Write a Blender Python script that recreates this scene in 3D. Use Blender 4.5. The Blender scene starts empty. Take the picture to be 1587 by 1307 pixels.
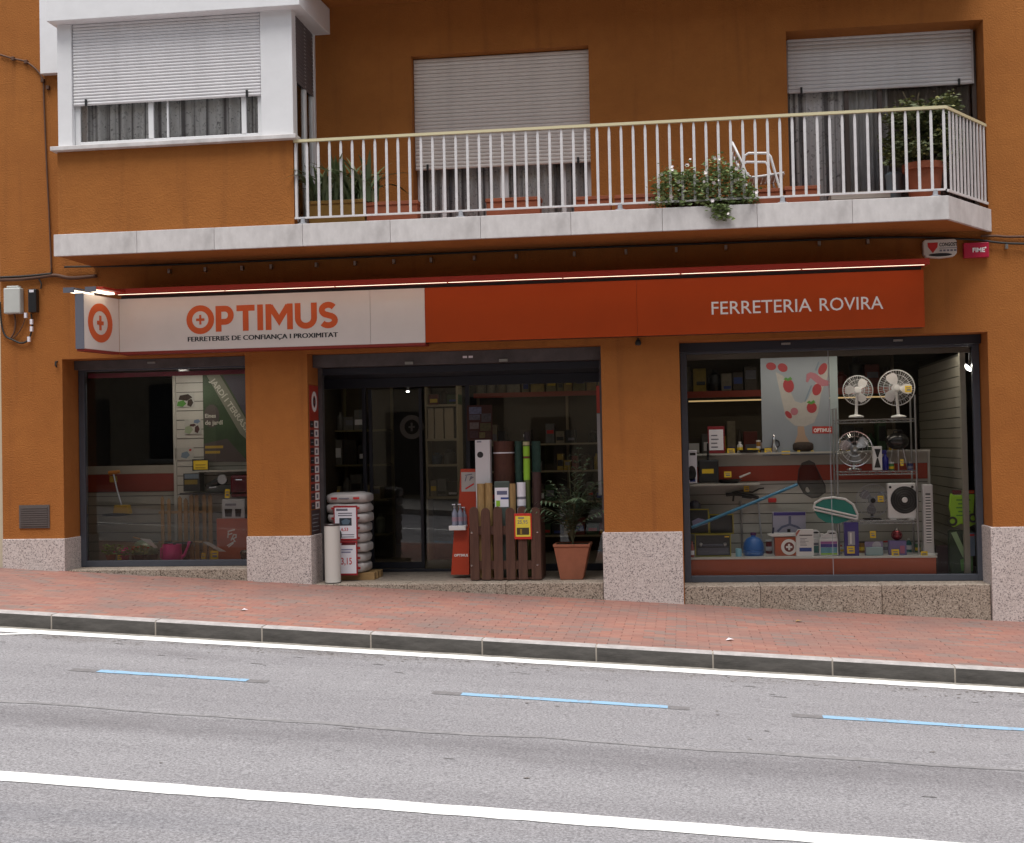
import bpy, math, random
from mathutils import Vector, Matrix, noise as mnoise

S = bpy.context.scene
COL = S.collection
rnd = random.Random(7)

# ------------------------------------------------------------------ camera, sky, sun, exposure
EYE = Vector((0.0, -14.7, 1.80))                      # standing on the far pavement, eyes 1.8 m above the shop's kerb
CR = Vector((0.99119374, 0.13087859, -0.02014376))    # camera right
CD = Vector((-0.02260497, 0.01734682, -0.99959397))   # camera down
CF = Vector((-0.13047602, 0.99124663, 0.02015256))    # camera forward
cam = bpy.data.cameras.new('camera')
cam.sensor_width = 36.0
cam.lens = 36.0 * 2000 / 1587
cam.clip_start, cam.clip_end = 0.1, 600
co = bpy.data.objects.new('camera', cam)
COL.objects.link(co)
co.matrix_world = Matrix(((CR.x, -CD.x, -CF.x, EYE.x), (CR.y, -CD.y, -CF.y, EYE.y),
                          (CR.z, -CD.z, -CF.z, EYE.z), (0, 0, 0, 1)))
S.camera = co

SUN_EL, SUN_AZ = math.radians(76), math.radians(190)
w = bpy.data.worlds.new('World'); S.world = w; w.use_nodes = True
nt = w.node_tree; nt.nodes.clear()
sky = nt.nodes.new('ShaderNodeTexSky'); sky.sky_type = 'NISHITA'; sky.sun_disc = False
sky.sun_elevation = SUN_EL; sky.sun_rotation = SUN_AZ
hs = nt.nodes.new('ShaderNodeHueSaturation'); hs.inputs['Saturation'].default_value = 0.22
bg = nt.nodes.new('ShaderNodeBackground'); bg.inputs['Strength'].default_value = 0.05
wo = nt.nodes.new('ShaderNodeOutputWorld')
nt.links.new(sky.outputs[0], hs.inputs['Color']); nt.links.new(hs.outputs[0], bg.inputs[0]); nt.links.new(bg.outputs[0], wo.inputs[0])
sl = bpy.data.lights.new('sun', 'SUN'); sl.energy = 1.5; sl.angle = math.radians(48); sl.color = (1, 0.97, 0.93)
so = bpy.data.objects.new('sun', sl); COL.objects.link(so)
sd = Vector((math.sin(SUN_AZ) * math.cos(SUN_EL), math.cos(SUN_AZ) * math.cos(SUN_EL), math.sin(SUN_EL)))
so.rotation_euler = sd.to_track_quat('Z', 'Y').to_euler()
S.view_settings.view_transform = 'Standard'; S.view_settings.look = 'None'
S.view_settings.exposure = 1.75; S.view_settings.gamma = 1.0
S.cycles.max_bounces = 8; S.cycles.transparent_max_bounces = 16
S.cycles.use_denoising = True

# ------------------------------------------------------------------ survey helpers (metres from sight lines)
def ray(px, py):
    return CR * (px - 793.5) + CD * (py - 653.5) + CF * 2000
def at(px, py, Y):
    r = ray(px, py); t = (Y - EYE.y) / r.y
    return EYE.x + r.x * t, EYE.z + r.z * t
ORD = ('first second third fourth fifth sixth seventh eighth ninth tenth eleventh twelfth thirteenth fourteenth fifteenth sixteenth seventeenth eighteenth nineteenth twentieth').split()
SLOPE = -0.0575
def gz(x): return SLOPE * x                            # pavement level along the street
def rect(px0, py0, px1, py1, Y):
    a = at(px0, py0, Y); b = at(px1, py1, Y); c = at(px0, py1, Y); d = at(px1, py0, Y)
    return (a[0] + c[0]) / 2, (b[0] + d[0]) / 2, (b[1] + c[1]) / 2, (a[1] + d[1]) / 2

# ------------------------------------------------------------------ materials
MATS = {}
def M(name, col, rough=0.6, metal=0.0, var=0.0, vs=6.0, bump=0.0, bs=60.0, spec=0.5, emit=0.0, stretch=(1, 1, 1), col2=None):
    if name in MATS: return MATS[name]
    m = bpy.data.materials.new(name); m.use_nodes = True
    n = m.node_tree.nodes; l = m.node_tree.links
    b = n['Principled BSDF']
    b.inputs['Roughness'].default_value = rough; b.inputs['Metallic'].default_value = metal
    b.inputs['Specular IOR Level'].default_value = spec
    c = (col[0], col[1], col[2], 1)
    b.inputs['Base Color'].default_value = c
    if var or bump:
        tc = n.new('ShaderNodeTexCoord'); mp = n.new('ShaderNodeMapping'); mp.inputs['Scale'].default_value = stretch
        l.new(tc.outputs['Object'], mp.inputs[0])
        if var:
            nz = n.new('ShaderNodeTexNoise'); nz.inputs['Scale'].default_value = vs; nz.inputs['Detail'].default_value = 6
            nz.inputs['Roughness'].default_value = 0.65
            l.new(mp.outputs[0], nz.inputs['Vector'])
            mr = n.new('ShaderNodeMapRange'); mr.inputs[1].default_value = 0.3; mr.inputs[2].default_value = 0.7
            l.new(nz.outputs[0], mr.inputs[0])
            mx = n.new('ShaderNodeMix'); mx.data_type = 'RGBA'
            k = col2 if col2 else tuple(v * (1 - var) for v in col)
            mx.inputs['A'].default_value = c; mx.inputs['B'].default_value = (k[0], k[1], k[2], 1)
            l.new(mr.outputs[0], mx.inputs['Factor']); l.new(mx.outputs['Result'], b.inputs['Base Color'])
        if bump:
            n2 = n.new('ShaderNodeTexNoise'); n2.inputs['Scale'].default_value = bs; n2.inputs['Detail'].default_value = 5
            l.new(mp.outputs[0], n2.inputs['Vector'])
            bp = n.new('ShaderNodeBump'); bp.inputs['Strength'].default_value = bump; bp.inputs['Distance'].default_value = 0.01
            l.new(n2.outputs[0], bp.inputs['Height']); l.new(bp.outputs[0], b.inputs['Normal'])
    if emit:
        b.inputs['Emission Color'].default_value = c; b.inputs['Emission Strength'].default_value = emit
    MATS[name] = m
    return m

def speckle(name, base, dark, light, scale, rough=0.6, dirt=0.0):
    """polished or sawn granite: voronoi grains in three tones"""
    m = bpy.data.materials.new(name); m.use_nodes = True
    n = m.node_tree.nodes; l = m.node_tree.links; b = n['Principled BSDF']; b.inputs['Roughness'].default_value = rough
    tc = n.new('ShaderNodeTexCoord')
    v = n.new('ShaderNodeTexVoronoi'); v.inputs['Scale'].default_value = scale
    l.new(tc.outputs['Object'], v.inputs['Vector'])
    sp = n.new('ShaderNodeSeparateColor'); l.new(v.outputs['Color'], sp.inputs[0])
    cr = n.new('ShaderNodeValToRGB'); e = cr.color_ramp; e.interpolation = 'CONSTANT'
    e.elements[0].position = 0; e.elements[0].color = (*dark, 1)
    e.elements[1].position = 0.16; e.elements[1].color = (*base, 1)
    q = e.elements.new(0.5); q.color = tuple(0.5 * (a + c) for a, c in zip(base, light)) + (1,)
    q = e.elements.new(0.72); q.color = (*light, 1)
    l.new(sp.outputs[0], cr.inputs[0])
    nz = n.new('ShaderNodeTexNoise'); nz.inputs['Scale'].default_value = 2.2; nz.inputs['Detail'].default_value = 7
    l.new(tc.outputs['Object'], nz.inputs['Vector'])
    mx = n.new('ShaderNodeMix'); mx.data_type = 'RGBA'; mx.blend_type = 'MULTIPLY'
    mr = n.new('ShaderNodeMapRange'); mr.inputs[1].default_value = 0.35; mr.inputs[2].default_value = 0.75
    mr.inputs[4].default_value = 0.25 + dirt
    l.new(nz.outputs[0], mr.inputs[0]); l.new(mr.outputs[0], mx.inputs['Factor'])
    l.new(cr.outputs[0], mx.inputs['A']); mx.inputs['B'].default_value = (0.62, 0.56, 0.5, 1)
    l.new(mx.outputs['Result'], b.inputs['Base Color'])
    MATS[name] = m
    return m

def glass_mat(name, tint=0.93, refl=1.0, ior=1.5):
    m = bpy.data.materials.new(name); m.use_nodes = True
    n = m.node_tree.nodes; l = m.node_tree.links; n.clear()
    o = n.new('ShaderNodeOutputMaterial'); mx = n.new('ShaderNodeMixShader')
    t = n.new('ShaderNodeBsdfTransparent'); t.inputs[0].default_value = (tint, tint, tint * 0.99, 1)
    g = n.new('ShaderNodeBsdfGlossy'); g.inputs['Roughness'].default_value = 0.0; g.inputs[0].default_value = (refl, refl, refl, 1)
    f = n.new('ShaderNodeFresnel'); f.inputs[0].default_value = ior
    l.new(f.outputs[0], mx.inputs[0]); l.new(t.outputs[0], mx.inputs[1]); l.new(g.outputs[0], mx.inputs[2]); l.new(mx.outputs[0], o.inputs[0])
    MATS[name] = m
    return m

def stucco(name, col, col2):
    m = bpy.data.materials.new(name); m.use_nodes = True
    n = m.node_tree.nodes; l = m.node_tree.links; b = n['Principled BSDF']; b.inputs['Roughness'].default_value = 0.92
    b.inputs['Specular IOR Level'].default_value = 0.2
    tc = n.new('ShaderNodeTexCoord')
    a = n.new('ShaderNodeTexNoise'); a.inputs['Scale'].default_value = 0.9; a.inputs['Detail'].default_value = 8; a.inputs['Roughness'].default_value = 0.6
    l.new(tc.outputs['Object'], a.inputs['Vector'])
    mr = n.new('ShaderNodeMapRange'); mr.inputs[1].default_value = 0.32; mr.inputs[2].default_value = 0.7
    l.new(a.outputs[0], mr.inputs[0])
    mx = n.new('ShaderNodeMix'); mx.data_type = 'RGBA'; mx.inputs['A'].default_value = (*col, 1); mx.inputs['B'].default_value = (*col2, 1)
    l.new(mr.outputs[0], mx.inputs['Factor'])
    # rain streaks that run down the render
    mp = n.new('ShaderNodeMapping'); mp.inputs['Scale'].default_value = (5.0, 5.0, 0.35); l.new(tc.outputs['Object'], mp.inputs[0])
    s = n.new('ShaderNodeTexNoise'); s.inputs['Scale'].default_value = 1.6; s.inputs['Detail'].default_value = 5; l.new(mp.outputs[0], s.inputs['Vector'])
    sr = n.new('ShaderNodeMapRange'); sr.inputs[1].default_value = 0.56; sr.inputs[2].default_value = 0.78; sr.inputs[4].default_value = 0.48
    l.new(s.outputs[0], sr.inputs[0])
    m2 = n.new('ShaderNodeMix'); m2.data_type = 'RGBA'; m2.inputs['B'].default_value = (col[0] * .55, col[1] * .55, col[2] * .7, 1)
    l.new(mx.outputs['Result'], m2.inputs['A']); l.new(sr.outputs[0], m2.inputs['Factor'])
    l.new(m2.outputs['Result'], b.inputs['Base Color'])
    tn = n.new('ShaderNodeTexNoise'); tn.inputs['Scale'].default_value = 5.5; tn.inputs['Detail'].default_value = 9; tn.inputs['Roughness'].default_value = .7
    l.new(tc.outputs['Object'], tn.inputs['Vector'])
    tr = n.new('ShaderNodeMapRange'); tr.inputs[1].default_value = .35; tr.inputs[2].default_value = .7; tr.inputs[4].default_value = .55; l.new(tn.outputs[0], tr.inputs[0])
    m3 = n.new('ShaderNodeMix'); m3.data_type = 'RGBA'; m3.blend_type = 'MULTIPLY'; m3.inputs['B'].default_value = (.80, .79, .80, 1)
    l.new(m2.outputs['Result'], m3.inputs['A']); l.new(tr.outputs[0], m3.inputs['Factor']); l.new(m3.outputs['Result'], b.inputs['Base Color'])
    f = n.new('ShaderNodeTexNoise'); f.inputs['Scale'].default_value = 55; f.inputs['Detail'].default_value = 6; l.new(tc.outputs['Object'], f.inputs['Vector'])
    bp = n.new('ShaderNodeBump'); bp.inputs['Strength'].default_value = 0.6; bp.inputs['Distance'].default_value = 0.014
    l.new(f.outputs[0], bp.inputs['Height']); l.new(bp.outputs[0], b.inputs['Normal'])
    MATS[name] = m
    return m

def asphalt_mat():
    m = bpy.data.materials.new('asphalt'); m.use_nodes = True
    n = m.node_tree.nodes; l = m.node_tree.links; b = n['Principled BSDF']; b.inputs['Roughness'].default_value = 0.85
    b.inputs['Specular IOR Level'].default_value = 0.3
    tc = n.new('ShaderNodeTexCoord')
    def noise(scale, det, rough=.6, st=(1, 1, 1), loc=(0, 0, 0)):
        mp = n.new('ShaderNodeMapping'); mp.inputs['Scale'].default_value = st; mp.inputs['Location'].default_value = loc
        l.new(tc.outputs['Object'], mp.inputs[0])
        q = n.new('ShaderNodeTexNoise'); q.inputs['Scale'].default_value = scale; q.inputs['Detail'].default_value = det; q.inputs['Roughness'].default_value = rough
        l.new(mp.outputs[0], q.inputs['Vector']); return q.outputs[0]
    def rng(src, a, c, lo, hi):
        q = n.new('ShaderNodeMapRange'); q.interpolation_type = 'SMOOTHSTEP'
        q.inputs[1].default_value = a; q.inputs[2].default_value = c; q.inputs[3].default_value = lo; q.inputs[4].default_value = hi
        l.new(src, q.inputs[0]); return q.outputs[0]
    def math_(op, a, c):
        q = n.new('ShaderNodeMath'); q.operation = op
        for k, v in enumerate((a, c)):
            if isinstance(v, (int, float)): q.inputs[k].default_value = v
            else: l.new(v, q.inputs[k])
        return q.outputs[0]
    def mul(col, fac, tint):
        q = n.new('ShaderNodeMix'); q.data_type = 'RGBA'; q.blend_type = 'MULTIPLY'; q.inputs['B'].default_value = (*tint, 1)
        l.new(col, q.inputs['A']); l.new(fac, q.inputs['Factor']); return q.outputs['Result']
    grain = noise(62, 4, .85)
    cr = n.new('ShaderNodeValToRGB'); e = cr.color_ramp
    e.elements[0].position = .30; e.elements[0].color = (.078, .075, .081, 1); e.elements[1].position = .72; e.elements[1].color = (.43, .422, .438, 1)
    q = e.elements.new(.5); q.color = (.236, .229, .240, 1)
    l.new(grain, cr.inputs[0])
    col = cr.outputs[0]
    col = mul(col, rng(noise(1.3, 9, .6, (.12, 1.5, 1)), .35, .72, 0, .55), (.74, .73, .74))        # long wear marks along the lane
    col = mul(col, rng(noise(.8, 5, .6, (.4, 1.2, 1), (3.1, 1.7, 0)), .56, .76, 0, .6), (.66, .64, .64))  # oil and damp patches
    sp = n.new('ShaderNodeSeparateXYZ'); l.new(tc.outputs['Object'], sp.inputs[0])
    wob = math_('MULTIPLY', math_('SUBTRACT', noise(.9, 6, .6, (.5, .5, 1)), .5), .8)
    y = math_('ADD', sp.outputs[1], wob)
    band = math_('MULTIPLY', rng(y, -7.15, -6.75, 0, 1), rng(y, -6.5, -6.36, 1, 0))                  # rubbered wheel track below the joint
    col = mul(col, math_('MULTIPLY', band, rng(noise(2, 7, .65, (.25, 1, 1)), .3, .7, .35, 1)), (.74, .73, .735))
    gut = rng(y, -4.05, -3.70, 0, .75)                                                              # grit swept against the kerb
    col = mul(col, math_('MULTIPLY', gut, rng(noise(5, 6, .7, (.35, 1, 1)), .35, .65, .2, 1)), (.62, .585, .55))
    far = rng(y, -8.9, -8.3, .6, 0)
    col = mul(col, math_('MULTIPLY', far, rng(noise(2.2, 7, .65, (.15, 1.5, 1)), .35, .65, 0, 1)), (.70, .72, .76))
    l.new(col, b.inputs['Base Color'])
    bp = n.new('ShaderNodeBump'); bp.inputs['Strength'].default_value = .5; bp.inputs['Distance'].default_value = .006
    l.new(grain, bp.inputs['Height']); l.new(bp.outputs[0], b.inputs['Normal'])
    return m

def paint_mat(name, col, wear, scale=9):
    """road paint worn through to the asphalt in ragged flecks"""
    m = bpy.data.materials.new(name); m.use_nodes = True
    n = m.node_tree.nodes; l = m.node_tree.links; b = n['Principled BSDF']; b.inputs['Roughness'].default_value = .75
    tc = n.new('ShaderNodeTexCoord')
    a = n.new('ShaderNodeTexNoise'); a.inputs['Scale'].default_value = scale; a.inputs['Detail'].default_value = 9; a.inputs['Roughness'].default_value = .75
    l.new(tc.outputs['Object'], a.inputs['Vector'])
    r = n.new('ShaderNodeMapRange'); r.inputs[1].default_value = wear; r.inputs[2].default_value = wear + .10
    l.new(a.outputs[0], r.inputs[0])
    d = n.new('ShaderNodeTexNoise'); d.inputs['Scale'].default_value = 1.7; d.inputs['Detail'].default_value = 6; l.new(tc.outputs['Object'], d.inputs['Vector'])
    dr = n.new('ShaderNodeMapRange'); dr.inputs[1].default_value = .4; dr.inputs[2].default_value = .7; dr.inputs[4].default_value = .45; l.new(d.outputs[0], dr.inputs[0])
    m0 = n.new('ShaderNodeMix'); m0.data_type = 'RGBA'; m0.inputs['A'].default_value = (*col, 1); m0.inputs['B'].default_value = tuple(.55 * c + .12 for c in col) + (1,)
    l.new(dr.outputs[0], m0.inputs['Factor'])
    mx = n.new('ShaderNodeMix'); mx.data_type = 'RGBA'; mx.inputs['B'].default_value = (.24, .232, .24, 1)
    l.new(m0.outputs['Result'], mx.inputs['A']); l.new(r.outputs[0], mx.inputs['Factor']); l.new(mx.outputs['Result'], b.inputs['Base Color'])
    return m

def brick_mat():
    m = bpy.data.materials.new('clay_paver'); m.use_nodes = True
    n = m.node_tree.nodes; l = m.node_tree.links; b = n['Principled BSDF']; b.inputs['Roughness'].default_value = .85
    oi = n.new('ShaderNodeObjectInfo'); ge = n.new('ShaderNodeNewGeometry')
    ad = n.new('ShaderNodeMath'); ad.operation = 'ADD'; fr = n.new('ShaderNodeMath'); fr.operation = 'FRACT'
    l.new(oi.outputs['Random'], ad.inputs[0]); l.new(ge.outputs['Random Per Island'], ad.inputs[1]); l.new(ad.outputs[0], fr.inputs[0])
    cr = n.new('ShaderNodeValToRGB'); e = cr.color_ramp
    e.elements[0].position = 0; e.elements[0].color = (.205, .140, .122, 1)
    e.elements[1].position = 1; e.elements[1].color = (.30, .142, .104, 1)
    for p, c in ((.12, (.22, .145, .125)), (.22, (.25, .118, .094)), (.45, (.275, .125, .097)), (.7, (.285, .148, .115)), (.85, (.255, .112, .088))):
        q = e.elements.new(p); q.color = (*c, 1)
    l.new(fr.outputs[0], cr.inputs[0])
    nz = n.new('ShaderNodeTexNoise'); nz.inputs['Scale'].default_value = 1.1; nz.inputs['Detail'].default_value = 7
    l.new(ge.outputs['Position'], nz.inputs['Vector'])
    mr = n.new('ShaderNodeMapRange'); mr.inputs[1].default_value = .38; mr.inputs[2].default_value = .72; mr.inputs[4].default_value = .75
    l.new(nz.outputs[0], mr.inputs[0])
    mx = n.new('ShaderNodeMix'); mx.data_type = 'RGBA'; mx.inputs['B'].default_value = (.165, .115, .104, 1)
    l.new(cr.outputs[0], mx.inputs['A']); l.new(mr.outputs[0], mx.inputs['Factor'])
    l.new(mx.outputs['Result'], b.inputs['Base Color'])
    return m

def lace_mat(name, light, dark, scale=34):
    m = bpy.data.materials.new(name); m.use_nodes = True
    n = m.node_tree.nodes; l = m.node_tree.links; b = n['Principled BSDF']; b.inputs['Roughness'].default_value = .9
    tc = n.new('ShaderNodeTexCoord')
    a = n.new('ShaderNodeTexNoise'); a.inputs['Scale'].default_value = scale; a.inputs['Detail'].default_value = 3; a.inputs['Distortion'].default_value = 1.2
    l.new(tc.outputs['Object'], a.inputs['Vector'])
    cr = n.new('ShaderNodeValToRGB'); e = cr.color_ramp
    e.elements[0].position = .56; e.elements[0].color = (*light, 1); e.elements[1].position = .72; e.elements[1].color = (*dark, 1)
    l.new(a.outputs[0], cr.inputs[0])
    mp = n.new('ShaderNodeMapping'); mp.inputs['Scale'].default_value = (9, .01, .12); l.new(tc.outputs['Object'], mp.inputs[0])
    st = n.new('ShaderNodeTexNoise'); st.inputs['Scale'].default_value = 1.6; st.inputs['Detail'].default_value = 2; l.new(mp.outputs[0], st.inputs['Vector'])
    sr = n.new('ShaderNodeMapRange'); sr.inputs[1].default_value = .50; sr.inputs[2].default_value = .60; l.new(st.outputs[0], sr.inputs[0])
    mx = n.new('ShaderNodeMix'); mx.data_type = 'RGBA'; mx.blend_type = 'MULTIPLY'; mx.inputs['B'].default_value = (.22, .21, .23, 1)   # dark vertical bands paint fold shade into the lace colour
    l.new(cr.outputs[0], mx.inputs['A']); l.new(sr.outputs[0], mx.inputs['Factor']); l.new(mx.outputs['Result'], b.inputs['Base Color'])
    return m

ORANGE_WALL = stucco('orange_render', (.385, .146, .037), (.325, .118, .030))
GRANITE = speckle('pale_granite', (.52, .46, .445), (.24, .21, .21), (.66, .60, .58), 105, .6)
SILLSTONE = speckle('brown_speckled_stone', (.285, .235, .19), (.10, .075, .058), (.45, .385, .32), 92, .7, .25)
FLOORSTONE = speckle('terrazzo', (.30, .25, .21), (.16, .13, .11), (.38, .33, .28), 60, .35)
MARBLE = M('pale_marble', (.70, .67, .665), .55, var=1, vs=3.0, col2=(.46, .435, .43), stretch=(1.4, 1, .8), bump=.08)
WHITE = M('white_paint', (.78, .78, .80), .45, var=.07, vs=5)
WHITE2 = M('white_aluminium', (.74, .745, .76), .4)
SLATM = M('shutter_plastic', (.78, .77, .79), .55, var=.14, vs=4)
SLATM2 = M('beige_shutter_plastic', (.76, .70, .66), .55, var=.14, vs=4)
DKGREY = M('graphite_aluminium', (.060, .068, .088), .45, var=.15, vs=9)
NAVY = M('navy_metal', (.014, .016, .026), .5)
GALV = M('old_galvanised_steel', (.115, .105, .11), .55, .3, var=.45, vs=5)
RED = M('red_plastic', (.42, .012, .012), .45)
DKRED = M('dark_red_gloss', (.10, .006, .012), .25)
SIGNWHITE = M('sign_white', (.70, .655, .625), .45, var=.06, vs=3)
SIGNORANGE = M('sign_orange', (.42, .058, .008), .5, var=.10, vs=2.2, spec=.2)
LOGO = M('logo_orange', (.60, .098, .018), .5)
INK = M('black_print', (.012, .012, .014), .6)
PRINT = M('white_print', (.78, .77, .76), .6)
GREYINK = M('grey_print', (.16, .16, .20), .7)
REDINK = M('red_print', (.50, .02, .02), .6)
BLUEINK = M('blue_print', (.03, .06, .26), .6)
PAPER = M('paper', (.74, .73, .80), .7)
YELLOW = M('yellow_card', (.72, .49, .02), .6)
GREENP = M('green_print', (.06, .20, .03), .6)
LIME = M('lime_print', (.26, .50, .03), .5)
BLACK = M('black_plastic', (.014, .014, .016), .38)
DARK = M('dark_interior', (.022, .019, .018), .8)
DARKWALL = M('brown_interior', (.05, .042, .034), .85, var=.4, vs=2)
CHROME = M('chrome', (.72, .72, .74), .16, 1.0)
STEEL = M('steel', (.42, .42, .43), .3, .9)
WPLAS = M('white_plastic', (.72, .71, .71), .4)
GPLAS = M('grey_plastic', (.33, .34, .37), .45)
BLUEP = M('blue_plastic', (.025, .13, .42), .3)
LBLUE = M('pale_blue_plastic', (.22, .50, .64), .35)
PURPLE = M('violet_card', (.05, .035, .22), .5)
TEAL = M('teal_mesh', (.03, .24, .20), .7)
PINK = M('pink_plastic', (.62, .03, .24), .4)
TERRA = M('terracotta', (.36, .105, .048), .8, var=.25, vs=7, bump=.1)
OCHRE = M('ochre_glaze', (.27, .145, .022), .5, var=.3, vs=6)
WOODDK = M('dark_stained_wood', (.050, .017, .010), .65, var=1, vs=10, stretch=(5, 5, .3), bump=.3, col2=(.105, .045, .028))
WOOD = M('raw_wood', (.36, .22, .09), .7, var=.35, vs=10, stretch=(1, 1, 6))
BAMBOO = M('split_bamboo', (.40, .255, .10), .65, var=.5, vs=30, stretch=(6, 6, .3))
BROWNROLL = M('brown_screening', (.085, .024, .012), .7, var=.4, vs=40, stretch=(1, 1, .2))
GREENROLL = M('green_screening', (.022, .065, .050), .7, var=.4, vs=20)
SLATWALL = M('slatwall_board', (.42, .41, .37), .5, var=.05)
SLATGAP = M('slat_groove', (.10, .095, .085), .7)
GLASS = glass_mat('shop_glass', .90, 1.0, 1.5)
SOFTGLASS = glass_mat('left_window_glass', .95, 1.0, 1.32)
CLEAR = glass_mat('clear_shop_glass', .97, 1.0, 1.2)
WGLASS = glass_mat('window_glass', .975, 1.0, 1.4)
LAMP = M('lamp_face', (1, .97, .90), .5, emit=9)
TUBE = M('led_tube', (1, .84, .62), .5, emit=1.1)
WARM = M('shelf_light', (1, .70, .32), .5, emit=.12)
CABLE = M('black_cable', (.02, .018, .016), .6)
BROWNCABLE = M('brown_cable', (.10, .045, .025), .7)

# ------------------------------------------------------------------ mesh builder
WL = {}
class MB:
    def __init__(s): s.v = []; s.f = []; s.mi = []
    def add(s, vs, fs, m=0, T=None):
        o = len(s.v)
        for p in vs:
            p = Vector(p)
            s.v.append(T @ p if T is not None else p)
        for f in fs: s.f.append(tuple(i + o for i in f)); s.mi.append(m)
        return s
    def box(s, x0, x1, y0, y1, z0, z1, m=0, T=None):
        vs = [(x0, y0, z0), (x1, y0, z0), (x1, y1, z0), (x0, y1, z0), (x0, y0, z1), (x1, y0, z1), (x1, y1, z1), (x0, y1, z1)]
        return s.add(vs, [(3, 2, 1, 0), (4, 5, 6, 7), (0, 1, 5, 4), (1, 2, 6, 5), (2, 3, 7, 6), (3, 0, 4, 7)], m, T)
    def prism(s, poly, y0, y1, m=0, T=None):
        """polygon in the x-z plane given thickness along y"""
        n = len(poly); vs = [(p[0], y0, p[1]) for p in poly] + [(p[0], y1, p[1]) for p in poly]
        fs = [tuple(range(n)), tuple(range(2 * n - 1, n - 1, -1))] + [((i + 1) % n, i, n + i, n + (i + 1) % n) for i in range(n)]
        return s.add(vs, fs, m, T)
    def slab(s, poly, z0, z1, m=0, T=None):
        n = len(poly); vs = [(p[0], p[1], z0) for p in poly] + [(p[0], p[1], z1) for p in poly]
        fs = [tuple(range(n - 1, -1, -1)), tuple(range(n, 2 * n))] + [(i, (i + 1) % n, n + (i + 1) % n, n + i) for i in range(n)]
        return s.add(vs, fs, m, T)
    def tube(s, pts, r, n=6, closed=False, m=0, T=None):
        P = [Vector(p) for p in pts]; k = len(P); rs = r if isinstance(r, (list, tuple)) else [r] * k
        vs = []; up = None
        for i in range(k):
            a = P[(i - 1) % k] if (closed or i > 0) else P[i]; b = P[(i + 1) % k] if (closed or i < k - 1) else P[i]
            t = (b - a).normalized()
            if up is None:
                up = Vector((0, 0, 1)) if abs(t.z) < .9 else Vector((1, 0, 0))
            u = (up - t * up.dot(t)).normalized(); up = u; q = t.cross(u)
            for j in range(n):
                g = 2 * math.pi * j / n; vs.append(P[i] + (u * math.cos(g) + q * math.sin(g)) * rs[i])
        fs = []
        for i in range(k if closed else k - 1):
            i2 = (i + 1) % k
            for j in range(n):
                j2 = (j + 1) % n; fs.append((i * n + j, i * n + j2, i2 * n + j2, i2 * n + j))
        if not closed:
            fs.append(tuple(range(n - 1, -1, -1))); fs.append(tuple((k - 1) * n + j for j in range(n)))
        return s.add(vs, fs, m, T)
    def lathe(s, prof, c=(0, 0, 0), n=20, axis='z', m=0, T=None):
        vs = []; k = len(prof)
        for (r, h) in prof:
            for j in range(n):
                g = 2 * math.pi * j / n; a, b = r * math.cos(g), r * math.sin(g)
                if axis == 'z': p = (c[0] + a, c[1] + b, c[2] + h)
                elif axis == 'y': p = (c[0] + a, c[1] + h, c[2] - b)
                else: p = (c[0] + h, c[1] + a, c[2] + b)
                vs.append(p)
        fs = [(i * n + j, i * n + (j + 1) % n, (i + 1) * n + (j + 1) % n, (i + 1) * n + j) for i in range(k - 1) for j in range(n)]
        if prof[0][0] > 1e-5: fs.append(tuple(range(n - 1, -1, -1)))
        if prof[-1][0] > 1e-5: fs.append(tuple((k - 1) * n + j for j in range(n)))
        return s.add(vs, fs, m, T)
    def blob(s, c, rx, ry, rz, n=12, k=7, m=0, sq=1.0, T=None):
        """ellipsoid, squared off by sq < 1"""
        def p_(v): return math.copysign(abs(v) ** sq, v)
        vs = []
        for i in range(k + 1):
            a = -math.pi / 2 + math.pi * i / k
            for j in range(n):
                g = 2 * math.pi * j / n
                vs.append((c[0] + rx * p_(math.cos(a)) * p_(math.cos(g)), c[1] + ry * p_(math.cos(a)) * p_(math.sin(g)), c[2] + rz * p_(math.sin(a))))
        fs = [(i * n + j, i * n + (j + 1) % n, (i + 1) * n + (j + 1) % n, (i + 1) * n + j) for i in range(k) for j in range(n)]
        return s.add(vs, fs, m, T)
    def build(s, name, mat, parent=None, smooth=False, bevel=0.0, origin=None, ang=.7):
        xs = [p.x for p in s.v]; ys = [p.y for p in s.v]; zs = [p.z for p in s.v]
        o = Vector(origin) if origin is not None else Vector(((min(xs) + max(xs)) / 2, (min(ys) + max(ys)) / 2, min(zs)))
        me = bpy.data.meshes.new(name); me.from_pydata([tuple(p - o) for p in s.v], [], s.f)
        for mm in (mat if isinstance(mat, (list, tuple)) else [mat]): me.materials.append(mm)
        if any(s.mi): me.polygons.foreach_set('material_index', s.mi)
        if smooth:
            me.polygons.foreach_set('use_smooth', [True] * len(s.f)); me.set_sharp_from_angle(angle=ang)
        me.update()
        return link(name, me, o, parent, bevel)

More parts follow.
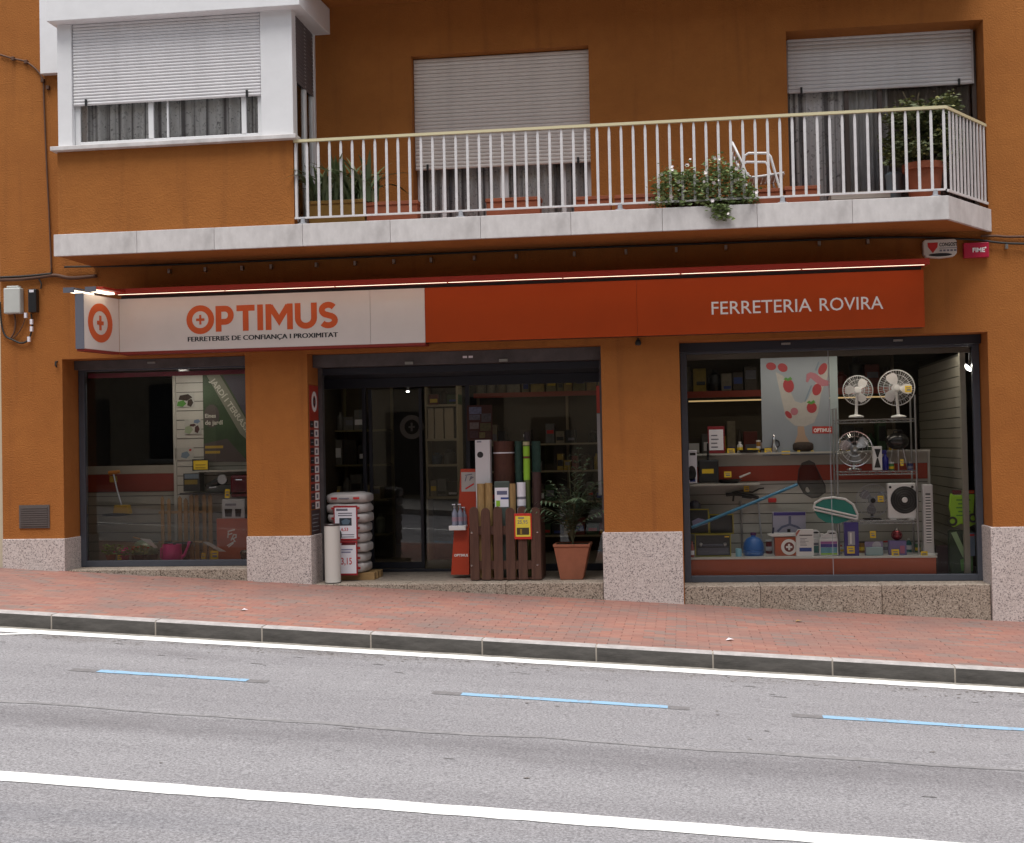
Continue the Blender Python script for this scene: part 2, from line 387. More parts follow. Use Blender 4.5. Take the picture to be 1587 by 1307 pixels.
def link(name, me, o, parent=None, bevel=0.0):
    ob = bpy.data.objects.new(name, me); COL.objects.link(ob)
    o = Vector(o); WL[ob.name] = o
    if parent is not None:
        ob.parent = parent; ob.location = o - WL[parent.name]
    else: ob.location = o
    if bevel:
        b = ob.modifiers.new('edge', 'BEVEL'); b.width = bevel; b.segments = 2; b.limit_method = 'ANGLE'; b.angle_limit = .6
    return ob
def tag(o, label=None, cat=None, group=None, kind=None):
    if label: o['label'] = label
    if cat: o['category'] = cat
    if group: o['group'] = group
    if kind: o['kind'] = kind
    return o
def thing(name, label, cat, loc=(0, 0, 0), group=None):
    e = bpy.data.objects.new(name, None); COL.objects.link(e); e.empty_display_size = .1
    e.location = loc; WL[e.name] = Vector(loc)
    return tag(e, label, cat, group)
def copy_tree(o, loc=None, parent=None):
    c = o.copy(); COL.objects.link(c)
    if parent is not None: c.parent = parent
    base = WL[parent.name] + o.location if parent is not None else Vector(loc)
    if parent is None: c.location = loc
    WL[c.name] = base
    for ch in list(o.children): copy_tree(ch, None, c)
    return c
def ell(cx, cz, rx, rz, n=20, a0=0, a1=2 * math.pi):
    full = abs(a1 - a0 - 2 * math.pi) < 1e-6
    k = n if full else n + 1
    return [(cx + rx * math.cos(a0 + (a1 - a0) * i / n), cz + rz * math.sin(a0 + (a1 - a0) * i / n)) for i in range(k)]

# flat lettering ---------------------------------------------------
def text(s, x, y, z, width=None, height=None, mat=INK, parent=None, name='lettering', bold=0.0, align='L', T=None, depth=.0012, spacing=1.0):
    """lettering standing in the x-z plane, face at y, lower left corner at x, z"""
    cu = bpy.data.curves.new('t', 'FONT'); cu.body = s; cu.size = 1; cu.extrude = .002; cu.offset = bold; cu.resolution_u = 3; cu.space_character = spacing
    ob = bpy.data.objects.new('t', cu); COL.objects.link(ob)
    dg = bpy.context.evaluated_depsgraph_get(); dg.update()
    me = bpy.data.meshes.new_from_object(ob.evaluated_get(dg))
    bpy.data.objects.remove(ob)
    xs = [v.co.x for v in me.vertices]; zs = [v.co.y for v in me.vertices]
    w_, h_ = max(xs) - min(xs), max(zs) - min(zs)
    if width and height: sx, sz = width / w_, height / h_
    elif width: sx = sz = width / w_
    else: sx = sz = height / h_
    b = MB(); vs = [((v.co.x - min(xs)) * sx - (w_ * sx / 2 if align == 'C' else 0), (-depth if v.co.z > 0 else 0), (v.co.y - min(zs)) * sz) for v in me.vertices]
    T0 = Matrix.Translation((x, y, z)) @ (T if T is not None else Matrix())
    b.add(vs, [tuple(p.vertices) for p in me.polygons], 0, T0)
    bpy.data.meshes.remove(me)
    return b.build(name, mat, parent)
def ribbon(b, pts, wd, y0, y1, closed=False, m=0, T=None):
    """stroke of constant width with mitred corners in the x-z plane"""
    n = len(pts); L = []; R = []
    for i in range(n):
        p = Vector(pts[i]); a = Vector(pts[(i - 1) % n]) if (closed or i) else None; c = Vector(pts[(i + 1) % n]) if (closed or i < n - 1) else None
        d1 = (p - a).normalized() if a is not None else None; d2 = (c - p).normalized() if c is not None else None
        d1 = d1 or d2; d2 = d2 or d1
        n1 = Vector((-d1.y, d1.x)); n2 = Vector((-d2.y, d2.x)); q = (n1 + n2)
        q = q / max(q.length_squared / 2, .35)
        L.append(p + q * wd / 2); R.append(p - q * wd / 2)
    for i in range(n if closed else n - 1):
        j = (i + 1) % n
        b.prism([tuple(R[i]), tuple(R[j]), tuple(L[j]), tuple(L[i])], y0, y1, m, T)
def card(px0, py0, px1, py1, Y, name, mat, label=None, cat=None, parent=None, th=.004, group=None):
    x0, x1, z0, z1 = rect(px0, py0, px1, py1, Y)
    o = MB().box(x0, x1, Y, Y + th, z0, z1).build(name, mat, parent)
    if label: tag(o, label, cat, group)
    return o

# ------------------------------------------------------------------ ground, road, kerb, pavement
def sloped(b, x0, x1, y0, y1, dz, th=.05, m=0):
    vs = [(x0, y0, gz(x0) + dz - th), (x1, y0, gz(x1) + dz - th), (x1, y1, gz(x1) + dz - th), (x0, y1, gz(x0) + dz - th),
          (x0, y0, gz(x0) + dz), (x1, y0, gz(x1) + dz), (x1, y1, gz(x1) + dz), (x0, y1, gz(x0) + dz)]
    b.add(vs, [(3, 2, 1, 0), (4, 5, 6, 7), (0, 1, 5, 4), (1, 2, 6, 5), (2, 3, 7, 6), (3, 0, 4, 7)], m)
ROAD = -.135
g = MB(); sloped(g, -150, 150, -150, 150, -.6, .2); tag(g.build('ground', M('earth', (.12, .10, .08), .9)), kind='structure')
g = MB(); sloped(g, -60, 60, -12.6, -3.36, ROAD, .2)
road = tag(g.build('road', asphalt_mat(), origin=(0, 0, 0)), kind='structure')
LINE = paint_mat('white_road_paint', (.78, .78, .77), .62, 12)
BLUEL = paint_mat('blue_road_paint', (.23, .40, .57), .54, 16)
GRIND = M('scraped_asphalt', (.20, .19, .195), .9, var=.4, vs=30)
GUTTER = M('gutter_dirt', (.30, .275, .24), .9, var=.55, vs=14)
def marking(poly, name, mat, lift=.004, rag=.008):
    """flat painted shape, its long edges broken into slightly ragged steps"""
    r = random.Random(len(poly) + int(abs(poly[0][0]) * 100)); P = []
    for (a, c), (d, e_) in zip(poly, poly[1:] + poly[:1]):
        n = max(1, int(abs(d - a) / .11)) if abs(d - a) < 70 and rag else 1
        n = min(n, 560)
        for k in range(n): t = k / n; P.append((a + (d - a) * t, c + (e_ - c) * t + (r.uniform(-rag, rag) if k else 0)))
    b = MB(); n = len(P)
    b.add([(x, y, gz(x) + ROAD + lift) for x, y in P], [tuple(range(n))])
    return b.build(name, mat, road)
marking([(-12, -3.45), (9, -3.45), (9, -3.362), (-12, -3.362)], 'gutter', GUTTER, .002)
marking([(-12, -3.66), (9, -3.66), (9, -3.465), (-12, -3.465)], 'kerb_line', LINE)
marking([(-12, -8.20), (9, -8.20), (9, -8.02), (-12, -8.02)], 'centre_line', LINE)
for x0, x1 in ((-4.54, -3.34), (-1.68, -.15), (.96, 2.5)):
    marking([(x0, -5.19), (x1, -5.19), (x1, -5.09), (x0, -5.09)], 'parking_line', BLUEL)
    marking([(x0 - .22, -5.20), (x0 - .003, -5.20), (x0 - .003, -5.09), (x0 - .22, -5.09)], 'scraped_mark', GRIND, .003)
    marking([(x1 + .003, -5.20), (x1 + .16, -5.20), (x1 + .16, -5.09), (x1 + .003, -5.09)], 'scraped_mark', GRIND, .003)
for k in range(3):
    x = -5.82 - .0 * k - .9 * k
    marking([(x - .03, -3.662), (x - .15, -3.662), (x - .82, -4.15), (x - .70, -4.15)], 'hatch_line', LINE)
# tar seam along the lane: narrow uneven strip
pts = [(-30 + .35 * i, -6.38 + .02 * math.sin(i * 1.3) + rnd.uniform(-.02, .02)) for i in range(172)]
b = MB()
for (x, y), (x2, y2) in zip(pts, pts[1:]):
    h1 = .03 + .012 * math.sin(x * 2.1); z = gz(x) + ROAD + .003; z2 = gz(x2) + ROAD + .003
    b.add([(x, y - h1, z), (x2, y2 - h1, z2), (x2, y2 + h1, z2), (x, y + h1, z)], [(0, 1, 2, 3)])
b.build('tar_seam', M('tar', (.15, .145, .15), .9, var=1, vs=14, col2=(.26, .25, .258)), road)
# small cracks, leaves and litter on the carriageway
b = MB()
for i in range(46):
    x = rnd.uniform(-7, 4); y = rnd.choice([rnd.uniform(-4.5, -3.75), rnd.uniform(-4.5, -3.75), rnd.uniform(-7.2, -5.3)]); L = rnd.uniform(.03, .14); h = rnd.uniform(.006, .014)
    z = gz(x) + ROAD + .003
    b.add([(x, y, z), (x + L, y + rnd.uniform(-.02, .02) - h, gz(x + L) + ROAD + .003), (x + L * .9, y + h, gz(x + L * .9) + ROAD + .003), (x + L * .3, y + h * 1.4, gz(x + L * .3) + ROAD + .003)], [(0, 1, 2, 3)])
tag(b.build('road_cracks', GRIND, road), kind='stuff')
b = MB(); rg = random.Random(77)
for i in range(420):
    x = rg.uniform(-7.5, 4.5); y = -3.68 - abs(rg.gauss(0, .16)) if rg.random() < .93 else rg.uniform(-8, -3.9); k = rg.uniform(.004, .014); z = gz(x) + ROAD + .0045
    n_ = 5; b.add([(x + k * rg.uniform(.6, 2.2) * math.cos(a), y + k * rg.uniform(.5, 1) * math.sin(a), z) for a in [6.283 * j / n_ for j in range(n_)]], [tuple(range(n_))])
tag(b.build('gutter_litter', M('leaf_crumbs', (.13, .105, .08), .9, var=.6, vs=3), road), kind='stuff')

# kerb stones
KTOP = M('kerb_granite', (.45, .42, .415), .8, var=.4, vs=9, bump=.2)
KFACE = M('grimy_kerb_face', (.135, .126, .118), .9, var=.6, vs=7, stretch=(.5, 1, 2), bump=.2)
KJOINT = M('pale_mortar', (.36, .32, .28), .9, var=.2)
kerb = thing('kerb', None, None, (-3.82, -3.3, gz(-3.82))); kerb['kind'] = 'structure'
L = 1.01
th = math.atan(-SLOPE)
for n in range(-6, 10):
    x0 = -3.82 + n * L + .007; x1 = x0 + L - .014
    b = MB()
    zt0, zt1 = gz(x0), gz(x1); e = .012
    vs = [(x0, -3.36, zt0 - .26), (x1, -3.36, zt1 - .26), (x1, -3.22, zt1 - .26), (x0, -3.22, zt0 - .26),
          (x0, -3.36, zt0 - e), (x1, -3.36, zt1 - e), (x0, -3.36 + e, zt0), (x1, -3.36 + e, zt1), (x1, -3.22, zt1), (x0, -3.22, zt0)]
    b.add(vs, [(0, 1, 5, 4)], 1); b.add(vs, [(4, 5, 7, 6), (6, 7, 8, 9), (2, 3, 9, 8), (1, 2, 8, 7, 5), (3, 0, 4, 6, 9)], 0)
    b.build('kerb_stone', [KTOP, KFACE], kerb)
    xj = x0 - .007
    m_ = MB(); j = .0065
    m_.add([(xj - j, -3.358, gz(xj) - .25), (xj + j, -3.358, gz(xj) - .25), (xj + j, -3.358, gz(xj) - .006), (xj - j, -3.358, gz(xj) - .006), (xj - j, -3.23, gz(xj) - .004), (xj + j, -3.23, gz(xj) - .004)],
           [(0, 1, 2, 3), (3, 2, 5, 4)])
    m_.build('mortar_joint', KJOINT, kerb)

# pavement of clay pavers
g = MB(); sloped(g, -60, 60, -3.22, .02, -.012, .25)
pave = tag(g.build('sidewalk', M('paver_sand', (.22, .155, .13), .95, var=.3, vs=20), origin=(0, 0, 0)), kind='structure')
BR = brick_mat()
bm_ = MB(); bw, bd = .2000, .0985; e = .004
vs = [(-bw/2, -bd/2, -.03), (bw/2, -bd/2, -.03), (bw/2, bd/2, -.03), (-bw/2, bd/2, -.03), (-bw/2, -bd/2, -e), (bw/2, -bd/2, -e), (bw/2, bd/2, -e), (-bw/2, bd/2, -e),
      (-bw/2+e, -bd/2+e, 0), (bw/2-e, -bd/2+e, 0), (bw/2-e, bd/2-e, 0), (-bw/2+e, bd/2-e, 0)]
BF = [(0, 1, 5, 4), (1, 2, 6, 5), (2, 3, 7, 6), (3, 0, 4, 7), (4, 5, 9, 8), (5, 6, 10, 9), (6, 7, 11, 10), (7, 4, 8, 11), (8, 9, 10, 11)]
me = bpy.data.meshes.new('brick'); me.from_pydata(vs, [], BF); me.materials.append(BR)
field = MB(); cnt = 0
for r in range(32):
    y = -3.17 + r * .1005
    if y > -.05: break
    for c in range(-62, 46):
        x = c * .201 + (r % 2) * .1 + rnd.uniform(-.002, .002)
        T = Matrix.Translation((x, y + rnd.uniform(-.0015, .0015), gz(x) + rnd.uniform(-.0025, .002))) @ Matrix.Rotation(th, 4, 'Y') @ Matrix.Rotation(rnd.uniform(-.012, .012), 4, 'X')
        if cnt < 300 and -6.6 < x < 2.6:
            o = bpy.data.objects.new('brick', me); COL.objects.link(o); o.matrix_world = T; o.parent = pave; cnt += 1
        else: field.add(vs, BF, 0, T)
tag(field.build('brick_field', BR, pave, origin=(0, 0, 0)), kind='stuff')
# litter and dirt in the angle of wall and pavement
for px, py, col, lab in ((378, 947, PAPER, 'white scrap of paper lying on the brick pavement below the door pillar'), (1131, 993, PAPER, 'tiny pale scrap on the bricks just above the kerb'), (1238, 964, WOOD, 'dry brown leaf on the pavement under the right shop window')):
    r = ray(px, py); t = (.0 - 1.8) / (r.z + .0575 * r.x); x, y = r.x * t, EYE.y + r.y * t
    b = MB(); z = gz(x) + .006
    b.add([(x - .035, y - .02, z), (x + .01, y - .03, z + .012), (x + .04, y + .01, z + .004), (x - .01, y + .035, z + .015), (x - .03, y + .02, z)], [(0, 1, 2, 3, 4)])
    tag(b.build('leaf' if col is WOOD else 'paper_scrap', col), lab, 'leaf' if col is WOOD else 'litter')
g = MB(); sloped(g, -60, 60, -17.5, -12.6, 0.0, .3); tag(g.build('far_sidewalk', M('concrete_slabs', (.32, .30, .28), .9, var=.2, vs=5)), kind='structure')

# ------------------------------------------------------------------ the building
bld = thing('shop_building', 'orange rendered building with marble balcony above a ground floor hardware shop', 'building', (-2.5, .25, gz(-2.5)))
FY = .5
w_ = MB()
LW = (-7.39, -5.105, 2.972); CW = (-4.35, -.90, 2.95); RW = (-.012, 3.345, 2.965)
for x0, x1 in ((-8.175, LW[0]), (LW[1], CW[0]), (CW[1], RW[0]), (RW[1], 12)): w_.box(x0, x1, 0, FY, -1.2, 4.285)
for a in (LW, CW, RW): w_.box(a[0], a[1], 0, FY, a[2], 4.285)
# first floor, with openings
MWN = (-3.038, -.966, 6.392); RWN = (1.258, 3.388, 6.412)
w_.box(-8.175, -6.96, 0, FY, 4.285, 8.4); w_.box(-4.22, MWN[0], 0, FY, 4.285, 8.4); w_.box(MWN[1], RWN[0], 0, FY, 4.285, 8.4); w_.box(RWN[1], 12, 0, FY, 4.285, 8.4)
w_.box(MWN[0], MWN[1], 0, FY, MWN[2], 8.4); w_.box(RWN[0], RWN[1], 0, FY, RWN[2], 8.4); w_.box(-6.96, -4.22, 0, FY, 6.9, 8.4)
w_.build('wall', ORANGE_WALL, bld, origin=(0, 0, 0))
ow = MB(); ow.box(-6.955, -4.195, -.915, -.80, 4.306, 5.25); ow.box(-6.955, -6.84, -.80, 0, 4.306, 5.25)
ow.build('bay_wall', ORANGE_WALL, bld, origin=(0, 0, 0))
# granite bases of the pillars
for x0, x1 in ((-8.172, LW[0] + .014), (LW[1] - .008, CW[0] + .022), (CW[1] - .022, RW[0] - .01), (RW[1] - .03, 12)):
    MB().box(x0, x1, -.025, .56, -1.3, .815 if x0 < 3 else .825).build('granite_base', GRANITE, bld, bevel=.006)
# stone under the windows and the door step
def stones(xs, z1, y0, y1, nm):
    for a, c in zip(xs, xs[1:]): MB().box(a + .002, c - .002, y0, y1, -1.4, z1).build(nm, SILLSTONE, bld, bevel=.007)
stones([LW[0] + .018, -6.2, LW[1] - .012], .432, .03, .5, 'sill_stone')
stones([RW[0] - .006, .83, 2.15, RW[1] - .035], .196, .02, .5, 'sill_stone')
stones([CW[0] + .026, -3.2, -2.05, CW[1] - .026], .243, .01, .35, 'step_stone')
MB().box(-5.0, -.3, .352, 1.6, -.3, .241).build('porch_floor', FLOORSTONE, bld)

nb_ = thing('neighbour_house', 'cream rendered neighbouring house just beyond the left pillar', 'building', (-11, .3, gz(-11)))
MB().box(-17, -8.178, .03, .6, -.5, 8.4).build('wall', M('cream_render', (.56, .50, .38), .9, var=.15, vs=2), nb_)
# marble faced balcony slab
slab = MB().slab([(-6.97, -.925), (2.755, -.925), (3.38, -.002), (-6.97, -.002)], 4.072, 4.29).build('balcony_slab', ORANGE_WALL, bld, origin=(0, 0, 0))
js = [at(p, 360, -.96)[0] for p in (83, 212, 332, 469, 605, 745, 885, 1027, 1174, 1322, 1471)]
for a, c in zip(js, js[1:]):
    MB().box(a + .0015, c - .0015, -.965, -.927, 4.062, 4.308).build('facing_stone', MARBLE, slab, bevel=.004)
def end_face(b, z0, z1, t, o=0.0):
    d = Vector((3.418 - 2.777, .96)).normalized(); nrm = Vector((d.y, -d.x))
    p0 = Vector((2.777, -.965)); p1 = Vector((3.42, -.003))
    b.slab([tuple(p0 - nrm * t), tuple(p0), tuple(p1), tuple(p1 - nrm * t)], z0, z1)
b = MB(); end_face(b, 4.062, 4.308, .037); b.build('facing_stone', MARBLE, slab, bevel=.004)
MB().slab([(-4.19, -.925), (2.75, -.925), (3.375, -.002), (-4.19, -.002)], 4.292, 4.304).build('balcony_floor', M('red_floor_tile', (.28, .10, .06), .7, var=.2), slab)
# slab of the balcony above
up = MB().slab([(-4.8, -.95), (2.77, -.95), (3.41, 0), (-4.8, 0)], 7.02, 7.3).build('upper_slab', ORANGE_WALL, bld, origin=(0, 0, 0))
MB().slab([(-4.8, -.985), (2.79, -.985), (3.42, -.002), (3.38, -.002), (2.75, -.952), (-4.8, -.952)], 7.01, 7.4).build('facing_stone', MARBLE, up)

# railing
rail = MB().box(-4.19, 2.79, -.925, -.885, 5.222, 5.252).build('balcony_railing', M('cream_handrail', (.62, .56, .36), .4), bld)
RAILW = M('white_rail_metal', (.72, .70, .71), .4, var=.22, vs=9)
P0 = Vector((2.775, -.905)); P1 = Vector((3.37, -.02))
MB().slab([(P0.x, P0.y - .02), (P0.x + .03, P0.y), (P1.x + .02, P1.y), (P1.x - .02, P1.y)], 5.218, 5.249).build('handrail', MATS['cream_handrail'], rail)
MB().box(-4.19, 2.76, -.918, -.893, 4.372, 4.392).build('bottom_rail', RAILW, rail)
MB().slab([(P0.x, P0.y), (P0.x + .02, P0.y), (P1.x + .02, P1.y), (P1.x, P1.y)], 4.36, 4.385).build('bottom_rail', RAILW, rail)
bb = MB(); bb.add([(-.014, -.007, 0), (.014, -.007, 0), (.014, .007, 0), (-.014, .007, 0), (-.014, -.007, .77), (.014, -.007, .77), (.014, .007, .77), (-.014, .007, .77), (-.008, -.007, .83), (.008, -.007, .83), (.008, .007, .83), (-.008, .007, .83)],
                  [(3, 2, 1, 0), (0, 1, 5, 4), (1, 2, 6, 5), (2, 3, 7, 6), (3, 0, 4, 7), (4, 5, 9, 8), (5, 6, 10, 9), (6, 7, 11, 10), (7, 4, 8, 11), (8, 9, 10, 11)])
bal = bb.build('baluster', RAILW, rail, origin=(0, 0, 0)); balm = bal.data
x_l, x_r = -4.17, 2.76; nb = 54
posts = [at(p, 320, -.9)[0] for p in (714, 961, 1213, 1450)]
first = True
for i in range(nb + 1):
    x = x_l + (x_r - x_l) * i / nb
    if first: o = bal; first = False
    else: o = bal.copy(); COL.objects.link(o)
    o.location = Vector((x, -.905, 4.388)) - WL[rail.name]
for i in range(1, 12):
    q = P0 + (P1 - P0) * (i / 11.6)
    o = bal.copy(); COL.objects.link(o); o.location = Vector((q.x + .008, q.y, 4.383)) - WL[rail.name]; o.rotation_euler = (0, 0, math.atan2(.96, .64))
for x in posts + [-4.1]:
    b = MB(); b.lathe([(.055, 0), (.055, .014), (.028, .022), (.024, .075)], (x, -.905, 4.305), 12); b.build('rail_foot', GPLAS, rail, smooth=True)

# roller shutters, window frames, curtains
def shutter(x0, x1, z0, z1, y, n, mat, nm='roller_shutter'):
    root = MB().box(x0 - .03, x1 + .03, y + .02, y + .026, z0 + .01, z1).build(nm, mat, bld)
    h = (z1 - z0) / n
    for i in range(n):
        a = z0 + i * h
        s_ = MB(); zs = [(0, .004), (.003, -.003), (.35 * h, -.0085), (.65 * h, -.0085), (h - .006, -.004), (h - .0025, .003)]
        vs = [(x0, y + q, a + z) for z, q in zs] + [(x1, y + q, a + z) for z, q in zs] + [(x0, y + .018, a), (x0, y + .018, a + h - .004), (x1, y + .018, a), (x1, y + .018, a + h - .004)]
        s_.add(vs, [(k, 6 + k, 7 + k, k + 1) for k in range(5)] + [(0, 12, 14, 6), (5, 11, 15, 13), (0, 1, 2, 3, 4, 5, 13, 12), (6, 14, 15, 11, 10, 9, 8, 7)])
        s_.build('slat', mat, root)
    for q in (.07, .93):
        xq = x0 + (x1 - x0) * q; MB().box(xq - .012, xq + .012, y - .028, y - .012, z0 - .01, z0 + .06).build('stop', BLACK, root)
    return root
def curtain(x0, x1, z0, z1, y, mat, folds=14, amp=.034, nm='curtain', parent=None):
    b = MB(); n = folds * 8; vs = []
    for i in range(n + 1):
        x = x0 + (x1 - x0) * i / n; a = amp * (math.sin(i / 8 * 2 * math.pi) + .5 * math.sin(i * .37))
        vs += [(x, y + a, z0), (x, y + a * .7, z1)]
    b.add(vs, [(2 * i, 2 * i + 2, 2 * i + 3, 2 * i + 1) for i in range(n)])
    return b.build(nm, mat, parent if parent is not None else bld, smooth=True, ang=3)
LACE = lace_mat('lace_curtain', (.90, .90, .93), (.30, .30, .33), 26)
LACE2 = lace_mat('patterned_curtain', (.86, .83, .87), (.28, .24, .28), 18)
VOILE = M('grey_voile', (.70, .68, .71), .9, var=.4, vs=8, stretch=(6, 1, .3))
def window(x0, x1, z0, z1, y, bars, t=.05, mat=None, nm='window_frame'):
    f = MB(); mat = mat or WHITE2
    f.box(x0, x0 + t, y, y + .05, z0, z1); f.box(x1 - t, x1, y, y + .05, z0, z1)
    f.box(x0 + t, x1 - t, y, y + .05, z0, z0 + t * 1.1); f.box(x0 + t, x1 - t, y, y + .05, z1 - t, z1)
    for bx, bw_ in bars: f.box(bx - bw_ / 2, bx + bw_ / 2, y - .004, y + .046, z0 + t * 1.1, z1 - t)
    o = f.build(nm, mat, bld, bevel=.004)
    MB().box(x0 + t, x1 - t, y + .02, y + .026, z0 + t * 1.1, z1 - t).build('pane', WGLASS, o)
    return o
# enclosed bay on the left
MB().box(-7.0, -4.14, -1.0, -.78, 5.252, 5.30).build('bay_sill', MARBLE, bld, bevel=.005)
MB().box(-6.935, -6.765, -.93, -.80, 5.30, 6.70).build('bay_post', WHITE, bld, bevel=.006)
MB().box(-4.55, -4.185, -.93, -.78, 5.30, 6.72).build('bay_post', WHITE, bld, bevel=.006)
MB().box(-4.24, -4.185, -.06, 0, 4.306, 6.72).build('bay_post', WHITE, bld, bevel=.004)
MB().slab([(-6.99, -1.06), (-4.055, -1.06), (-4.0, -.004), (-6.99, -.004)], 6.70, 7.005).build('bay_head', WHITE, bld, bevel=.006)
MB().box(-7.57, -7.30, -.10, 0, 6.42, 7.4).build('bay_side_panel', WHITE, bld)
shutter(-6.755, -4.56, 5.772, 6.70, -.90, 26, SLATM)
wf = window(-6.762, -4.552, 5.30, 6.6, -.86, [(at(234, 190, -.86)[0], .06), (at(260, 190, -.86)[0], .02), (at(378, 180, -.86)[0], .055)], .06)
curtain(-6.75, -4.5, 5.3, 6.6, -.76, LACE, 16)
# the bay's glazed side door on to the balcony
sdm = MB()
for y0, y1 in ((-.78, -.74), (-.42, -.36), (-.11, -.06)): sdm.box(-4.235, -4.195, y0, y1, 4.31, 6.7)
sdm.box(-4.235, -4.195, -.78, -.06, 4.306, 4.37)
sd_ = sdm.build('side_door_frame', WHITE2, bld)
MB().box(-4.222, -4.216, -.76, -.07, 4.37, 6.7).build('pane', WGLASS, sd_)
sh = MB().box(-4.207, -4.2, -.77, -.07, 5.95, 6.7).build('side_shutter', M('dark_shutter', (.12, .105, .11), .6), bld)
for i in range(18): MB().box(-4.199, -4.194, -.77, -.07, 5.95 + i * .0415, 5.95 + i * .0415 + .036).build('slat', MATS['dark_shutter'], sh)
cb = MB(); n = 48
cb.add([p for i in range(n + 1) for p in ((-4.30 + .015 * math.sin(i), -.78 + .74 * i / n, 4.31), (-4.30 + .015 * math.sin(i), -.78 + .74 * i / n, 6.6))], [(2 * i, 2 * i + 2, 2 * i + 3, 2 * i + 1) for i in range(n)])
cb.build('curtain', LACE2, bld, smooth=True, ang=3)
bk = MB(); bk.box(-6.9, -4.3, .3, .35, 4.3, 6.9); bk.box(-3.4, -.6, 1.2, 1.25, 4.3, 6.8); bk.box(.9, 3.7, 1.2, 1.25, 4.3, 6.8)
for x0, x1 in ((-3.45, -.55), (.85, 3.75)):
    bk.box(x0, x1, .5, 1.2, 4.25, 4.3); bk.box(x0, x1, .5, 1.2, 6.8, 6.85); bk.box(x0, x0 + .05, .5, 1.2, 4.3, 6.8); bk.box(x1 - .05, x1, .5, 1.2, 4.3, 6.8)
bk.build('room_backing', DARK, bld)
# middle balcony window
shutter(-3.03, -.975, 5.075, 6.385, .13, 30, SLATM2)
window(-3.034, -.97, 4.306, 6.38, .24, [(-2.72, .05), (-2.0, .10), (-1.3, .05)], .05)
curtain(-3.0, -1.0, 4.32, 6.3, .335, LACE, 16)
# right balcony window
shutter(1.30, 3.325, 5.795, 6.475, .33, 15, SLATM)
MB().box(1.262, 3.385, .31, .37, 6.44, 6.5).build('shutter_slot', DARK, bld)
window(1.262, 3.384, 4.306, 6.4, .375, [(1.95, .05), (2.32, .05)], .045, M('dark_window_frame', (.10, .075, .065), .5))
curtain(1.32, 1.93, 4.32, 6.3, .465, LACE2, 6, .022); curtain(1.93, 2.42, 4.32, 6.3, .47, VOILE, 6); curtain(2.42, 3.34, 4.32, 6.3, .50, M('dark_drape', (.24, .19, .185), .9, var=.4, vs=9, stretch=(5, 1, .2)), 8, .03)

# ------------------------------------------------------------------ ground floor glazing
def shop_window(a, zb, zt, y, mull, label):
    t = .075
    f = MB(); x0, x1 = a[0] + .006, a[1] - .006
    f.box(x0, x0 + t, y, y + .08, zb, zt); f.box(x1 - t, x1, y, y + .08, zb, zt)
    f.box(x0 + t, x1 - t, y, y + .08, zb, zb + .075); f.box(x0 + t, x1 - t, y, y + .08, zt - .06, zt)
    o = f.build('shop_window', DKGREY, bld, bevel=.005)
    xs = [x0 + t] + mull + [x1 - t]
    for p, q in zip(xs, xs[1:]): MB().box(p + .003, q - .003, y + .035, y + .043, zb + .075, zt - .06).build('pane', SOFTGLASS if a is LW else CLEAR, o)
    for m_ in mull: MB().box(m_ - .0028, m_ + .0028, y + .034, y + .044, zb + .075, zt - .06).build('pane_joint', GPLAS, o)
    return o
lwf = shop_window(LW, .434, 2.90, .40, [], '')
rwf = shop_window(RW, .198, 2.90, .40, [at(1287, 700, .43)[0]], '')
# rolling shutter boxes above each opening
for nm, a, zz in (('shutter_box', LW, 2.86), ('shutter_box', RW, 2.86)):
    o = MB().box(a[0] + .004, a[1] - .004, .30, .395, zz, a[2] - .002).build(nm, GALV if a is LW else NAVY, bld, bevel=.004)
    for q in ((.44,) if a is LW else (.36, .73)):
        x = a[0] + (a[1] - a[0]) * q; MB().box(x - .05, x + .05, .28, .30, zz + .05, zz + .072).build('shutter_lug', STEEL, o)
rw_rail = MB().box(.07, 3.26, .475, .50, 2.775, 2.845).build('window_rail', M('bronze_rail', (.11, .085, .065), .5), bld)
dsh = MB().box(CW[0] + .004, CW[1] - .004, .22, .42, 2.80, CW[2] - .002).build('shutter_box', GALV, bld, bevel=.004)
for px in (634, 780): x = at(px, 555, .2)[0]; MB().box(x - .05, x + .05, .19, .22, 2.803, 2.835).build('shutter_lug', STEEL, dsh)
for px in (720, 729): x = at(px, 550, .2)[0]; MB().box(x - .025, x + .025, .216, .22, 2.86, 2.885).build('sticker', PAPER, dsh)
MB().box(CW[0] + .002, CW[0] + .05, .44, .54, .243, 2.80).build('shutter_guide', GALV, bld)
MB().box(CW[1] - .05, CW[1] - .002, .44, .54, .243, 2.80).build('shutter_guide', GALV, bld)
# porch: navy header and glazed screen set back behind the step
MB().box(-5.0, -.3, .5, 1.55, 2.72, 2.8).build('porch_ceiling', NAVY, bld)
scr = MB(); SY = 1.45
dl, d1, d2, dr = -4.62, -4.02, -2.72, -.55
for x0, x1 in ((dl - .06, dl), (d1 - .045, d1), (d2, d2 + .05), (dr, dr + .06)): scr.box(x0, x1, SY, SY + .06, .243, 2.70)
scr.box(dl - .06, dr + .06, SY - .01, SY + .08, 2.60, 2.72); scr.box(dl, d1 - .045, SY, SY + .06, .243, .33); scr.box(d2 + .05, dr, SY, SY + .06, .243, .33)
scr.box(d1, d2, SY + .03, SY + .08, .236, .275)
scr = scr.build('door_screen', NAVY, bld, bevel=.004)
MB().box(dl, d1 - .045, SY + .02, SY + .03, .33, 2.60).build('pane', GLASS, scr)
MB().box(d2 + .05, dr, SY + .02, SY + .03, .33, 2.60).build('pane', GLASS, scr)
dp = MB().box(-4.0, -3.30, SY + .10, SY + .11, .28, 2.58).build('sliding_door', GLASS, bld)
dr_ = MB(); 
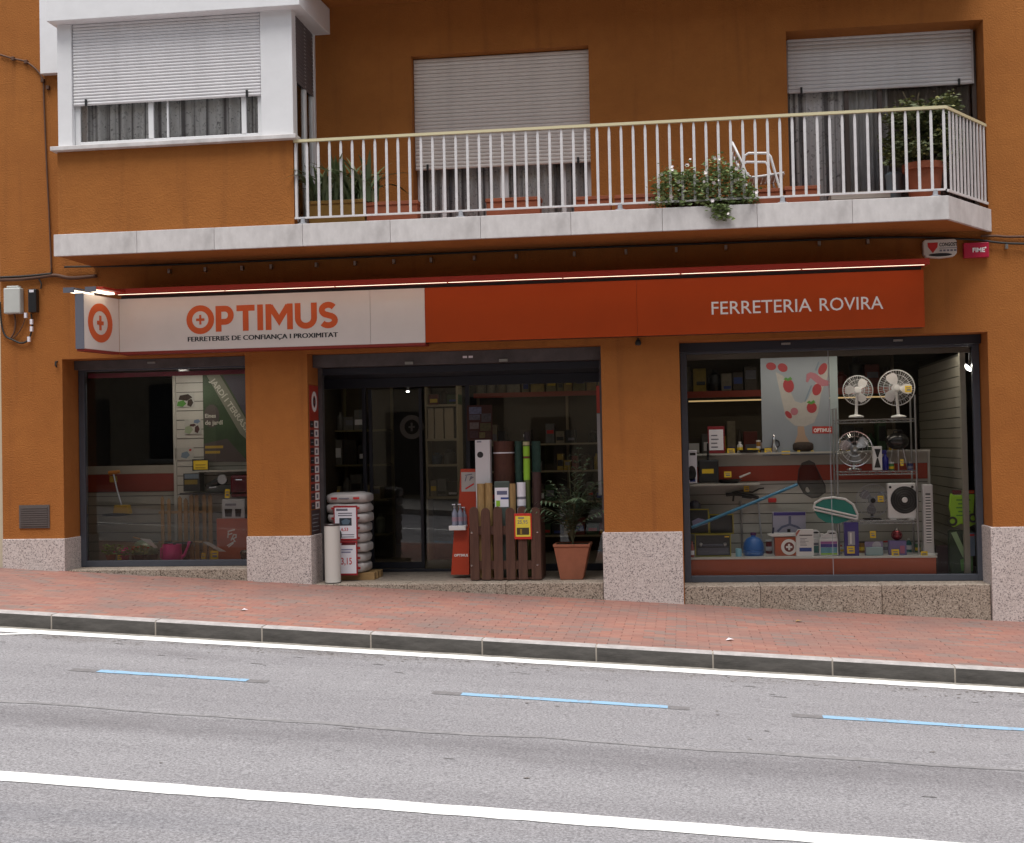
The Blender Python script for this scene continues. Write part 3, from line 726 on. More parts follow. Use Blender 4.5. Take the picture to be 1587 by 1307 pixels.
for x0, x1 in ((-4.0, -3.96), (-3.34, -3.30)): dr_.box(x0, x1, SY + .085, SY + .125, .28, 2.58)
dr_.box(-3.96, -3.34, SY + .085, SY + .125, .28, .36); dr_.build('door_frame', NAVY, dp)
# frosted ring emblem on the open doorway's second leaf
dp2 = MB().box(-3.28, -2.74, SY + .14, SY + .15, .28, 2.58).build('sliding_door', GLASS, bld)
fx, fz = at(638, 662, SY + .135)
FROST = M('frosted_film', (.16, .15, .14), .8)
b = MB(); ribbon(b, ell(fx, fz, .125, .125, 28), .06, SY + .130, SY + .1385, True); b.build('door_emblem', FROST, dp2)
b = MB(); b.box(fx - .012, fx + .012, SY + .130, SY + .138, fz - .055, fz + .055); b.box(fx - .04, fx + .04, SY + .1295, SY + .1375, fz - .012, fz + .012); b.build('door_emblem', FROST, dp2)
# side cheeks of the porch
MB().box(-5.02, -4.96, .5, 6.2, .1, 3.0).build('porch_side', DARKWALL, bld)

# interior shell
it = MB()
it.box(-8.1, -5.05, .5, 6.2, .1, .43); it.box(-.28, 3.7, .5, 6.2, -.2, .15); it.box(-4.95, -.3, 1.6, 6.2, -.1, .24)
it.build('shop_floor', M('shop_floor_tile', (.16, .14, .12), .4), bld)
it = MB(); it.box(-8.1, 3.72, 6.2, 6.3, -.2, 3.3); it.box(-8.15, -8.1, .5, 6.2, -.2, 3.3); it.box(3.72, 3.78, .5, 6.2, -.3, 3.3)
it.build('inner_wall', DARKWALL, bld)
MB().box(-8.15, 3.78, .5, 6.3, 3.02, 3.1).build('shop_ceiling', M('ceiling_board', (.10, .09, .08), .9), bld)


# ------------------------------------------------------------------ house across the street (seen only as reflections in the glass)
op = thing('opposite_house', 'tan rendered house across the street mirrored in the shop glass', 'building', (-3, -20, gz(-3)))
OPW = M('tan_render', (.36, .31, .23), .9, var=.15, vs=1)
MB().box(-34, 28, -25, -17.5, -3, 12.5).build('wall', OPW, op)
for i in range(14):
    x = -30 + i * 4.1
    for z in (.9, 4.0, 7.0):
        o = MB().box(x - .55, x + .55, -17.5, -17.42, gz(x) + z, gz(x) + z + (2.0 if z < 1 else 1.6)).build('window', M('dark_window', (.02, .02, .024), .3), op)
        MB().box(x - .65, x + .65, -17.42, -17.36, gz(x) + z - .1, gz(x) + z).build('sill', M('pale_sill', (.4, .38, .35), .8), o)
    MB().box(x + 1.3, x + 2.4, -17.5, -17.45, gz(x), gz(x) + 2.3).build('door', M('dark_door', (.025, .018, .014), .5), op)
    MB().box(x + .9, x + 2.8, -18, -16.8, gz(x) + 3.2, gz(x) + 3.35).build('balcony', M('pale_sill', (.4, .38, .35)), op)

# ------------------------------------------------------------------ shop sign
sg = thing('shop_sign', 'long white and orange fascia sign with projecting end panel and lit canopy bar', 'sign', (-2, -.12, 3.0))
SFY = -.22; ZB, ZT = 3.02, 3.645
XL, XW, XR = -6.56, -2.885, 2.645
bx = MB(); bx.box(XL, XR, SFY + .012, -.002, ZB + .004, ZT - .004); bx.build('sign_box', M('sign_casing', (.12, .03, .015), .5), sg)
xs = [XL, at(574, 500, SFY)[0], XW]
for a, c in zip(xs, xs[1:]): MB().box(a + .002, c - .002, SFY, SFY + .011, ZB, ZT).build('white_panel', SIGNWHITE, sg)
xs = [XW, at(987, 480, SFY)[0], XR]
for a, c in zip(xs, xs[1:]): MB().box(a + .0015, c - .0015, SFY, SFY + .011, ZB, ZT).build('orange_panel', SIGNORANGE, sg)
MB().box(XL, XW, SFY + .001, SFY + .20, ZB - .03, ZB - .001).build('sign_lip', M('sign_lip_red', (.22, .02, .012), .5), sg)
# lettering of the white part
x0, x1, z0, z1 = rect(291, 477, 524, 519, SFY)
z0 = at(400, 514.5, SFY)[1]; zt_ = at(400, 474.5, SFY)[1]; h = zt_ - z0; z0 = (at(291, 518, SFY)[1] + at(524, 506, SFY)[1]) / 2; 
def glyphs(x0, x1, z0, h):
    b = MB(); t = .235; adv = [1.08, .80, .78, .34, 1.12, .92, .74]; tot = sum(adv); k = (x1 - x0) / tot; x = x0
    y0, y1 = SFY - .0022, SFY - .0004
    cnt_ = [0]
    def rb(p, cl=False):
        cnt_[0] += 1; ribbon(b, [(x + q[0] * k, z0 + q[1] * h) for q in p], t * h * .98, y0 - .0003 * (cnt_[0] % 4), y1, cl)
    def E(cx, cz, rx, rz, a0, a1, n=12): return ell(cx, cz, rx, rz, n, math.radians(a0), math.radians(a1))
    hx = h / k; tt = t * hx   # stroke width in x units
    # O, drawn larger, with the cross
    rb(ell(.49, .49, .43, .43 * k / h, 28), True)
    cx, cz = x + .49 * k, z0 + .49 * h
    b.box(cx - .042 * h, cx + .042 * h, y0, y1, cz - .19 * h, cz + .19 * h); b.box(cx - .17 * h, cx - .0425 * h, y0, y1, cz - .05 * h, cz + .05 * h); b.box(cx + .0425 * h, cx + .17 * h, y0, y1, cz - .05 * h, cz + .05 * h)
    x += adv[0] * k
    rb([(.12, 0), (.12, 1)]); rb([(.12 + tt / 2, .885), (.38, .885)] + E(.38, .63, .22, .255, 88, -88, 10) + [(.38, .375), (.12 + tt / 2, .375)]); x += adv[1] * k
    rb([(.02, .885), (.72, .885)]); rb([(.37, 0), (.37, .77)]); x += adv[2] * k
    rb([(.15, 0), (.15, 1)]); x += adv[3] * k
    rb([(.13, 0), (.13, 1)]); rb([(.95, 0), (.95, 1)]); rb([(.13 + .06, .93), (.54, .36), (.95 - .06, .93)]); x += adv[4] * k
    rb([(.13, 1), (.13, .42)] + E(.44, .42, .31, .305, 182, 358, 12) + [(.75, .42), (.75, 1)]); x += adv[5] * k
    rb(E(.37, .70, .24, .195, 30, 262, 12) + E(.37, .295, .25, .19, 80, -150, 12))
    return b.build('brand_lettering', LOGO, sg)
glyphs(x0, x1, z0, h)
a0 = at(291, 530, SFY)[0]; a1 = at(524, 520, SFY)[0]; zz = (at(291, 530, SFY)[1] + at(524, 522.5, SFY)[1]) / 2
for k in range(3): text('FERRETERIES DE CONFIANÇA I PROXIMITAT', a0 + .0035 * k, SFY - .0004 - .0003 * k, zz - .012, width=a1 - a0 - .007, height=.068, mat=INK, parent=sg, name='slogan_lettering')
for wd_, pa, pb, ya, yb in (('FERRETERIA', 1103, 1258, 487, 482.5), ('ROVIRA', 1270.5, 1369, 482, 479.5)):
    a0 = at(pa, ya, SFY)[0]; a1 = at(pb, yb, SFY)[0]; zz = (at(1103, 487, SFY)[1] + at(1369, 480, SFY)[1]) / 2
    text(wd_, a0, SFY - .0004, zz, width=a1 - a0, height=.142, mat=PRINT, parent=sg, bold=.003, name='shop_name_lettering')
# end panel standing out at right angles
PX = XL + .0; E0, E1 = SFY - .004, -.86
ex = lambda y: PX + (y - SFY) * .20
pb = MB(); pb.slab([(ex(E1) - .09, E1), (ex(E1), E1), (ex(E0), E0), (ex(E0) - .09, E0)], ZB, ZT)
pb.build('projecting_panel', SIGNWHITE, sg)
MB().slab([(ex(E1) - .1, E1 - .012), (ex(E1) + .001, E1 - .012), (ex(E1) + .001, E1 - .001), (ex(E1) - .1, E1 - .001)], ZB - .004, ZT + .004).build('panel_edge', GPLAS and M('grey_edge', (.115, .12, .15), .45), sg)
MB().slab([(ex(E1) - .09, E1), (ex(E1), E1), (ex(E0), E0), (ex(E0) - .09, E0)], ZB - .03, ZB - .001).build('sign_lip', MATS['sign_lip_red'], sg)
def on_panel(poly_pts, wd, mat, nm, closed=True):
    b = MB(); ribbon(b, poly_pts, wd, -.003, -.0006, closed)
    yc = (E0 + E1) / 2 - .03; d = Vector((ex(E0) - ex(E1), E0 - E1, 0)).normalized()
    T = Matrix(((d.x, -d.y, 0, ex(yc)), (d.y, d.x, 0, yc), (0, 0, 1, (ZB + ZT) / 2), (0, 0, 0, 1)))
    for i, v in enumerate(b.v): b.v[i] = T @ v
    return b.build(nm, mat, sg)
on_panel(ell(0, 0, .182, .182, 32), .088, LOGO, 'ring_emblem')
on_panel([(0, -.085), (0, .085)], .04, LOGO, 'ring_emblem', False)
on_panel([(-.06, 0), (-.021, 0)], .045, LOGO, 'ring_emblem', False); on_panel([(.021, 0), (.06, 0)], .045, LOGO, 'ring_emblem', False)
# canopy bar with lamps
BARR = M('canopy_red', (.42, .030, .012), .45)
cb = MB(); cb.box(XL + .06, XR + .02, -.47, -.002, 3.685, 3.735); cb.box(XL + .06, XR + .02, -.47, -.455, 3.668, 3.685)
cb.slab([(ex(E1) + .04, E1 - .02), (ex(E1) + .24, E1 - .02), (ex(-.47) + .24, -.471), (ex(-.47) + .04, -.471)], 3.686, 3.712)
cb.build('canopy', BARR, sg, bevel=.003)
xs = [XL + .08] + [XL + .08 + (XR - XL - .1) * i / 7 for i in range(1, 7)] + [XR - .02]
for a, c in zip(xs, xs[1:]): MB().box(a + .01, c - .01, -.452, -.425, 3.669, 3.684).build('led_tube', TUBE, sg)
MB().slab([(ex(E1) + .05, E1), (ex(E1) + .13, E1), (ex(-.5) + .13, -.5), (ex(-.5) + .05, -.5)], 3.664, 3.684).build('led_tube', TUBE, sg)
MB().slab([(ex(E1) - .20, E1), (ex(E1) - .12, E1), (ex(-.5) - .12, -.5), (ex(-.5) - .20, -.5)], 3.664, 3.684).build('led_tube', TUBE, sg)
MB().slab([(ex(E1) - .23, E1 - .02), (ex(E1) - .1, E1 - .02), (ex(-.3) - .1, -.3), (ex(-.3) - .23, -.3)], 3.686, 3.712).build('canopy_arm', MATS['grey_edge'], sg)
MB().box(ex(E1) - .23, ex(E1) - .1, E1 - .034, E1 - .021, 3.655, 3.714).build('canopy_end', MATS['grey_edge'], sg)
MB().box(ex(E1) + .03, ex(E1) + .16, E1 - .034, E1 - .021, 3.655, 3.714).build('canopy_end', MATS['grey_edge'], sg)
MB().box(XL + .02, XR - .02, SFY + .02, -.003, ZT + .001, 3.684).build('gap_shade_strip', M('matt_black', (.012, .010, .010), .8), sg)  # black strip added so the gap under the canopy looks shaded

# ------------------------------------------------------------------ fixtures on the wall
al = thing('alarm_box', 'white alarm box with red shield and black letters under the balcony end', 'alarm', (2.83, -.06, 3.7))
x0, x1, z0, z1 = rect(1431, 371, 1483, 400, -.09)
b = MB(); zc = z0; pl = [(x0 + .03, z0 + .015), ((x0 + x1) / 2, z0), (x1 - .03, z0 + .015), (x1, z0 + .05), (x1, z1 - .02), (x1 - .02, z1), (x0 + .02, z1), (x0, z1 - .02), (x0, z0 + .05)]
b.prism(pl, -.09, -.002); b.build('housing', M('aged_white_plastic', (.60, .56, .52), .5), al, bevel=.008)
sx = x0 + .10; sz = z1 - .035
MB().prism([(sx - .055, sz), (sx + .055, sz), (sx + .05, sz - .05), (sx, sz - .115), (sx - .05, sz - .05)][::-1], -.093, -.0905).build('shield', REDINK, al)
text('CONGOST', sx + .07, -.0905, sz - .045, width=.19, height=.042, mat=INK, parent=al, bold=.03)
MB().box(sx + .07, sx + .26, -.0925, -.0905, sz - .066, sz - .060).build('rule', GREYINK, al)
for i in range(5): MB().box(sx + .072 + i * .038, sx + .098 + i * .038, -.0925, -.0905, sz - .10, sz - .08).build('mark', GREYINK, al)
MB().prism(ell((x0 + x1) / 2, z0 + .035, .125, .018, 16), -.093, -.0905).build('sound_slot', INK, al)
x0, x1, z0, z1 = rect(1494, 376, 1533, 399, -.08)
ra = thing('alarm_box', 'small red alarm box with white letters beside the white one', 'alarm', ((x0 + x1) / 2, -.04, z0))
MB().box(x0, x1, -.08, -.002, z0, z1).build('housing', M('magenta_red_plastic', (.40, .006, .04), .4), ra, bevel=.006)
text('FIME', x0 + .09, -.0815, z0 + .055, width=.13, height=.05, mat=PRINT, parent=ra, bold=.03)
MB().box(x0 + .22, x0 + .235, -.083, -.0812, z0 + .095, z0 + .112).build('mark', PRINT, ra)
# electrical box and its companions on the left
x0, x1, z0, z1 = rect(5, 446, 31, 486, -.10)
eb = thing('electrical_box', 'pale grey junction box with rounded lid on the left wall', 'junction box', ((x0 + x1) / 2, -.05, z0))
MB().box(x0, x1, -.10, -.002, z0, z1).build('housing', M('pale_grey_plastic', (.50, .52, .50), .5, var=.1), eb, bevel=.015)
MB().box(x0 + .03, x1 - .03, -.08, -.002, z1 + .001, z1 + .025).build('lid', MATS['pale_grey_plastic'], eb, bevel=.01)
x0, x1, z0, z1 = rect(43, 448, 56, 484, -.08)
db = thing('cable_splitter', 'narrow black cable splitter hanging beside the grey junction box', 'splitter', ((x0 + x1) / 2, -.04, z0))
MB().box(x0, x1, -.08, -.002, z0, z1).build('housing', BLACK, db, bevel=.01)
MB().box(x0 + .02, x1 - .03, -.081, -.02, z1 - .04, z1 - .01).build('clip', PAPER, db)
def wire(pts, r, name, mat, label, cat, Y=-.03, smooth_n=6):
    P = []
    for i, q in enumerate(pts):
        y = q[2] if len(q) > 2 else Y
        x, z = at(q[0], q[1], y); P.append(Vector((x, y, z)))
    # Catmull-Rom so that cables hang in curves
    out = []
    for i in range(len(P) - 1):
        a, b_, c, d = P[max(i - 1, 0)], P[i], P[i + 1], P[min(i + 2, len(P) - 1)]
        for k in range(smooth_n):
            t = k / smooth_n; out.append(.5 * ((2 * b_) + (c - a) * t + (2 * a - 5 * b_ + 4 * c - d) * t * t + (3 * b_ - a - 3 * c + d) * t ** 3))
    out.append(P[-1])
    return tag(MB().tube(out, r, 6).build(name, mat, smooth=True, ang=3), label, cat)
wire([(0, 468), (2, 500), (8, 520), (20, 527), (34, 532), (45, 525), (50, 505), (48, 486)], .012, 'cable', CABLE, 'black cable looping under the grey junction box', 'cable')
wire([(22, 486), (24, 500), (22, 515), (17, 524)], .012, 'cable', BROWNCABLE, 'brown cable dropping from the grey junction box', 'cable')
wire([(41, 487), (35, 505), (27, 518), (18, 526)], .007, 'cable', BROWNCABLE, 'thin brown wire from the black splitter into the loop', 'cable')
for ci, (px, py) in enumerate(((40, 489), (49, 499), (49, 510), (45, 526))):
    x, z = at(px, py, -.045); tag(MB().box(x - .015, x + .015, -.06, -.03, z - .03, z + .03).build('cable_tie', PAPER), ['topmost', 'second', 'third', 'lowest'][ci] + ' white tie on the cable loop below the black splitter', 'cable tie', 'white ties on the cable loop')
wire([(0, 434), (30, 433), (60, 430), (85, 427), (110, 431), (150, 428)], .022, 'cable', BROWNCABLE, 'thick painted cable bundle above the grey junction box', 'cable', -.03)
wire([(0, 430), (40, 428), (80, 424)], .012, 'cable', CABLE, 'thin black cable running over the painted bundle', 'cable', -.04)
wire([(60, 432), (64, 440), (63, 448)], .01, 'cable', CABLE, 'short black cable end curling down from the bundle', 'cable')
wire([(0, 85), (20, 91), (40, 96), (58, 110), (67, 126), (68, 150), (72, 250), (76, 330), (80, 425)], .011, 'cable', BROWNCABLE, 'brown cable arching down the wall left of the bay', 'cable', -.02)
for ci, (px, py) in enumerate(((20, 91), (40, 96), (66, 125), (74, 136))):
    x, z = at(px, py, -.03); tag(MB().box(x - .02, x + .02, -.045, -.001, z - .022, z + .022).build('cable_clip', BROWNCABLE, bevel=.004), ORD[ci] + ' clip from the left on the arching brown cable beside the bay', 'cable clip', 'clips on the arching brown cable')
wire([(100, 414, -.05), (250, 411, -.05), (420, 404, -.05), (600, 397, -.05), (800, 388, -.05), (1000, 381, -.05), (1200, 374, -.05), (1380, 368, -.05), (1500, 371, -.05), (1587, 378, -.05), (1800, 372, -.05), (2300, 352, -.05)], .012, 'cable', CABLE, 'long black cable clipped under the balcony across the front', 'cable', -.05)
wire([(1520, 366), (1545, 366), (1587, 367), (1800, 360), (2300, 340)], .014, 'cable', BROWNCABLE, 'brown cable leaving the balcony corner at the right', 'cable', -.03)
for ci, px in enumerate((262, 318, 375, 420, 490, 550, 610, 668, 735, 800, 890, 970, 1048, 1125, 1270, 1345, 1560)):
    py = 421 - (px - 262) * .0425 if px < 1500 else 383
    x, z = at(px, py, -.05)
    tag(MB().box(x - .014, x + .014, -.064, -.002, z - .02, z + .03).build('cable_clip', STEEL), ORD[ci] + ' steel clip from the left on the cable above the shop sign', 'cable clip', 'clips along the cable above the sign')
x0, x1, z0, z1 = rect(29, 783, 76, 819, -.02)
vg = thing('vent_grille', 'dark square vent grille low on the left pillar', 'vent', ((x0 + x1) / 2, 0, z0))
MB().box(x0, x1, -.012, -.001, z0, z1).build('frame', M('grille_grey', (.10, .085, .08), .6), vg)
for i in range(9):
    z = z0 + .025 + i * (z1 - z0 - .04) / 9; MB().box(x0 + .02, x1 - .02, -.02, -.0125, z, z + .016).build('louvre', MATS['grille_grey'], vg)
x, z = at(989, 531, -.06)
lt = thing('wall_spotlight', 'tiny dark spotlight on the wall under the orange sign', 'lamp', (x, -.06, z))
MB().lathe([(.0, -.035), (.03, -.03), (.036, 0), (.02, .03), (0, .035)], (x, -.06, z), 12).build('lamp_head', BLACK, lt, smooth=True)
MB().box(x - .01, x + .01, -.05, -.001, z + .034, z + .05).build('bracket', BLACK, lt)
x, z = at(87, 564, -.03)
tag(MB().tube([(x, -.001, z + .03), (x, -.04, z + .02), (x, -.045, z - .02), (x, -.02, z - .035)], .012, 6).build('wall_hook', CABLE), 'rusty hook at the top left corner of the left window', 'hook')

# ------------------------------------------------------------------ balcony contents
def leaf_blade(L, wd, bend, n=6):
    vs = []; fs = []
    for i in range(n + 1):
        t = i / n; a = bend * t; r = L * t
        x = r * math.sin(a * .9); z = r * math.cos(a * .9); q = wd * (1 - t) ** .6 * (.55 + .9 * t) + .002
        vs += [(x, -q, z + .15 * q), (x + .10 * q, 0, z - .1 * q), (x, q, z + .15 * q)]
    for i in range(n):
        o = 3 * i; fs += [(o, o + 1, o + 4, o + 3), (o + 1, o + 2, o + 5, o + 4)]
    return vs, fs
AGAVE = M('agave_leaf', (.075, .115, .058), .45, var=.6, vs=5, col2=(.15, .19, .075))
AGAVE2 = M('agave_pale_leaf', (.20, .22, .10), .5, var=.4, vs=5)
BZ = 4.306
def trough(px0, px1, py0, py1, Y, mat, label, name='planter', group=None, depth=.2):
    x0, x1, z0, z1 = rect(px0, py0, px1, py1, Y); z0 = BZ
    b = MB(); t = .02
    root = thing(name, label, 'planter', ((x0 + x1) / 2, Y + depth / 2, z0), group)
    b.box(x0 + .01, x1 - .01, Y + .01, Y + depth - .01, z0, z1 - .04)
    b.build('body', mat, root, bevel=.006)
    r = MB(); r.box(x0, x1, Y, Y + t, z1 - .04, z1); r.box(x0, x1, Y + depth - t, Y + depth, z1 - .04, z1); r.box(x0, x0 + t, Y + t, Y + depth - t, z1 - .04, z1); r.box(x1 - t, x1, Y + t, Y + depth - t, z1 - .04, z1)
    r.build('rim', mat, root, bevel=.004)
    MB().box(x0 + t, x1 - t, Y + t, Y + depth - t, z1 - .039, z1 - .02).build('soil', M('soil', (.03, .02, .013), .95), root)
    return x0, x1, z1
x0, x1, zt = trough(477, 566, 310, 338, -.72, OCHRE, 'square ochre planter at the left end of the balcony', depth=.26)
ag = thing('agave_plant', 'spiky green agave filling the ochre planter at the left end', 'plant', ((x0 + x1) / 2, -.6, zt))
for i in range(120):
    L = rnd.uniform(.32, .66); vs, fs = leaf_blade(L, rnd.uniform(.026, .042), rnd.uniform(.15, 1.45))
    T = Matrix.Translation((rnd.uniform(x0 + .02, x1 + .10), rnd.uniform(-.72, -.50), zt - .03)) @ Matrix.Rotation(rnd.uniform(0, 6.28), 4, 'Z')
    b = MB(); b.add(vs, fs, 0, T); b.build('leaf', AGAVE2 if rnd.random() < .16 else AGAVE, ag, smooth=True, ang=1.2)
tro = [(566, 648, 312, 334, -.70, 'terracotta trough right of the agave, before the first window'), (752, 838, 306, 327, -.70, 'terracotta trough second from the agave'),
       (888, 948, 304, 321, -.70, 'terracotta trough under the right edge of the middle window'), (952, 1018, 301, 318, -.70, 'terracotta trough left of the white flowers'),
       (1168, 1212, 292, 310, -.70, 'terracotta trough under the white chair'), (1216, 1272, 288, 308, -.70, 'terracotta trough right of the white chair')]
for a in tro: trough(a[0], a[1], a[2], a[3], a[4], TERRA, a[5], group='terracotta troughs along the railing')
x0, x1, zt = trough(1030, 1160, 306, 318, -.80, M('brown_pot', (.10, .03, .02), .7, var=.2), 'dark brown trough overflowing with white flowers', depth=.2)
FLEAF = M('soft_leaf', (.13, .195, .062), .7, var=.55, vs=9, col2=(.20, .25, .09))
fl = thing('flower_plant', 'bushy white flowered plant spilling over the railing foot', 'plant', ((x0 + x1) / 2, -.85, BZ))
def leafmass(n, sampler, size, mat, parent, name, seed=1):
    r = random.Random(seed); b = MB()
    for i in range(n):
        p = sampler(r); s_ = size * r.uniform(.45, 1.5)
        T = Matrix.Translation(p) @ Matrix.Rotation(r.uniform(0, 6.28), 4, 'Z') @ Matrix.Rotation(r.uniform(-1.3, 1.3), 4, 'X')
        b.add([(0, 0, 0), (s_ * .5, s_ * .3, .1 * s_), (s_, 0, 0), (s_ * .5, -s_ * .3, .1 * s_)], [(0, 1, 2, 3)], 0, T)
    return tag(b.build(name, mat, parent), kind='stuff')
def fsamp(r):
    t = r.random(); cx = x0 + (x1 - x0) * (-.08 + 1.12 * t)
    if r.random() < .07:
        dn = r.random() ** 1.5; cx = x0 + (x1 - x0) * (r.choice((.58, .66, .70)) + r.gauss(0, .03) + .05 * dn); return Vector((cx, -.985 + r.uniform(-.03, .02), BZ - dn * .17))
    hh = .31 + .05 * math.sin(t * 9 + 1) + .05 * math.sin(t * 23); hh *= min(1, 3.0 * (1 - t) + .35) * min(1, .55 + 2.5 * t)
    return Vector((cx + r.gauss(0, .045), -.86 + r.gauss(0, .08), BZ + .02 + hh * r.random() ** .85 * (1.25 if r.random() < .9 else 1.6)))
leafmass(3100, fsamp, .046, FLEAF, fl, 'foliage', 3)
leafmass(1100, lambda r: fsamp(r) + Vector((0, -.015, .01)), .028, M('pale_leaf', (.19, .24, .10), .7), fl, 'young_leaves', 8)
r4 = random.Random(11); pet = MB()
for k in range(6):
    a = k * math.pi / 3; T = Matrix.Rotation(a, 4, 'Y'); pet.add([(0, 0, 0), (.010, -.004, .006), (.018, -.002, 0), (.010, -.004, -.006)], [(0, 1, 2, 3)], 0, T)
PETAL = M('white_petal', (.74, .68, .68), .7)
f0 = pet.build('flower', PETAL, fl)
for i in range(48):
    o = f0 if i == 0 else f0.copy()
    if i: COL.objects.link(o)
    p = fsamp(r4) + Vector((0, -.07, .03)); o.location = p - WL[fl.name]; o.rotation_euler = (r4.uniform(-.6, .6), 0, r4.uniform(-.6, .6))
    s_ = r4.uniform(.8, 1.5); o.scale = (s_, s_, s_)
# white tube chair, seen from its side
ch = thing('garden_chair', 'white tubular garden chair facing right behind the railing', 'chair', (1.0, -.5, BZ))
CH = M('white_chair_paint', (.80, .79, .80), .35)
def cpt(px, py, Y): x, z = at(px, py, Y); return (x, Y, z)
for nm, Y, dx, dy in (('side_frame', -.62, 0, 0), ('side_frame', -.18, 0, 0)):
    pts = [(1135, 221), (1150, 252), (1157, 270), (1164, 275), (1175, 274), (1215, 268)]
    b = MB(); q = [at(p[0], p[1], -.62) for p in pts]
    b.tube([(x, Y, z) for x, z in q], .013, 8)
    b.build('side_frame', CH, ch, smooth=True, ang=2)
    arm = [at(p[0], p[1], -.62) for p in ((1145, 276), (1152, 258), (1154, 242), (1160, 238), (1190, 238), (1194, 243), (1208, 292), (1211, 303))]
    arm += []
    b = MB(); b.tube([(x, Y - .01, z) for x, z in arm], .014, 8); b.build('arm_and_leg', CH, ch, smooth=True, ang=2)
    lg = [at(p[0], p[1], -.62) for p in ((1160, 268), (1150, 285), (1143, 306))]
    MB().tube([(x, Y, z) for x, z in lg], .013, 8).build('leg', CH, ch, smooth=True)
q = [at(p[0], p[1], -.62) for p in ((1135, 221), (1150, 252), (1157, 270))]
for i in range(9):
    t = i / 8.6; k = 0 if t < .5 else 1; u = (t - .5 * k) * 2
    x = q[k][0] + (q[k + 1][0] - q[k][0]) * u; z = q[k][1] + (q[k + 1][1] - q[k][1]) * u
    MB().box(x - .006, x + .006, -.61, -.19, z - .022, z + .018).build('back_slat', CH, ch)
q0, q1 = at(1164, 275, -.62), at(1215, 268, -.62)
for i in range(8):
    t = i / 7.5; x = q0[0] + (q1[0] - q0[0]) * t; z = q0[1] + (q1[1] - q0[1]) * t
    MB().box(x - .01, x + .03, -.61, -.19, z - .012, z).build('seat_slat', CH, ch)
x0, x1, z0, z1 = rect(1288, 284, 1380, 305, -.45)
cr = thing('wooden_crate', 'low weathered white wooden crate left of the big shrub', 'crate', ((x0 + x1) / 2, -.3, BZ))
WW = M('weathered_white_wood', (.44, .41, .37), .8, var=.3, vs=8, stretch=(.4, 1, 4))
for k in range(2): MB().box(x0, x1, -.45, -.43, BZ + .02 + k * .085, BZ + .095 + k * .085).build('board', WW, cr); MB().box(x0, x1, -.17, -.15, BZ + .02 + k * .085, BZ + .095 + k * .085).build('board', WW, cr)
MB().box(x0, x0 + .02, -.43, -.17, BZ, BZ + .18).build('end_board', WW, cr); MB().box(x1 - .02, x1, -.43, -.17, BZ, BZ + .18).build('end_board', WW, cr)
# small blue-grey bin
x0, x1, z0, z1 = rect(1374, 252, 1398, 302, -.35)
gb = MB(); gb.lathe([(.07, 0), (.085, .34), (.092, .35), (.092, .37), (.06, .40), (0, .41)], ((x0 + x1) / 2, -.3, BZ), 16)
tag(gb.build('watering_bottle', M('blue_grey_plastic', (.20, .26, .30), .5), smooth=True), 'blue grey plastic container standing left of the terracotta pot', 'container')
# big shrub in a round terracotta pot
x, z = at(1433, 300, -.50); pz = at(1433, 256, -.5)[1]; pr = .22
pt = thing('flower_pot', 'large round terracotta pot in the right corner of the balcony', 'pot', (x, -.5, BZ))
MB().lathe([(.15, 0), (.19, pz - BZ - .07), (.19, pz - BZ - .065)], (x, -.5, BZ), 22).build('body', TERRA, pt, smooth=True)
MB().lathe([(.225, 0), (.23, .07), (.20, .07), (.19, .03)], (x, -.5, pz - .066), 22).build('rim', TERRA, pt, smooth=True)
bz = at(1432, 215, -.5)[1]
bu = thing('shrub', 'bushy dark green shrub with pale blossoms in the big pot', 'shrub', (x, -.5, pz))
stm = MB()
r5 = random.Random(5); tips = []
for i in range(9):
    a = r5.uniform(0, 6.28); q = Vector((x + .22 * math.cos(a), -.5 + .16 * math.sin(a), pz + r5.uniform(.25, .6)))
    stm.tube([(x, -.5, pz - .05), ((x + q.x) / 2 + r5.uniform(-.03, .03), (-.5 + q.y) / 2, pz + .15), tuple(q)], [.012, .008, .004], 6); tips.append(q)
stm.tube([(x - .1, -.5, pz + .5), (x - .17, -.52, pz + .72), (x - .2, -.5, pz + .80)], .005, 5); stm.tube([(x - .02, -.5, pz + .5), (x - .05, -.52, pz + .70), (x - .03, -.5, pz + .78)], .005, 5)
stm.build('branches', M('green_brown_bark', (.09, .07, .035), .8), bu, smooth=True)
clump = [Vector((x + r5.uniform(-.36, .38), -.50 + r5.gauss(0, .15), pz + .36 + r5.uniform(-.30, .32))) for _ in range(60)]
def bsamp(r):
    for _ in range(30):
        c = clump[r.randrange(len(clump))]; p = c + r.uniform(.6, 1.35) * Vector((r.gauss(0, 1), r.gauss(0, 1), r.gauss(0, 1))).normalized() * (.11 * r.random() ** .4)
        if p.y > -.83 and p.x < 2.70 + (p.y + .905) * .67: return p        # keep inside the railing
    return Vector((x, -.5, pz + .3))
BLEAF = M('dark_shrub_leaf', (.070, .092, .036), .6, var=.6, vs=10, col2=(.125, .14, .05))
leafmass(5600, bsamp, .058, BLEAF, bu, 'foliage', 21)
leafmass(900, lambda r: bsamp(r) + Vector((0, -.02, .03)), .042, M('yellow_green_leaf', (.27, .27, .09), .6), bu, 'young_leaves', 22)
leafmass(130, lambda r: bsamp(r) + Vector((0, -.03, .03)), .028, M('shrub_blossom', (.55, .42, .40), .7), bu, 'blossoms', 23)

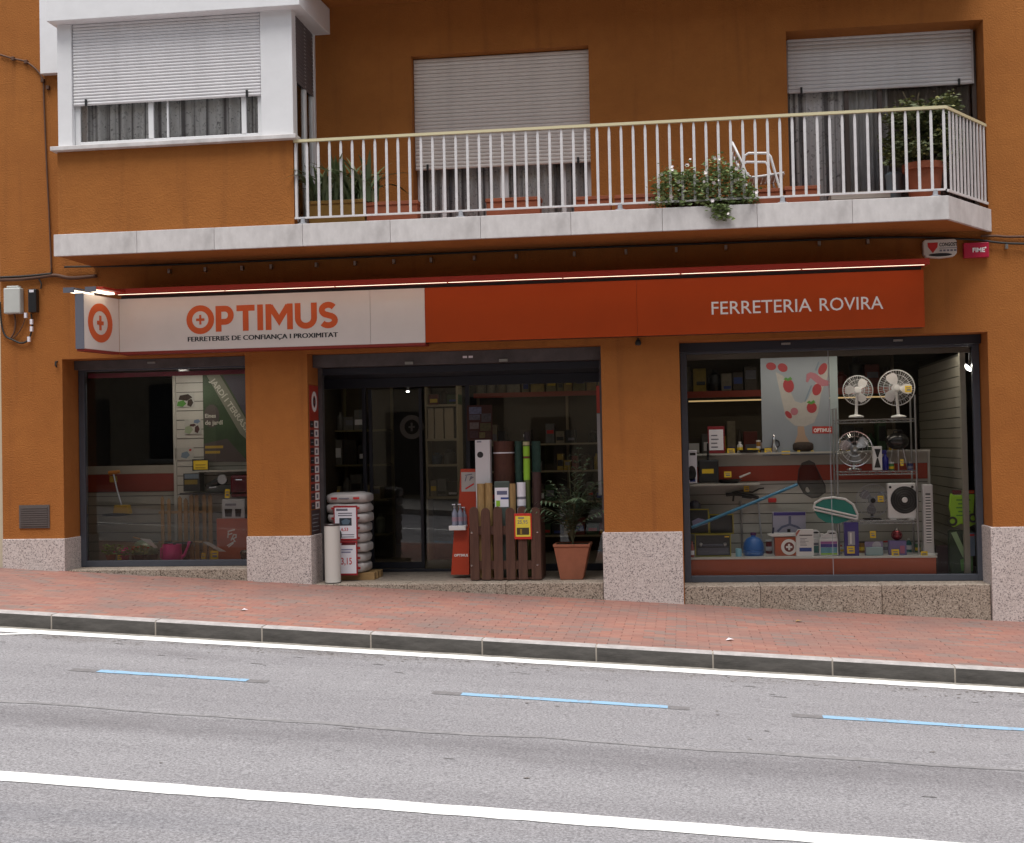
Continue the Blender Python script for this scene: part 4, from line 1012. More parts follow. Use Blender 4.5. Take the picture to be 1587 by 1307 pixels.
# ------------------------------------------------------------------ right shop window
FLR = .15
def box_at(px0, py0, px1, py1, Y, depth, name, mat, parent=None, bevel=.004):
    x0, x1, z0, z1 = rect(px0, py0, px1, py1, Y)
    return MB().box(x0, x1, Y, Y + depth, z0, z1).build(name, mat, parent, bevel=bevel)
def root_at(name, label, cat, px, py, Y, group=None):
    x, z = at(px, py, Y); return thing(name, label, cat, (x, Y, z), group)
def print_at(px0, py0, px1, py1, Y, name, mat, parent, lift=.0012):
    x0, x1, z0, z1 = rect(px0, py0, px1, py1, Y)
    return MB().box(x0, x1, Y - lift - .0006, Y - .0004, z0, z1).build(name, mat, parent)
def lines_at(px0, py0, px1, py1, Y, n, mat, parent, fill=.45, seed=0):
    """a block of small print: n ruled lines of uneven length"""
    r = random.Random(seed); x0, x1, z0, z1 = rect(px0, py0, px1, py1, Y); h = (z1 - z0) / n; b = MB()
    for i in range(n):
        q = x0 + (x1 - x0) * r.uniform(.55, 1); b.box(x0, q, Y - .0018, Y - .0004, z0 + i * h, z0 + i * h + h * fill)
    return tag(b.build('small_print', mat, parent), kind='stuff')
def tagcard(px, py, w_, h_, Y, label, group='yellow price cards in the right window', tilt=0):
    x, z = at(px, py, Y); b = MB()
    root = b.box(-w_ / 2, w_ / 2, 0, .003, 0, h_, 0, Matrix.Translation((x, Y, z)) @ Matrix.Rotation(tilt, 4, 'Y') @ Matrix.Rotation(-.12, 4, 'X')).build('price_card', YELLOW)
    tag(root, label, 'price card', group)
    k = MB(); T = Matrix.Translation((x, Y, z)) @ Matrix.Rotation(tilt, 4, 'Y') @ Matrix.Rotation(-.12, 4, 'X')
    k.box(-w_ * .34, w_ * .30, -.0015, -.0005, h_ * .62, h_ * .74, 0, T); k.box(-w_ * .25, w_ * .34, -.0015, -.0005, h_ * .24, h_ * .46, 0, T)
    tag(k.build('small_print', GREYINK, root), kind='stuff')
    return root

# display platform with its orange front
dpz = .468
dx0, dx1 = .06, 2.84
plat = thing('display_platform', 'low display platform with orange front and white top in the right window', 'platform', (1.4, .85, FLR))
ORB = M('orange_laminate', (.42, .085, .03), .45, var=.08)
MB().box(dx0, dx1, .56, .575, FLR + .002, dpz - .02).build('front_panel', ORB, plat)
MB().box(dx1 - .015, dx1, .575, 1.18, FLR + .002, dpz - .02).build('side_panel', ORB, plat)
MB().box(dx0 - .01, dx1 + .012, .545, 1.20, dpz - .02, dpz).build('top', M('white_laminate', (.58, .57, .54), .4), plat)
# low slatted back wall with its red band and shelf
sw = thing('slat_wall', 'white slatted display wall with a red band behind the platform', 'display wall', (1.4, 1.25, dpz))
sx0, sx1 = .02, at(1438, 760, 1.22)[0]; sz1 = at(1200, 704, 1.22)[1]
MB().box(sx0, sx1, 1.235, 1.26, dpz, sz1).build('backing', SLATGAP, sw)
bz0 = at(1250, 745, 1.22)[1]; bz1 = at(1250, 721, 1.22)[1]
def planks(x0, x1, z0, z1, y, parent, pitch=.118, mat=None):
    z = z0
    while z < z1 - .02:
        MB().box(x0, x1, y, y + .014, z + .004, min(z + pitch - .006, z1)).build('plank', mat or SLATWALL, parent); z += pitch
planks(sx0, sx1, dpz, bz0, 1.22, sw)
MB().box(sx0, sx1, 1.21, 1.234, bz0 + .002, bz1).build('red_band', M('red_band', (.33, .035, .012), .5), sw)
MB().box(sx0, sx1, 1.22, 1.234, bz1 + .003, sz1).build('plank', SLATWALL, sw)
MB().box(sx0 - .01, sx1 + .01, 1.06, 1.262, sz1 + .001, sz1 + .022).build('shelf', SLATWALL, sw)
MB().box(sx1 + .001, sx1 + .03, 1.20, 1.27, dpz, sz1).build('end_post', SLATWALL, sw)
# side slat wall running back on the right
ssw = thing('slat_wall', 'tall slatted side wall at the right end of the window', 'display wall', (3.0, 2.0, FLR))
sX = at(1440, 700, 2.6)[0]
sxn = at(1487, 700, .62)[0]
def side_x(y): return sxn + (at(1424, 700, 3.4)[0] - sxn) * (y - .62) / (3.4 - .62)
z = FLR + .01
OLDSLAT = M('dull_slatwall', (.27, .255, .215), .6, var=.1)
MB().slab([(side_x(.62) + .035, .62), (side_x(.62) + .055, .62), (side_x(3.4) + .055, 3.4), (side_x(3.4) + .035, 3.4)], FLR, 2.78).build('backing', SLATGAP, ssw)
while z < 2.74:
    MB().slab([(side_x(.62) + .018, .62), (side_x(.62) + .034, .62), (side_x(3.4) + .034, 3.4), (side_x(3.4) + .018, 3.4)], z, z + .108).build('plank', OLDSLAT, ssw); z += .118
MB().box(sxn + .015, sxn + .075, .55, .618, FLR, 2.78).build('end_post', OLDSLAT, ssw)
x0, x1, z0, z1 = rect(1385, 546, 1488, 556, 2.2); 

# poster with milk and strawberries
PZ = 1.12
pos = thing('poster', 'grey blue poster of strawberries splashing into milk hung in the right window', 'poster', (at(1240, 700, PZ)[0], PZ, at(1240, 706, PZ)[1]))
POSTER = M('poster_grey_blue', (.235, .265, .30), .6, var=.1, vs=2)
box_at(1180, 545, 1286, 706, PZ, .004, 'sheet', POSTER, pos, 0)
box_at(1286.4, 544, 1299, 705, PZ - .002, .004, 'side_strip', M('poster_pale_strip', (.27, .32, .33), .6), pos, 0)
STRAW = M('strawberry_print', (.27, .025, .032), .6); STRAW2 = M('pink_print', (.31, .11, .14), .6); CREAM = M('milk_print', (.36, .345, .325), .6, var=.15, vs=12); GREYP = M('grey_glass_print', (.14, .19, .24), .6)
def blot(pts, mat, nm, lift):
    q = [at(a, b_, PZ) for a, b_ in pts]
    return MB().prism([(x, z) for x, z in q][::-1], PZ - lift - .0006, PZ - lift).build(nm, mat, pos)
def el(cx, cy, rx, ry, rot=0, n=14): 
    return [(cx + rx * math.cos(a) * math.cos(rot) - ry * math.sin(a) * math.sin(rot), cy + rx * math.cos(a) * math.sin(rot) + ry * math.sin(a) * math.cos(rot)) for a in [2 * math.pi * i / n for i in range(n)]]
blot([(1202, 577), (1214, 583), (1224, 605), (1232, 622), (1242, 625), (1252, 619), (1262, 600), (1270, 575), (1283, 564), (1284, 580), (1272, 612), (1268, 640), (1262, 655), (1248, 661), (1232, 660), (1218, 648), (1212, 622), (1207, 600)], CREAM, 'splash', .0004)
for cx, cy, rx, ry, ro, m_ in ((1195, 568, 8, 6, .2, STRAW), (1213, 570, 8, 6.5, .5, STRAW), (1222, 598, 8.5, 11, -.2, STRAW), (1275, 572, 6, 10, .5, STRAW), (1266, 604, 7, 9.5, .3, STRAW), (1258, 632, 8, 8.5, 0, STRAW), (1222, 643, 4, 7, -.7, STRAW), (1231, 638, 6, 6, 0, STRAW2)):
    blot(el(cx, cy, rx, ry, ro), m_, 'strawberry', .0012)
for cx, cy in ((1221, 588), (1257, 624)): blot([(cx - 7, cy), (cx - 3, cy - 3), (cx, cy - 1), (cx + 4, cy - 4), (cx + 7, cy), (cx, cy + 3)], GREENP, 'berry_leaf', .002)
blot([(1250, 580), (1256, 577), (1264, 579), (1276, 588), (1286, 591), (1285, 598), (1274, 599), (1266, 594), (1256, 586), (1252, 593), (1249, 592)], STRAW2, 'wave', .0021)
for p_ in ([(1263, 573), (1268, 561), (1270, 561), (1265, 576)], [(1246, 624), (1256, 598), (1259, 597), (1249, 622)]): blot(p_, GREYP, 'glass_edge', .0016)
blot([(1236, 661), (1246, 661), (1248, 674), (1256, 688), (1256, 690), (1230, 690), (1236, 674)], M('wood_print', (.34, .24, .17), .6), 'board', .0012)
blot([(1259, 661), (1290, 661), (1290, 672), (1259, 672)], M('red_label_print', (.40, .03, .02), .5), 'red_label', .0024)
x0, x1, z0, z1 = rect(1261, 664, 1288, 670, PZ)
text('OPTIMUS', x0, PZ - .0032, z0, width=x1 - x0, height=z1 - z0, mat=PRINT, parent=pos, bold=.03)

# chrome wire rack
RX0, RX1 = at(1297, 700, .72)[0], at(1420, 700, .72)[0]; RY0, RY1 = .72, 1.04
rk = thing('wire_rack', 'chrome wire rack with three shelves of fans', 'shelf rack', ((RX0 + RX1) / 2, .9, dpz))
for x in (RX0, RX1):
    for y in (RY0, RY1):
        MB().tube([(x, y, dpz), (x, y, at(1418, 612 if x > 2 else 630, .72)[1])], .011, 8).build('post', STEEL, rk, smooth=True)
shz = [at(1358, 650, .72)[1], at(1358, 731, .72)[1], at(1358, 807, .72)[1]]
for z in shz:
    b = MB()
    for y in (RY0, RY1):
        b.tube([(RX0, y, z), (RX1, y, z)], .005, 6); b.tube([(RX0, y, z - .035), (RX1, y, z - .035)], .004, 6)
        n = 24; b.tube([(RX0 + (RX1 - RX0) * i / n, y, z - (.033 if i % 2 else .002)) for i in range(n + 1)], .0025, 4)
    for x in (RX0, RX1): b.tube([(x, RY0, z), (x, RY1, z)], .005, 6)
    for i in range(1, 30): x = RX0 + (RX1 - RX0) * i / 30; b.tube([(x, RY0, z + .003), (x, RY1, z + .003)], .002, 4)
    b.build('shelf', CHROME, rk, smooth=True)

GUARD_W = M('white_wire', (.62, .61, .62), .4)
def fan(name, label, px, py, pbase, Y, R, mat, wire, blades, bladem, base='plate', tilt=0.0, stemoff=0, nblade=3, group=None):
    cx, cz = at(px, py, Y); bx_, bz_ = at(px + stemoff, pbase, Y)
    root = thing(name, label, 'fan', (bx_, Y + .06, bz_), group)
    # base
    if base == 'plate': MB().lathe([(.085, 0), (.09, .01), (.07, .022), (.03, .032), (0, .034)], (bx_, Y + .06, bz_), 22).build('base', mat, root, smooth=True)
    else:
        b = MB(); b.box(bx_ - .10, bx_ + .10, Y + .0, Y + .02, bz_, bz_ + .016); b.box(bx_ - .10, bx_ + .10, Y + .12, Y + .14, bz_, bz_ + .016)
        b.box(bx_ - .015, bx_ + .015, Y + .02, Y + .12, bz_ + .002, bz_ + .014); b.build('base', mat, root, bevel=.004)
    MB().tube([(bx_, Y + .07, bz_ + .025), (cx, Y + .08, cz)], [.019, .013], 10).build('stem', mat, root, smooth=True)
    MB().lathe([(0, .035), (.035, .04), (.045, .07), (.04, .13), (.02, .15), (0, .152)], (cx, Y + .01, cz), 16, 'y').build('motor', mat, root, smooth=True)
    # guard
    b = MB()
    for f_, dy in ((1, .03), (.985, .045), (.72, .006), (.42, -.004)):
        b.tube([(cx + R * f_ * math.cos(a), Y + dy, cz + R * f_ * math.sin(a)) for a in [2 * math.pi * i / 32 for i in range(32)]], .0045 if f_ == 1 else .0022, 5, True)
    for i in range(44):
        a = 2 * math.pi * i / 44; c, s_ = math.cos(a), math.sin(a)
        b.tube([(cx + .03 * c, Y - .004, cz + .03 * s_), (cx + R * .7 * c, Y + .005, cz + R * .7 * s_), (cx + R * c, Y + .032, cz + R * s_)], .0013, 3)
        if i % 2: b.tube([(cx + .04 * c, Y + .075, cz + .04 * s_), (cx + R * .75 * c, Y + .07, cz + R * .75 * s_), (cx + R * c, Y + .034, cz + R * s_)], .0013, 3)
    b.build('guard', wire, root)
    MB().lathe([(0, -.008), (.028, -.006), (.03, .0), (.028, .006)], (cx, Y - .004, cz), 16, 'y').build('badge', mat, root, smooth=True)
    for k in range(nblade):
        a0 = 2 * math.pi * k / nblade + tilt; vs = []; 
        for i in range(7):
            t = i / 6
            for j in range(5):
                u = j / 4 - .5
                r_ = R * (.16 + .70 * t); wdt = (.32 + .85 * math.sin(math.pi * (.18 + .72 * t)) ** 1.0) * .92
                a = a0 + u * wdt * .98 + .10 * t
                vs.append((cx + r_ * math.cos(a), Y + .035 + .03 * u, cz + r_ * math.sin(a)))
        fs = [(i * 5 + j, i * 5 + j + 1, (i + 1) * 5 + j + 1, (i + 1) * 5 + j) for i in range(6) for j in range(4)]
        b = MB(); b.add(vs, fs); b.build('blade', bladem, root, smooth=True, ang=3)
    b = MB().lathe([(0, .02), (.03 * R / .15, .022), (.034 * R / .15, .05)], (cx, Y + .0, cz), 14, 'y'); b.build('hub', bladem, root, smooth=True)
    return root
FY_ = .80
BLW = M('white_fan_blade', (.60, .57, .57), .4); BLG = M('smoked_fan_blade', (.16, .16, .18), .35)
fan('desk_fan', 'smaller white desk fan on the left of the top rack shelf', 1330, 605, 647, FY_, .172, WPLAS, GUARD_W, 3, BLW, tilt=.9, stemoff=-2)
fan('desk_fan', 'larger white desk fan with a yellow card on the top rack shelf', 1390, 601, 647, FY_, .208, WPLAS, GUARD_W, 3, BLW, tilt=1.9, stemoff=4)
fan('desk_fan', 'chrome desk fan on the middle rack shelf', 1325, 696, 729, FY_, .205, CHROME, CHROME, 3, M('metal_fan_blade', (.36, .37, .38), .3, .6), tilt=.6)
fan('desk_fan', 'dark grey floor fan on the lowest rack shelf', 1353, 776, 806, FY_, .188, BLACK, GPLAS, 3, BLG, 'frame', tilt=.3)
tagcard(1408, 608, .075, .075, .77, 'yellow price card clipped on the larger white desk fan')
tagcard(1365, 778, .065, .07, .77, 'yellow price card on the dark grey fan')
# box fan
r_ = root_at('box_fan', 'square white box fan with a black round grille on the lowest shelf', 'fan', 1397, 806, .78)
x0, x1, z0, z1 = rect(1376, 749, 1420, 804, .78)
MB().box(x0, x1, .78, .90, z0, z1).build('case', WPLAS, r_, bevel=.012)
cx, cz = at(1402, 775, .78); 
MB().lathe([(0, -.004), (.155, -.004), (.16, .004), (.16, .01)], (cx, .775, cz), 30, 'y').build('grille', BLACK, r_, smooth=True)
b = MB()
for k in range(1, 6): b.tube([(cx + .15 * k / 5.5 * math.cos(a), .769, cz + .15 * k / 5.5 * math.sin(a)) for a in [2 * math.pi * i / 28 for i in range(28)]], .002, 4, True)
b.build('grille_rings', M('dark_grey_wire', (.05, .05, .055), .4), r_)
MB().lathe([(0, -.012), (.03, -.012), (.034, 0)], (cx, .774, cz), 18, 'y').build('hub_cap', WPLAS, r_, smooth=True)
for dx in (-.13, .12): MB().lathe([(0, -.012), (.014, -.012), (.016, 0)], (cx - .03 + dx, .779, z1 - .045), 12, 'y').build('knob', BLACK, r_, smooth=True)
MB().box(x0 + .03, x0 + .09, .76, .90, z0 - .02, z0).build('foot', WPLAS, r_); MB().box(x1 - .09, x1 - .03, .76, .90, z0 - .02, z0).build('foot', WPLAS, r_)
# tower fan
r_ = root_at('tower_fan', 'tall slim pale grey tower fan standing right of the rack', 'fan', 1438, 862, .70)
x0, x1, z0, z1 = rect(1431, 751, 1447, 858, .70)
MB().box(x0, x1, .70, .80, z0, z1).build('body', M('pale_tower_plastic', (.52, .51, .52), .4), r_, bevel=.012)
MB().lathe([(.10, 0), (.10, .012), (.06, .02)], ((x0 + x1) / 2, .76, dpz), 20).build('base', WPLAS, r_, smooth=True)
MB().box(x0 + .03, x1 - .03, .6985, .6995, z0 + .12, z1 - .10).build('outlet', M('grey_slot', (.12, .12, .13), .5), r_)
for i in range(17):
    z = z0 + .13 + i * (z1 - z0 - .24) / 17; MB().box(x0 + .028, x1 - .028, .694, .698, z, z + .016).build('vane', WPLAS, r_)
tagcard(1433, 868, .075, .10, .60, 'yellow price card at the foot of the tower fan')
# second shelf: white box with a black figure, blue bottle, hanging black kettle grill
r_ = root_at('carton', 'narrow white carton with black hourglass print beside the chrome fan', 'carton', 1360, 730, .78)
box_at(1353, 692, 1367, 729, .78, .09, 'box', WPLAS, r_)
for a in (((1355, 696), (1365, 696), (1361, 709), (1359, 709)), ((1359, 710), (1361, 710), (1365, 725), (1355, 725))):
    q = [at(p_[0], p_[1], .78) for p_ in a]; MB().prism(q[::-1], .7782, .7794).build('print', INK, r_)
r_ = root_at('spray_bottle', 'dark blue spray bottle on the middle rack shelf', 'bottle', 1373, 730, .82)
x, z = at(1373, 729, .82)
MB().lathe([(.035, 0), (.04, .02), (.04, .14), (.016, .17), (.016, .19)], (x, .86, z), 14).build('bottle', M('navy_bottle', (.012, .012, .16), .3), r_, smooth=True)
MB().box(x - .045, x + .02, .845, .875, z + .19, z + .235).build('spray_head', M('navy_bottle', (.012, .012, .16)), r_, bevel=.006)
r_ = root_at('kettle_grill', 'round black kettle barbecue on the middle rack shelf', 'barbecue', 1393, 730, .86)
x, z = at(1391, 684, .90); 
MB().blob((x, .93, z), .135, .11, .10, 20, 10).build('bowl', M('black_enamel', (.012, .011, .011), .22), r_, smooth=True)
MB().tube([(x - .05, .86, z + .095), (x - .04, .86, z + .125), (x + .04, .86, z + .125), (x + .05, .86, z + .095)], .008, 6).build('handle', BLACK, r_, smooth=True)
for a in (-.7, .1, .8): MB().tube([(x + .08 * a, .93, z - .09), (x + .15 * a, .93 + .04 * (a > 0), shz[1] + .004)], .007, 6).build('leg', STEEL, r_, smooth=True)
tagcard(1398, 722, .035, .075, .84, 'narrow yellow price card hanging under the kettle barbecue')

# items on the low wall's top shelf
SZ = sz1 + .023
r_ = root_at('notice_card', 'white notice with dark red frame on the shelf at the left', 'notice', 1110, 702, 1.14)
box_at(1097, 661, 1123, 703, 1.14, .006, 'board', M('dark_red_frame', (.22, .012, .02), .5), r_); print_at(1099, 666, 1121, 698, 1.139, 'paper', PAPER, r_)
lines_at(1102, 670, 1118, 694, 1.137, 4, GREYINK, r_, .3, 4)
r_ = root_at('moka_pot', 'shiny chrome spout kettle on the shelf before the poster', 'kettle', 1199, 704, 1.09)
x, z = at(1200, 704, 1.09)
MB().lathe([(.05, 0), (.052, .03), (.03, .09), (.024, .14), (.012, .20), (0, .215)], (x, 1.11, SZ), 14).build('body', CHROME, r_, smooth=True)
MB().tube([(x + .03, 1.11, SZ + .05), (x + .065, 1.11, SZ + .08), (x + .06, 1.11, SZ + .13), (x + .02, 1.11, SZ + .15)], .007, 6).build('handle', BLACK, r_, smooth=True)
r_ = root_at('basket', 'dark brown wicker basket on the shelf under the poster', 'basket', 1244, 704, 1.10)
x0, x1, z0, z1 = rect(1228, 687, 1262, 704, 1.10)
WICK = M('dark_wicker', (.045, .028, .02), .8, var=.6, vs=40, bump=.6, bs=80)
MB().blob(((x0 + x1) / 2, 1.16, SZ + .06), (x1 - x0) / 2, .085, .06, 18, 7, sq=.6).build('body', WICK, r_, smooth=True)
for dy in (0, .06): MB().tube([((x0 + x1) / 2 + .09 * math.cos(a), 1.13 + dy, SZ + .09 + .13 * math.sin(a)) for a in [math.pi * i / 10 for i in range(11)]], .007, 6).build('handle', WICK, r_, smooth=True)
for px, lab in ((1238, 'small yellow tag at the left of the wicker basket'), (1259, 'small yellow tag at the right of the wicker basket')):
    tagcard(px, 703, .03, .035, 1.075, lab)
r_ = root_at('frying_pan', 'black flat frying pan lying on the shelf left of the kettle', 'pan', 1167, 705, 1.09)
x, z = at(1162, 705, 1.09)
MB().lathe([(.10, 0), (.135, .035), (.138, .035), (.10, .006), (0, .006)], (x, 1.14, SZ), 20).build('body', BLACK, r_, smooth=True)
MB().tube([(x + .13, 1.12, SZ + .035), (x + .30, 1.08, SZ + .05)], [.012, .009], 6).build('handle', BLACK, r_, smooth=True)
r_ = root_at('cup', 'small pale cup behind the yellow cards on the shelf', 'cup', 1182, 704, 1.15)
x, z = at(1183, 704, 1.16); MB().lathe([(.03, 0), (.042, .075), (.045, .12), (.04, .12), (.03, .01)], (x, 1.19, SZ), 14).build('body', M('pearl_cup', (.35, .31, .31), .4), r_, smooth=True)
for px, w__, lab in ((1133, .09, 'yellow price card on the shelf right of the notice'), (1163, .07, 'yellow price card behind the flat pan'), (1172, .08, 'taller yellow price card beside the pale cup'), (1191, .09, 'yellow price card before the chrome kettle'), (1218, .10, 'flat yellow price card between kettle and basket')):
    tagcard(px, 704 - (0 if w__ < .1 else -1), w__, .07 if w__ < .1 else .045, 1.065 + (px % 5) * .004, lab)
# pans on the red band, left
r_ = root_at('carton', 'white carton with a black appliance picture at the left window edge', 'carton', 1075, 748, .70)
box_at(1066, 698, 1080, 749, .70, .12, 'box', PAPER, r_)
q = [at(a, b_, .70) for a, b_ in el(1072, 734, 7, 12)]; MB().prism(q[::-1], .6982, .6994).build('print', INK, r_); print_at(1069, 702, 1078, 706, .70, 'print', INK, r_); print_at(1069, 742, 1078, 747, .70, 'print', BLUEINK, r_)
MB().box(.075, .38, .68, .86, at(1100, 750, .7)[1] - .028, at(1100, 750, .7)[1] - .008).build('shelf', SLATWALL, sw)
MB().box(.075, .9, .86, 1.205, at(1100, 750, .7)[1] - .028, at(1100, 750, .7)[1] - .008).build('shelf', SLATWALL, sw)
r_ = root_at('griddle_pan', 'square black griddle pan standing upright with a yellow label', 'pan', 1097, 748, .92)
x0, x1, z0, z1 = rect(1082, 713, 1114, 748, .92)
MB().box(x0, x1, .92, .955, z0, z1).build('body', BLACK, r_, bevel=.03)
MB().tube([((x0 + x1) / 2, .94, z1 - .01), ((x0 + x1) / 2, .94, z1 + .20)], [.016, .012], 8).build('handle', BLACK, r_, smooth=True)
print_at(1088, 727, 1106, 734, .92, 'label_print', YELLOW, r_)
r_ = root_at('frying_pan', 'black frying pan with a pale handle tip resting before the red band', 'pan', 1140, 748, .95)
x, z = at(1131, 748, .95)
MB().lathe([(.10, 0), (.15, .045), (.154, .045), (.10, .006), (0, .006)], (x, 1.05, at(1100, 750, .7)[1] - .007), 22).build('body', BLACK, r_, smooth=True)
a = at(1146, 740, .95); c = at(1163, 733, .95); MB().tube([(a[0], .95, a[1]), (c[0], .94, c[1])], [.013, .010], 8).build('handle', M('pale_handle', (.55, .50, .48), .4), r_, smooth=True)
tagcard(1128, 740, .085, .07, .90, 'yellow price card standing in the frying pan with pale handle')
# pool net on a blue pole
r_ = root_at('pool_net', 'black landing net on a long sky blue pole slanting up', 'net', 1150, 790, .64)
a = at(1072, 818, .60); c = at(1236, 751, .72)
MB().tube([(a[0], .60, a[1]), (c[0], .72, c[1])], .018, 10).build('pole', M('blue_pole', (.05, .22, .38), .3), r_, smooth=True)
pts = [(1236, 748), (1238, 728), (1243, 718), (1254, 714), (1262, 718), (1270, 735), (1279, 753), (1279, 763), (1268, 771), (1258, 772), (1246, 765)]
q = [at(p_[0], p_[1], .74) for p_ in pts]
MB().tube([(x, .74, z) for x, z in q], .005, 6, True).build('hoop', BLACK, r_, smooth=True)
NETM = bpy.data.materials.new('black_netting'); NETM.use_nodes = True
n_ = NETM.node_tree.nodes; l_ = NETM.node_tree.links; n_['Principled BSDF'].inputs['Base Color'].default_value = (.012, .012, .013, 1); n_['Principled BSDF'].inputs['Alpha'].default_value = .72
cxn = sum(x for x, z in q) / len(q); czn = sum(z for x, z in q) / len(q)
b = MB(); k = len(q)
rings = [[(cxn + (x - cxn) * f_ + dx, .745 + dy, czn + (z - czn) * f_ + dz) for x, z in q] for f_, dy, dx, dz in ((1, 0, 0, 0), (.85, .08, -.01, -.03), (.5, .15, -.02, -.09), (.15, .18, -.03, -.12))]
b.add([p_ for rg in rings for p_ in rg], [(i * k + j, i * k + (j + 1) % k, (i + 1) * k + (j + 1) % k, (i + 1) * k + j) for i in range(3) for j in range(k)])
b.build('netting', NETM, r_, smooth=True, ang=3)
# leaf skimmer: half moon of green mesh in a white frame
r_ = root_at('leaf_skimmer', 'half moon pool skimmer with white frame and green mesh', 'skimmer', 1297, 805, .66)
pts = [(1261, 789), (1263, 780), (1275, 773), (1292, 771), (1310, 774), (1322, 782), (1329, 797), (1328, 805)]
q = [at(p_[0], p_[1], .655) for p_ in pts]
MB().tube([(x, .655, z) for x, z in q], .014, 8).build('frame', WPLAS, r_, smooth=True)
lo = [at(1261, 790, .655), at(1328, 805, .655)]
b = MB()
for dz in (0, .034): b.tube([(lo[0][0], .65, lo[0][1] + dz), (lo[1][0], .65, lo[1][1] + dz)], .012, 8)
b.build('scraper_edge', WPLAS, r_, smooth=True)
b = MB(); b.prism([(x, z) for x, z in q][::-1], .66, .663)
q2 = [at(p_[0], p_[1], .655) for p_ in ((1262, 792), (1268, 802), (1280, 810), (1298, 812), (1312, 808), (1318, 805))]
b.prism(q2, .668, .671); b.build('mesh_bag', TEAL, r_)
# crossbow-shaped black tool on the slats
r_ = root_at('folding_tool', 'black folding tool with a red tip hung on the white slats', 'tool', 1167, 774, 1.17)
def seg(pts, rad, nm, mat): 
    q_ = [at(p_[0], p_[1], 1.17) for p_ in pts]; return MB().tube([(x, 1.17, z) for x, z in q_], rad, 6).build(nm, mat, r_, smooth=True)
seg([(1125, 767), (1140, 766), (1160, 768), (1176, 772)], .020, 'body', BLACK); seg([(1134, 764), (1150, 761), (1166, 763), (1176, 758), (1184, 757)], .011, 'arm', BLACK)
seg([(1137, 768), (1136, 777)], .012, 'grip', BLACK); seg([(1150, 770), (1165, 772)], .012, 'grip', BLACK)
x, z = at(1197, 776, 1.17); MB().box(x - .05, x + .05, 1.15, 1.19, z - .025, z + .03).build('red_tip', RED, r_, bevel=.01)
tagcard(1157, 762, .06, .065, 1.14, 'yellow price card above the black folding tool')
wire([(1175, 776, 1.18), (1177, 800, 1.16), (1180, 830, 1.12), (1184, 850, 1.10), (1187, 862, 1.08)], .010, 'hose', GPLAS, 'grey hose hanging from the folding tool to the platform', 'hose')
wire([(1148, 776, 1.19), (1149, 800, 1.18), (1150, 864, 1.16)], .012, 'rod', STEEL, 'thin steel rod standing between toolboxes and blue jug', 'rod')
# toolboxes with yellow edging
def toolbox(px0, py0, px1, py1, Y, label, dp=.2, big=False):
    r__ = root_at('toolbox', label, 'toolbox', (px0 + px1) / 2, py1, Y)
    x0, x1, z0, z1 = rect(px0, py0, px1, py1, Y); t = .012
    MB().box(x0 + t, x1 - t, Y + .004, Y + dp, z0 + t, z1 - t).build('case', M('toolbox_black', (.020, .022, .024), .45, var=.3, vs=20), r__, bevel=.006)
    b = MB(); b.box(x0, x1, Y, Y + .01, z0, z0 + t); b.box(x0, x1, Y, Y + .01, z1 - t, z1); b.box(x0, x0 + t, Y, Y + .01, z0 + t, z1 - t); b.box(x1 - t, x1, Y, Y + .01, z0 + t, z1 - t)
    b.build('edge_trim', M('olive_yellow', (.30, .26, .03), .5), r__)
    if big:
        q_ = (z0 + z1) / 2
        MB().box(x0 + .08, x1 - .08, Y - .012, Y + .003, q_ - .012, q_ + .014).build('handle', M('slate_plastic', (.06, .065, .09), .4), r__, bevel=.005)
        for xx in (x0 + .07, x1 - .07): MB().lathe([(0, -.016), (.012, -.016), (.022, -.004), (.022, .004)], (xx, Y, q_ + .01), 12, 'y').build('latch', STEEL, r__, smooth=True)
        MB().box(x0 + .03, x1 - .03, Y - .004, Y + .003, z0 + .02, q_ - .03).build('lower_panel', M('slate_plastic', (.06, .065, .09)), r__, bevel=.004)
        print_at(px1 - 10, py0 + 3, px1 - 3, py0 + 5, Y + .003, 'print', YELLOW, r__)
    return r__
toolbox(1077, 828, 1133, 863, .66, 'wide black toolbox with yellow edging, front of the group', .22, True)
toolbox(1099, 797, 1137, 828, .78, 'upright black case with yellow edging behind the wide toolbox', .18)
toolbox(1068, 789, 1099, 828, .72, 'black case with a pale blue tool picture at the left edge', .12)
q = [at(p_[0], p_[1], .72) for p_ in ((1072, 808), (1082, 803), (1094, 806), (1097, 812), (1086, 815), (1074, 815))]; MB().prism(q[::-1], .716, .719).build('print', M('pale_violet_print', (.25, .23, .36), .6), bpy.data.objects[[o.name for o in bpy.data.objects if o.name.startswith('toolbox') and o.type == 'EMPTY'][-1]])
r_ = root_at('helmet_shade', 'dark rounded hood resting on the left case', 'hood', 1077, 789, .78)
x, z = at(1077, 789, .78); MB().lathe([(.075, 0), (.07, .05), (.045, .09), (0, .105)], (x, .84, z + .002), 18).build('body', GPLAS and M('charcoal_shell', (.04, .036, .05), .4), r_, smooth=True)
r_ = root_at('red_white_bottle', 'slim red and white bottle squeezed left of the wide toolbox', 'bottle', 1072, 862, .62)
x, z = at(1073, 863, .62); MB().lathe([(.022, 0), (.024, .01), (.024, .12), (.010, .16), (.010, .19), (0, .195)], (x, .63, dpz + .001), 12).build('body', M('red_label', (.30, .08, .07), .5), r_, smooth=True)
MB().lathe([(.0245, 0), (.0245, .05)], (x, .63, dpz + .03), 12).build('label_band', PAPER, r_, smooth=True)
